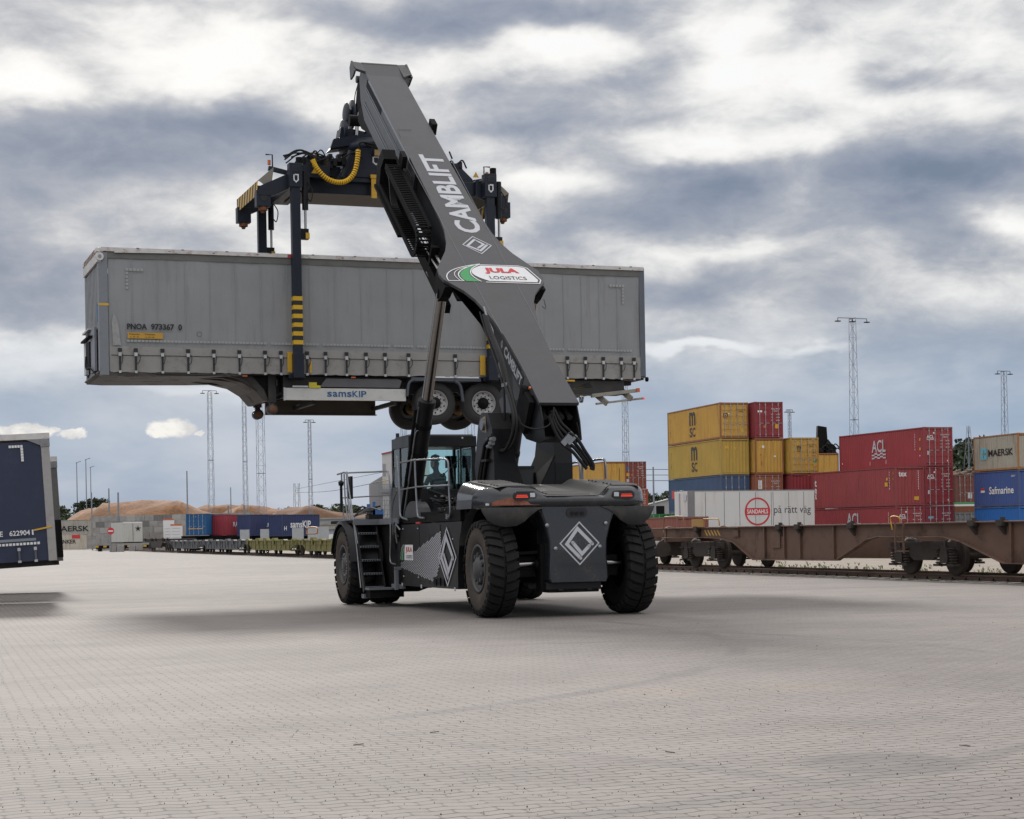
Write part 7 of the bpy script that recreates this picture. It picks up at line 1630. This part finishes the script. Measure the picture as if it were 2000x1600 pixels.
# end arms (left and right): sloping cross beams with twist-locks at the corners
def end_arm(sgn, a0):
    m = MB(SM); A_ = lambda a: a0 + sgn * a
    for b0, b1 in ((-.02, .18), (2.32, 2.52)):
        m.prism([(A_(-.5), 9.98), (A_(.3), 9.60), (A_(.36), 9.38), (A_(.0), 9.38), (A_(-.5), 9.62)], 1, b0, b1)
    m.box((A_(-.9), .1, 9.62), (A_(-.45), 2.4, 9.96)); m.box((A_(-.9), .62, 9.6), (A_(-1.6), 1.9, 10.0))
    m.prism([(A_(-1.45), 10.42), (A_(-.9), 10.42), (A_(-.5), 10.05), (A_(-.6), 9.9), (A_(-1.4), 9.9)], 1, .2, .7)
    m.box((A_(.06), .0, 9.12), (A_(.40), .24, 9.5)); m.box((A_(.06), 2.26, 9.12), (A_(.40), 2.5, 9.5))
    arm = m.build('end_arm', navy, rs, bevel=.012)
    m = MB(SM)     # outward sloping guard with warning stripes
    s0, s1 = V(A_(.0), 0, 9.98), V(A_(.36), 0, 9.50)
    m.add([(s0.x - sgn * .02, .0, 10.05), (s0.x - sgn * .02, 2.5, 10.05), (s1.x, 2.5, 9.72), (s1.x, 0, 9.72)], [(0, 1, 2, 3)], mi=2)
    m.add([(s0.x - sgn * .02, .0, 10.05), (s1.x, 0, 9.72), (s1.x - sgn * .3, 0, 9.5)], [(0, 1, 2)], mi=2)
    k = 0; y = 0.0
    while y < 2.5:
        y2 = min(2.5, y + .155); sh = .14
        m.add([(s1.x + sgn * .003, y, 9.72), (s1.x + sgn * .003, y2, 9.72), (s1.x + sgn * .003, min(2.5, y2 + sh), 9.40), (s1.x + sgn * .003, min(2.5, y + sh), 9.40)], [(0, 1, 2, 3)], mi=k % 2); y = y2; k += 1
    m.build('striped_guard', [yellow, blackd, tan], arm)
    m = MB(SM)
    for b in (.12, 2.38):
        m.tube([(A_(.23), b, 9.12), (A_(.23), b, 9.04)], .11, 12, 1); m.tube([(A_(.23), b, 9.05), (A_(.23), b, 8.98)], [.07, .04], 10, 1); m.tube([(A_(.23), b - .13 * (1 if b < 1 else -1), 9.33), (A_(.23), b - .12 * (1 if b < 1 else -1), 9.33)], .085, 16, 0)
    m.build('twist_lock', [blackd, rust], arm)
    m = MB(SM); rr = random.Random(40 + sgn)
    for k in range(14):
        p = V(A_(-.9 - rr.uniform(0, 1.1)), rr.uniform(.2, .7), 10.3 + rr.uniform(-.1, .15)); q = p + V(rr.uniform(-.5, .6), rr.uniform(-.1, .2), rr.uniform(-.2, .1)); m.tube(bez([p, (p + q) / 2 + V(0, -.1, rr.uniform(.08, .25)), q], 5), rr.uniform(.012, .022), 6, 0)
    for k in range(10): x = A_(-.8 - .12 * k * .9); z = 10.28 + rr.uniform(0, .15); m.box((x - .05, .2, z - .12), (x + .04, .4, z + .06), rr.choice([0, 0, 1, 2]))
    m.box((A_(-1.5), .25, 10.15), (A_(-.8), .55, 10.3), 0); m.build('arm_hydraulics', [hose, dark, gold], arm)
    m = MB(SM); m.tube([(A_(-.02), .5, 10.2), (A_(-.02), .5, 10.31)], .038, 10); m.build('beacon', orange, arm); m = MB(SM); m.tube([(A_(-.1), .5, 10.06), (A_(-.1), .5, 10.44), (A_(.06), .5, 10.44)], .018, 6); m.bar((A_(-.7), .5, 9.98), (A_(.0), .5, 10.12), .1, .1); m.build('beacon_bracket', navy, arm)
    return arm
end_arm(-1, 4.0); end_arm(1, 9.5)
m = MB(SM); 
for a_, b_ in ((5.05, .185),): m.poly([(a_ - .09, b_, 9.99), (a_ + .09, b_, 9.99), (a_, b_, 10.13)])
m.poly([(9.0, .185, 10.10), (9.16, .185, 10.10), (9.08, .185, 10.24)]); m.build('warning_triangle', yellow, bmn)
# grapple legs
for a_, b_, s2 in ((4.48, -.16, -1), (9.30, -.16, -1), (4.30, 2.72, 1), (9.30, 2.72, 1)):
    m = MB(SM); near = b_ < 0; w_ = .105
    m.box((a_ - w_, b_ - .09, ZB - .10), (a_ + w_, b_ + .09, 9.95)); m.box((a_ - w_ - .05, b_ - .12, 9.55), (a_ + w_ + .05, b_ + .12, 10.12)); m.box((a_ - w_ + .01, b_ - .13 if near else b_ + .09, 9.9), (a_ + w_ - .01, .5 if near else b_ - .3, 10.05))
    m.box((a_ - w_ - .02, b_ - .10, ZB - .12), (a_ + w_ + .02, b_ + .10, ZB + .46)); m.box((a_ - .2, b_ + (.1 if near else -.4), ZB - .12), (a_ + .2, b_ + (.4 if near else -.1), ZB - .04))
    leg = m.build('grapple_leg', navy, rs, bevel=.012)
    m = MB(SM)
    for k in range(6):
        z = ZB + .66 + k * .205; m.box((a_ - w_ - .006, b_ - .097, z), (a_ + w_ + .006, b_ + .097, z + .10))
    m.build('stripe_band', mat('warning yellow', (.62, .37, .01), .45, var=.08), leg)
    m = MB(SM)
    for k in range(5): m.box((a_ - w_ - .004, b_ - .095, ZB + .765 + k * .205), (a_ + w_ + .004, b_ + .095, ZB + .86 + k * .205))
    m.build('dark_band', blackd, leg)
    m = MB(SM); x = a_ + .24; m.tube([(x, b_ + .02, 9.95), (x, b_ + .02, 9.05)], .075, 12, 0); m.tube([(x, b_ + .02, 9.1), (x, b_ + .02, 8.42)], .03, 10, 1); m.tube([(x, b_ + .02, 8.5), (x, b_ + .02, 8.38)], .06, 10, 0); m.box((a_ + w_, b_ - .05, 8.35), (x + .06, b_ + .08, 8.6), 0); m.tube(bez([(x + .05, b_ - .05, 9.7), (x + .16, b_ - .06, 9.5), (x + .12, b_ - .06, 9.25), (x + .05, b_ - .06, 9.3)], 5), .014, 6, 2); m.box((x - .02, b_ - .09, 8.36), (x + .07, b_ - .06, 8.5), 3)
    m.build('leg_cylinder', [dark, chrome, hose, yellow], leg)
    if near: m = MB(SM); m.strip([(a_ - .05, b_ - .126, 9.84), (a_ - .05, b_ - .126, 9.72), (a_, b_ - .126, 9.67), (a_ + .05, b_ - .126, 9.72), (a_ + .05, b_ - .126, 9.84), (a_ - .03, b_ - .126, 9.84)], .028, (0, -1, 0)); m.build('badge', white, leg)
    if near: m = MB(SM); m.tube([(a_ + .12, b_ + .05, 10.12), (a_ + .12, b_ + .05, 10.28)], .08, 14, 0); m.tube([(a_ + .12, b_ + .05, 10.10), (a_ + .12, b_ + .05, 10.13)], .085, 14, 1); m.build('float_sensor', [darkm, green], leg)
# yellow spiral hose and cables over the beam
m = MB(SM); c_ = bez([(4.95, -.02, 10.26), (5.05, -.04, 10.05), (5.25, -.05, 9.85), (5.5, -.05, 9.76), (5.75, -.04, 9.8), (5.95, .0, 10.0), (6.05, .05, 10.3), (6.1, .1, 10.6)], 10)
m.tube(c_, .042, 10, 1)
for k in range(0, len(c_) - 1, 2): 
    d = (c_[k + 1] - c_[k]).normalized(); p = (c_[k] + c_[k + 1]) / 2; m.tube([p - d * .019, p + d * .019], .060, 10, 0)
m.build('spiral_hose', [hoseY, mat('spiral gap', (.16, .08, .01), .6)], rs)
m = MB(SM); rr = random.Random(77)
for k in range(7):
    a0 = 4.3 + rr.uniform(0, .4); m.tube(bez([(a0, .3, 10.3 + rr.uniform(-.1, .1)), (a0 + .35, .2, 10.42 + rr.uniform(0, .2)), (a0 + .7, .15, 10.3 + rr.uniform(-.05, .1)), (5.0, .1, 10.24)], 6), .018, 6)
for k in range(5): z = 10.28 + k * .02; m.tube(bez([(5.0, .4, z), (5.4, .35, z + .03), (5.75, .4, z - .02), (6.2, .45, 10.6)], 5), .016, 6)
for k in range(8): p = V(6.5 + rr.uniform(-.3, .9), .35, 11.03); m.tube(bez([p, p + V(.15, -.05, rr.uniform(.02, .14)), p + V(.35, 0, -.03)], 5), .014, 6, 0 if k % 3 else 1)
for k in range(4): m.tube(bez([(6.1, .1, 10.62), (6.2, .1, 10.78), (6.5 + k * .15, .25, 10.7), (7.4 + k * .1, .4, 10.62)], 6), .015, 6)
m.box((6.55, .28, 10.52), (6.85, .36, 10.66), 2)
m.build('spreader_cable', [hose, steel, gold], rs)

# ================================================================== driver
def person_mesh(name, joints, edges, mat_, parent=None, sub=2):
    me = bpy.data.meshes.new(name); me.from_pydata([j[0] for j in joints], edges, []); o = bpy.data.objects.new(name, me); COL.objects.link(o)
    me.materials.append(mat_)
    sk = o.modifiers.new('skin', 'SKIN'); sk.use_smooth_shade = True
    for i, j in enumerate(joints):
        v = me.skin_vertices[0].data[i]; v.radius = j[1] if isinstance(j[1], tuple) else (j[1], j[1]); v.use_root = (i == 0)
    ss = o.modifiers.new('sub', 'SUBSURF'); ss.levels = sub; ss.render_levels = sub
    if parent: o.parent = parent
    return o
DX, DY, DZ = .12, 8.12, 2.16      # hip point on the seat
J = [((0, 0, 0), (.15, .12)), ((0, -.02, .22), (.15, .11)), ((0, .0, .42), (.17, .11)), ((0, .02, .52), (.07, .06)), ((0, .05, .60), (.058, .06)), ((0, .06, .70), (.078, .095)), ((0, .065, .80), (.08, .095)),
     ((-.20, .02, .44), .062), ((-.26, .12, .22), .048), ((-.16, .36, .22), .036), ((-.13, .44, .23), .034),
     ((.20, .02, .44), .062), ((.26, .10, .22), .048), ((.24, .34, .20), .036), ((.24, .42, .20), .034),
     ((-.10, .06, -.02), .09), ((-.12, .45, .02), .07), ((-.12, .52, -.12), .055), ((.10, .06, -.02), .09), ((.12, .45, .02), .07), ((.12, .52, -.12), .055)]
Ed = [(0, 1), (1, 2), (2, 3), (3, 4), (4, 5), (5, 6), (2, 7), (7, 8), (8, 9), (9, 10), (2, 11), (11, 12), (12, 13), (13, 14), (0, 15), (15, 16), (16, 17), (0, 18), (18, 19), (19, 20)]
pm_ = VF @ Matrix.Translation(V(DX, DY, DZ)) @ Matrix.Rotation(math.radians(25), 4, 'Z')
for i in range(len(J)): J[i] = (J[i][0], J[i][1])
per = person_mesh('person', J, Ed, cloth); per.matrix_world = pm_
tag(per, 'driver in dark clothes and a cap sitting in the cab behind green glass', 'person')
m = MB(); m.lathe([(0, .0), (.0, .098), (.05, .106), (.11, .085), (.145, .0)], (0, .055, .78), 2, 22); m.prism([(-.08, .14), (.08, .14), (.07, .24), (0, .265), (-.07, .24)], 2, .79, .805); m.build('cap', blackd, per)
m = MB(); m.lathe([(-.12, .0), (-.11, .05), (-.05, .086), (.03, .09), (.09, .06), (.10, 0)], (0, .085, .72), 2, 20); m.box((-.014, .16, .70), (.014, .19, .74)); m.tube([(-.088, .07, .70), (-.10, .07, .74)], .022, 8); m.tube([(.088, .07, .70), (.10, .07, .74)], .022, 8); m.build('face', skin, per)
for sx_, hx in ((-1, -.13), (1, .24)):
    m = MB(); b0 = V(hx, .44 if sx_ < 0 else .42, .23 if sx_ < 0 else .20); m.box(tuple(b0 - V(.035, .0, .014)), tuple(b0 + V(.035, .08, .014)))
    for k in range(4): q = b0 + V(-.028 + k * .019, .08, 0); ln = (.055, .065, .06, .045)[k]; m.tube(bez([q, q + V(0, ln * .6, 0), q + V(0, ln * .8, -.02), q + V(0, ln * .55, -.04)], 3), .0085, 6)
    q = b0 + V(-.035 * sx_, .02, 0); m.tube([q, q + V(-.02 * sx_, .03, -.01), q + V(-.01 * sx_, .06, -.02)], .0095, 6); m.build('hand', skin, per)
m = MB(); sb_ = V(DX, DY - .17, DZ)
m.box((DX - .24, DY - .18, 1.98), (DX + .24, DY + .30, 2.08)); m.box((DX - .20, DY - .32, 2.08), (DX + .20, DY - .2, 2.5)); m.box((DX - .1, DY - .1, 1.7), (DX + .1, DY + .1, 1.98)); m.build('seat', seatm, cab, bevel=.04)
m = MB(); ring = [V(DX - .12 + .17 * math.cos(a * PI / 10), DY + .50 + .05 * math.sin(a * PI / 10), 2.50 + .15 * math.sin(a * PI / 10)) for a in range(21)]; m.tube(ring, .014, 6, cap=False); m.tube([(DX - .12, DY + .50, 2.50), (DX - .12, DY + .62, 1.9)], .03, 8); m.build('steering_wheel', blackd, cab)
m = MB(); m.box((.42, 8.5, 2.80), (.66, 8.56, 3.06)); m.bar((.56, 8.55, 1.8), (.54, 8.55, 2.8), .08); m.box((.45, 8.0, 1.75), (.62, 8.4, 2.45)); m.build('monitor', darkm, cab)
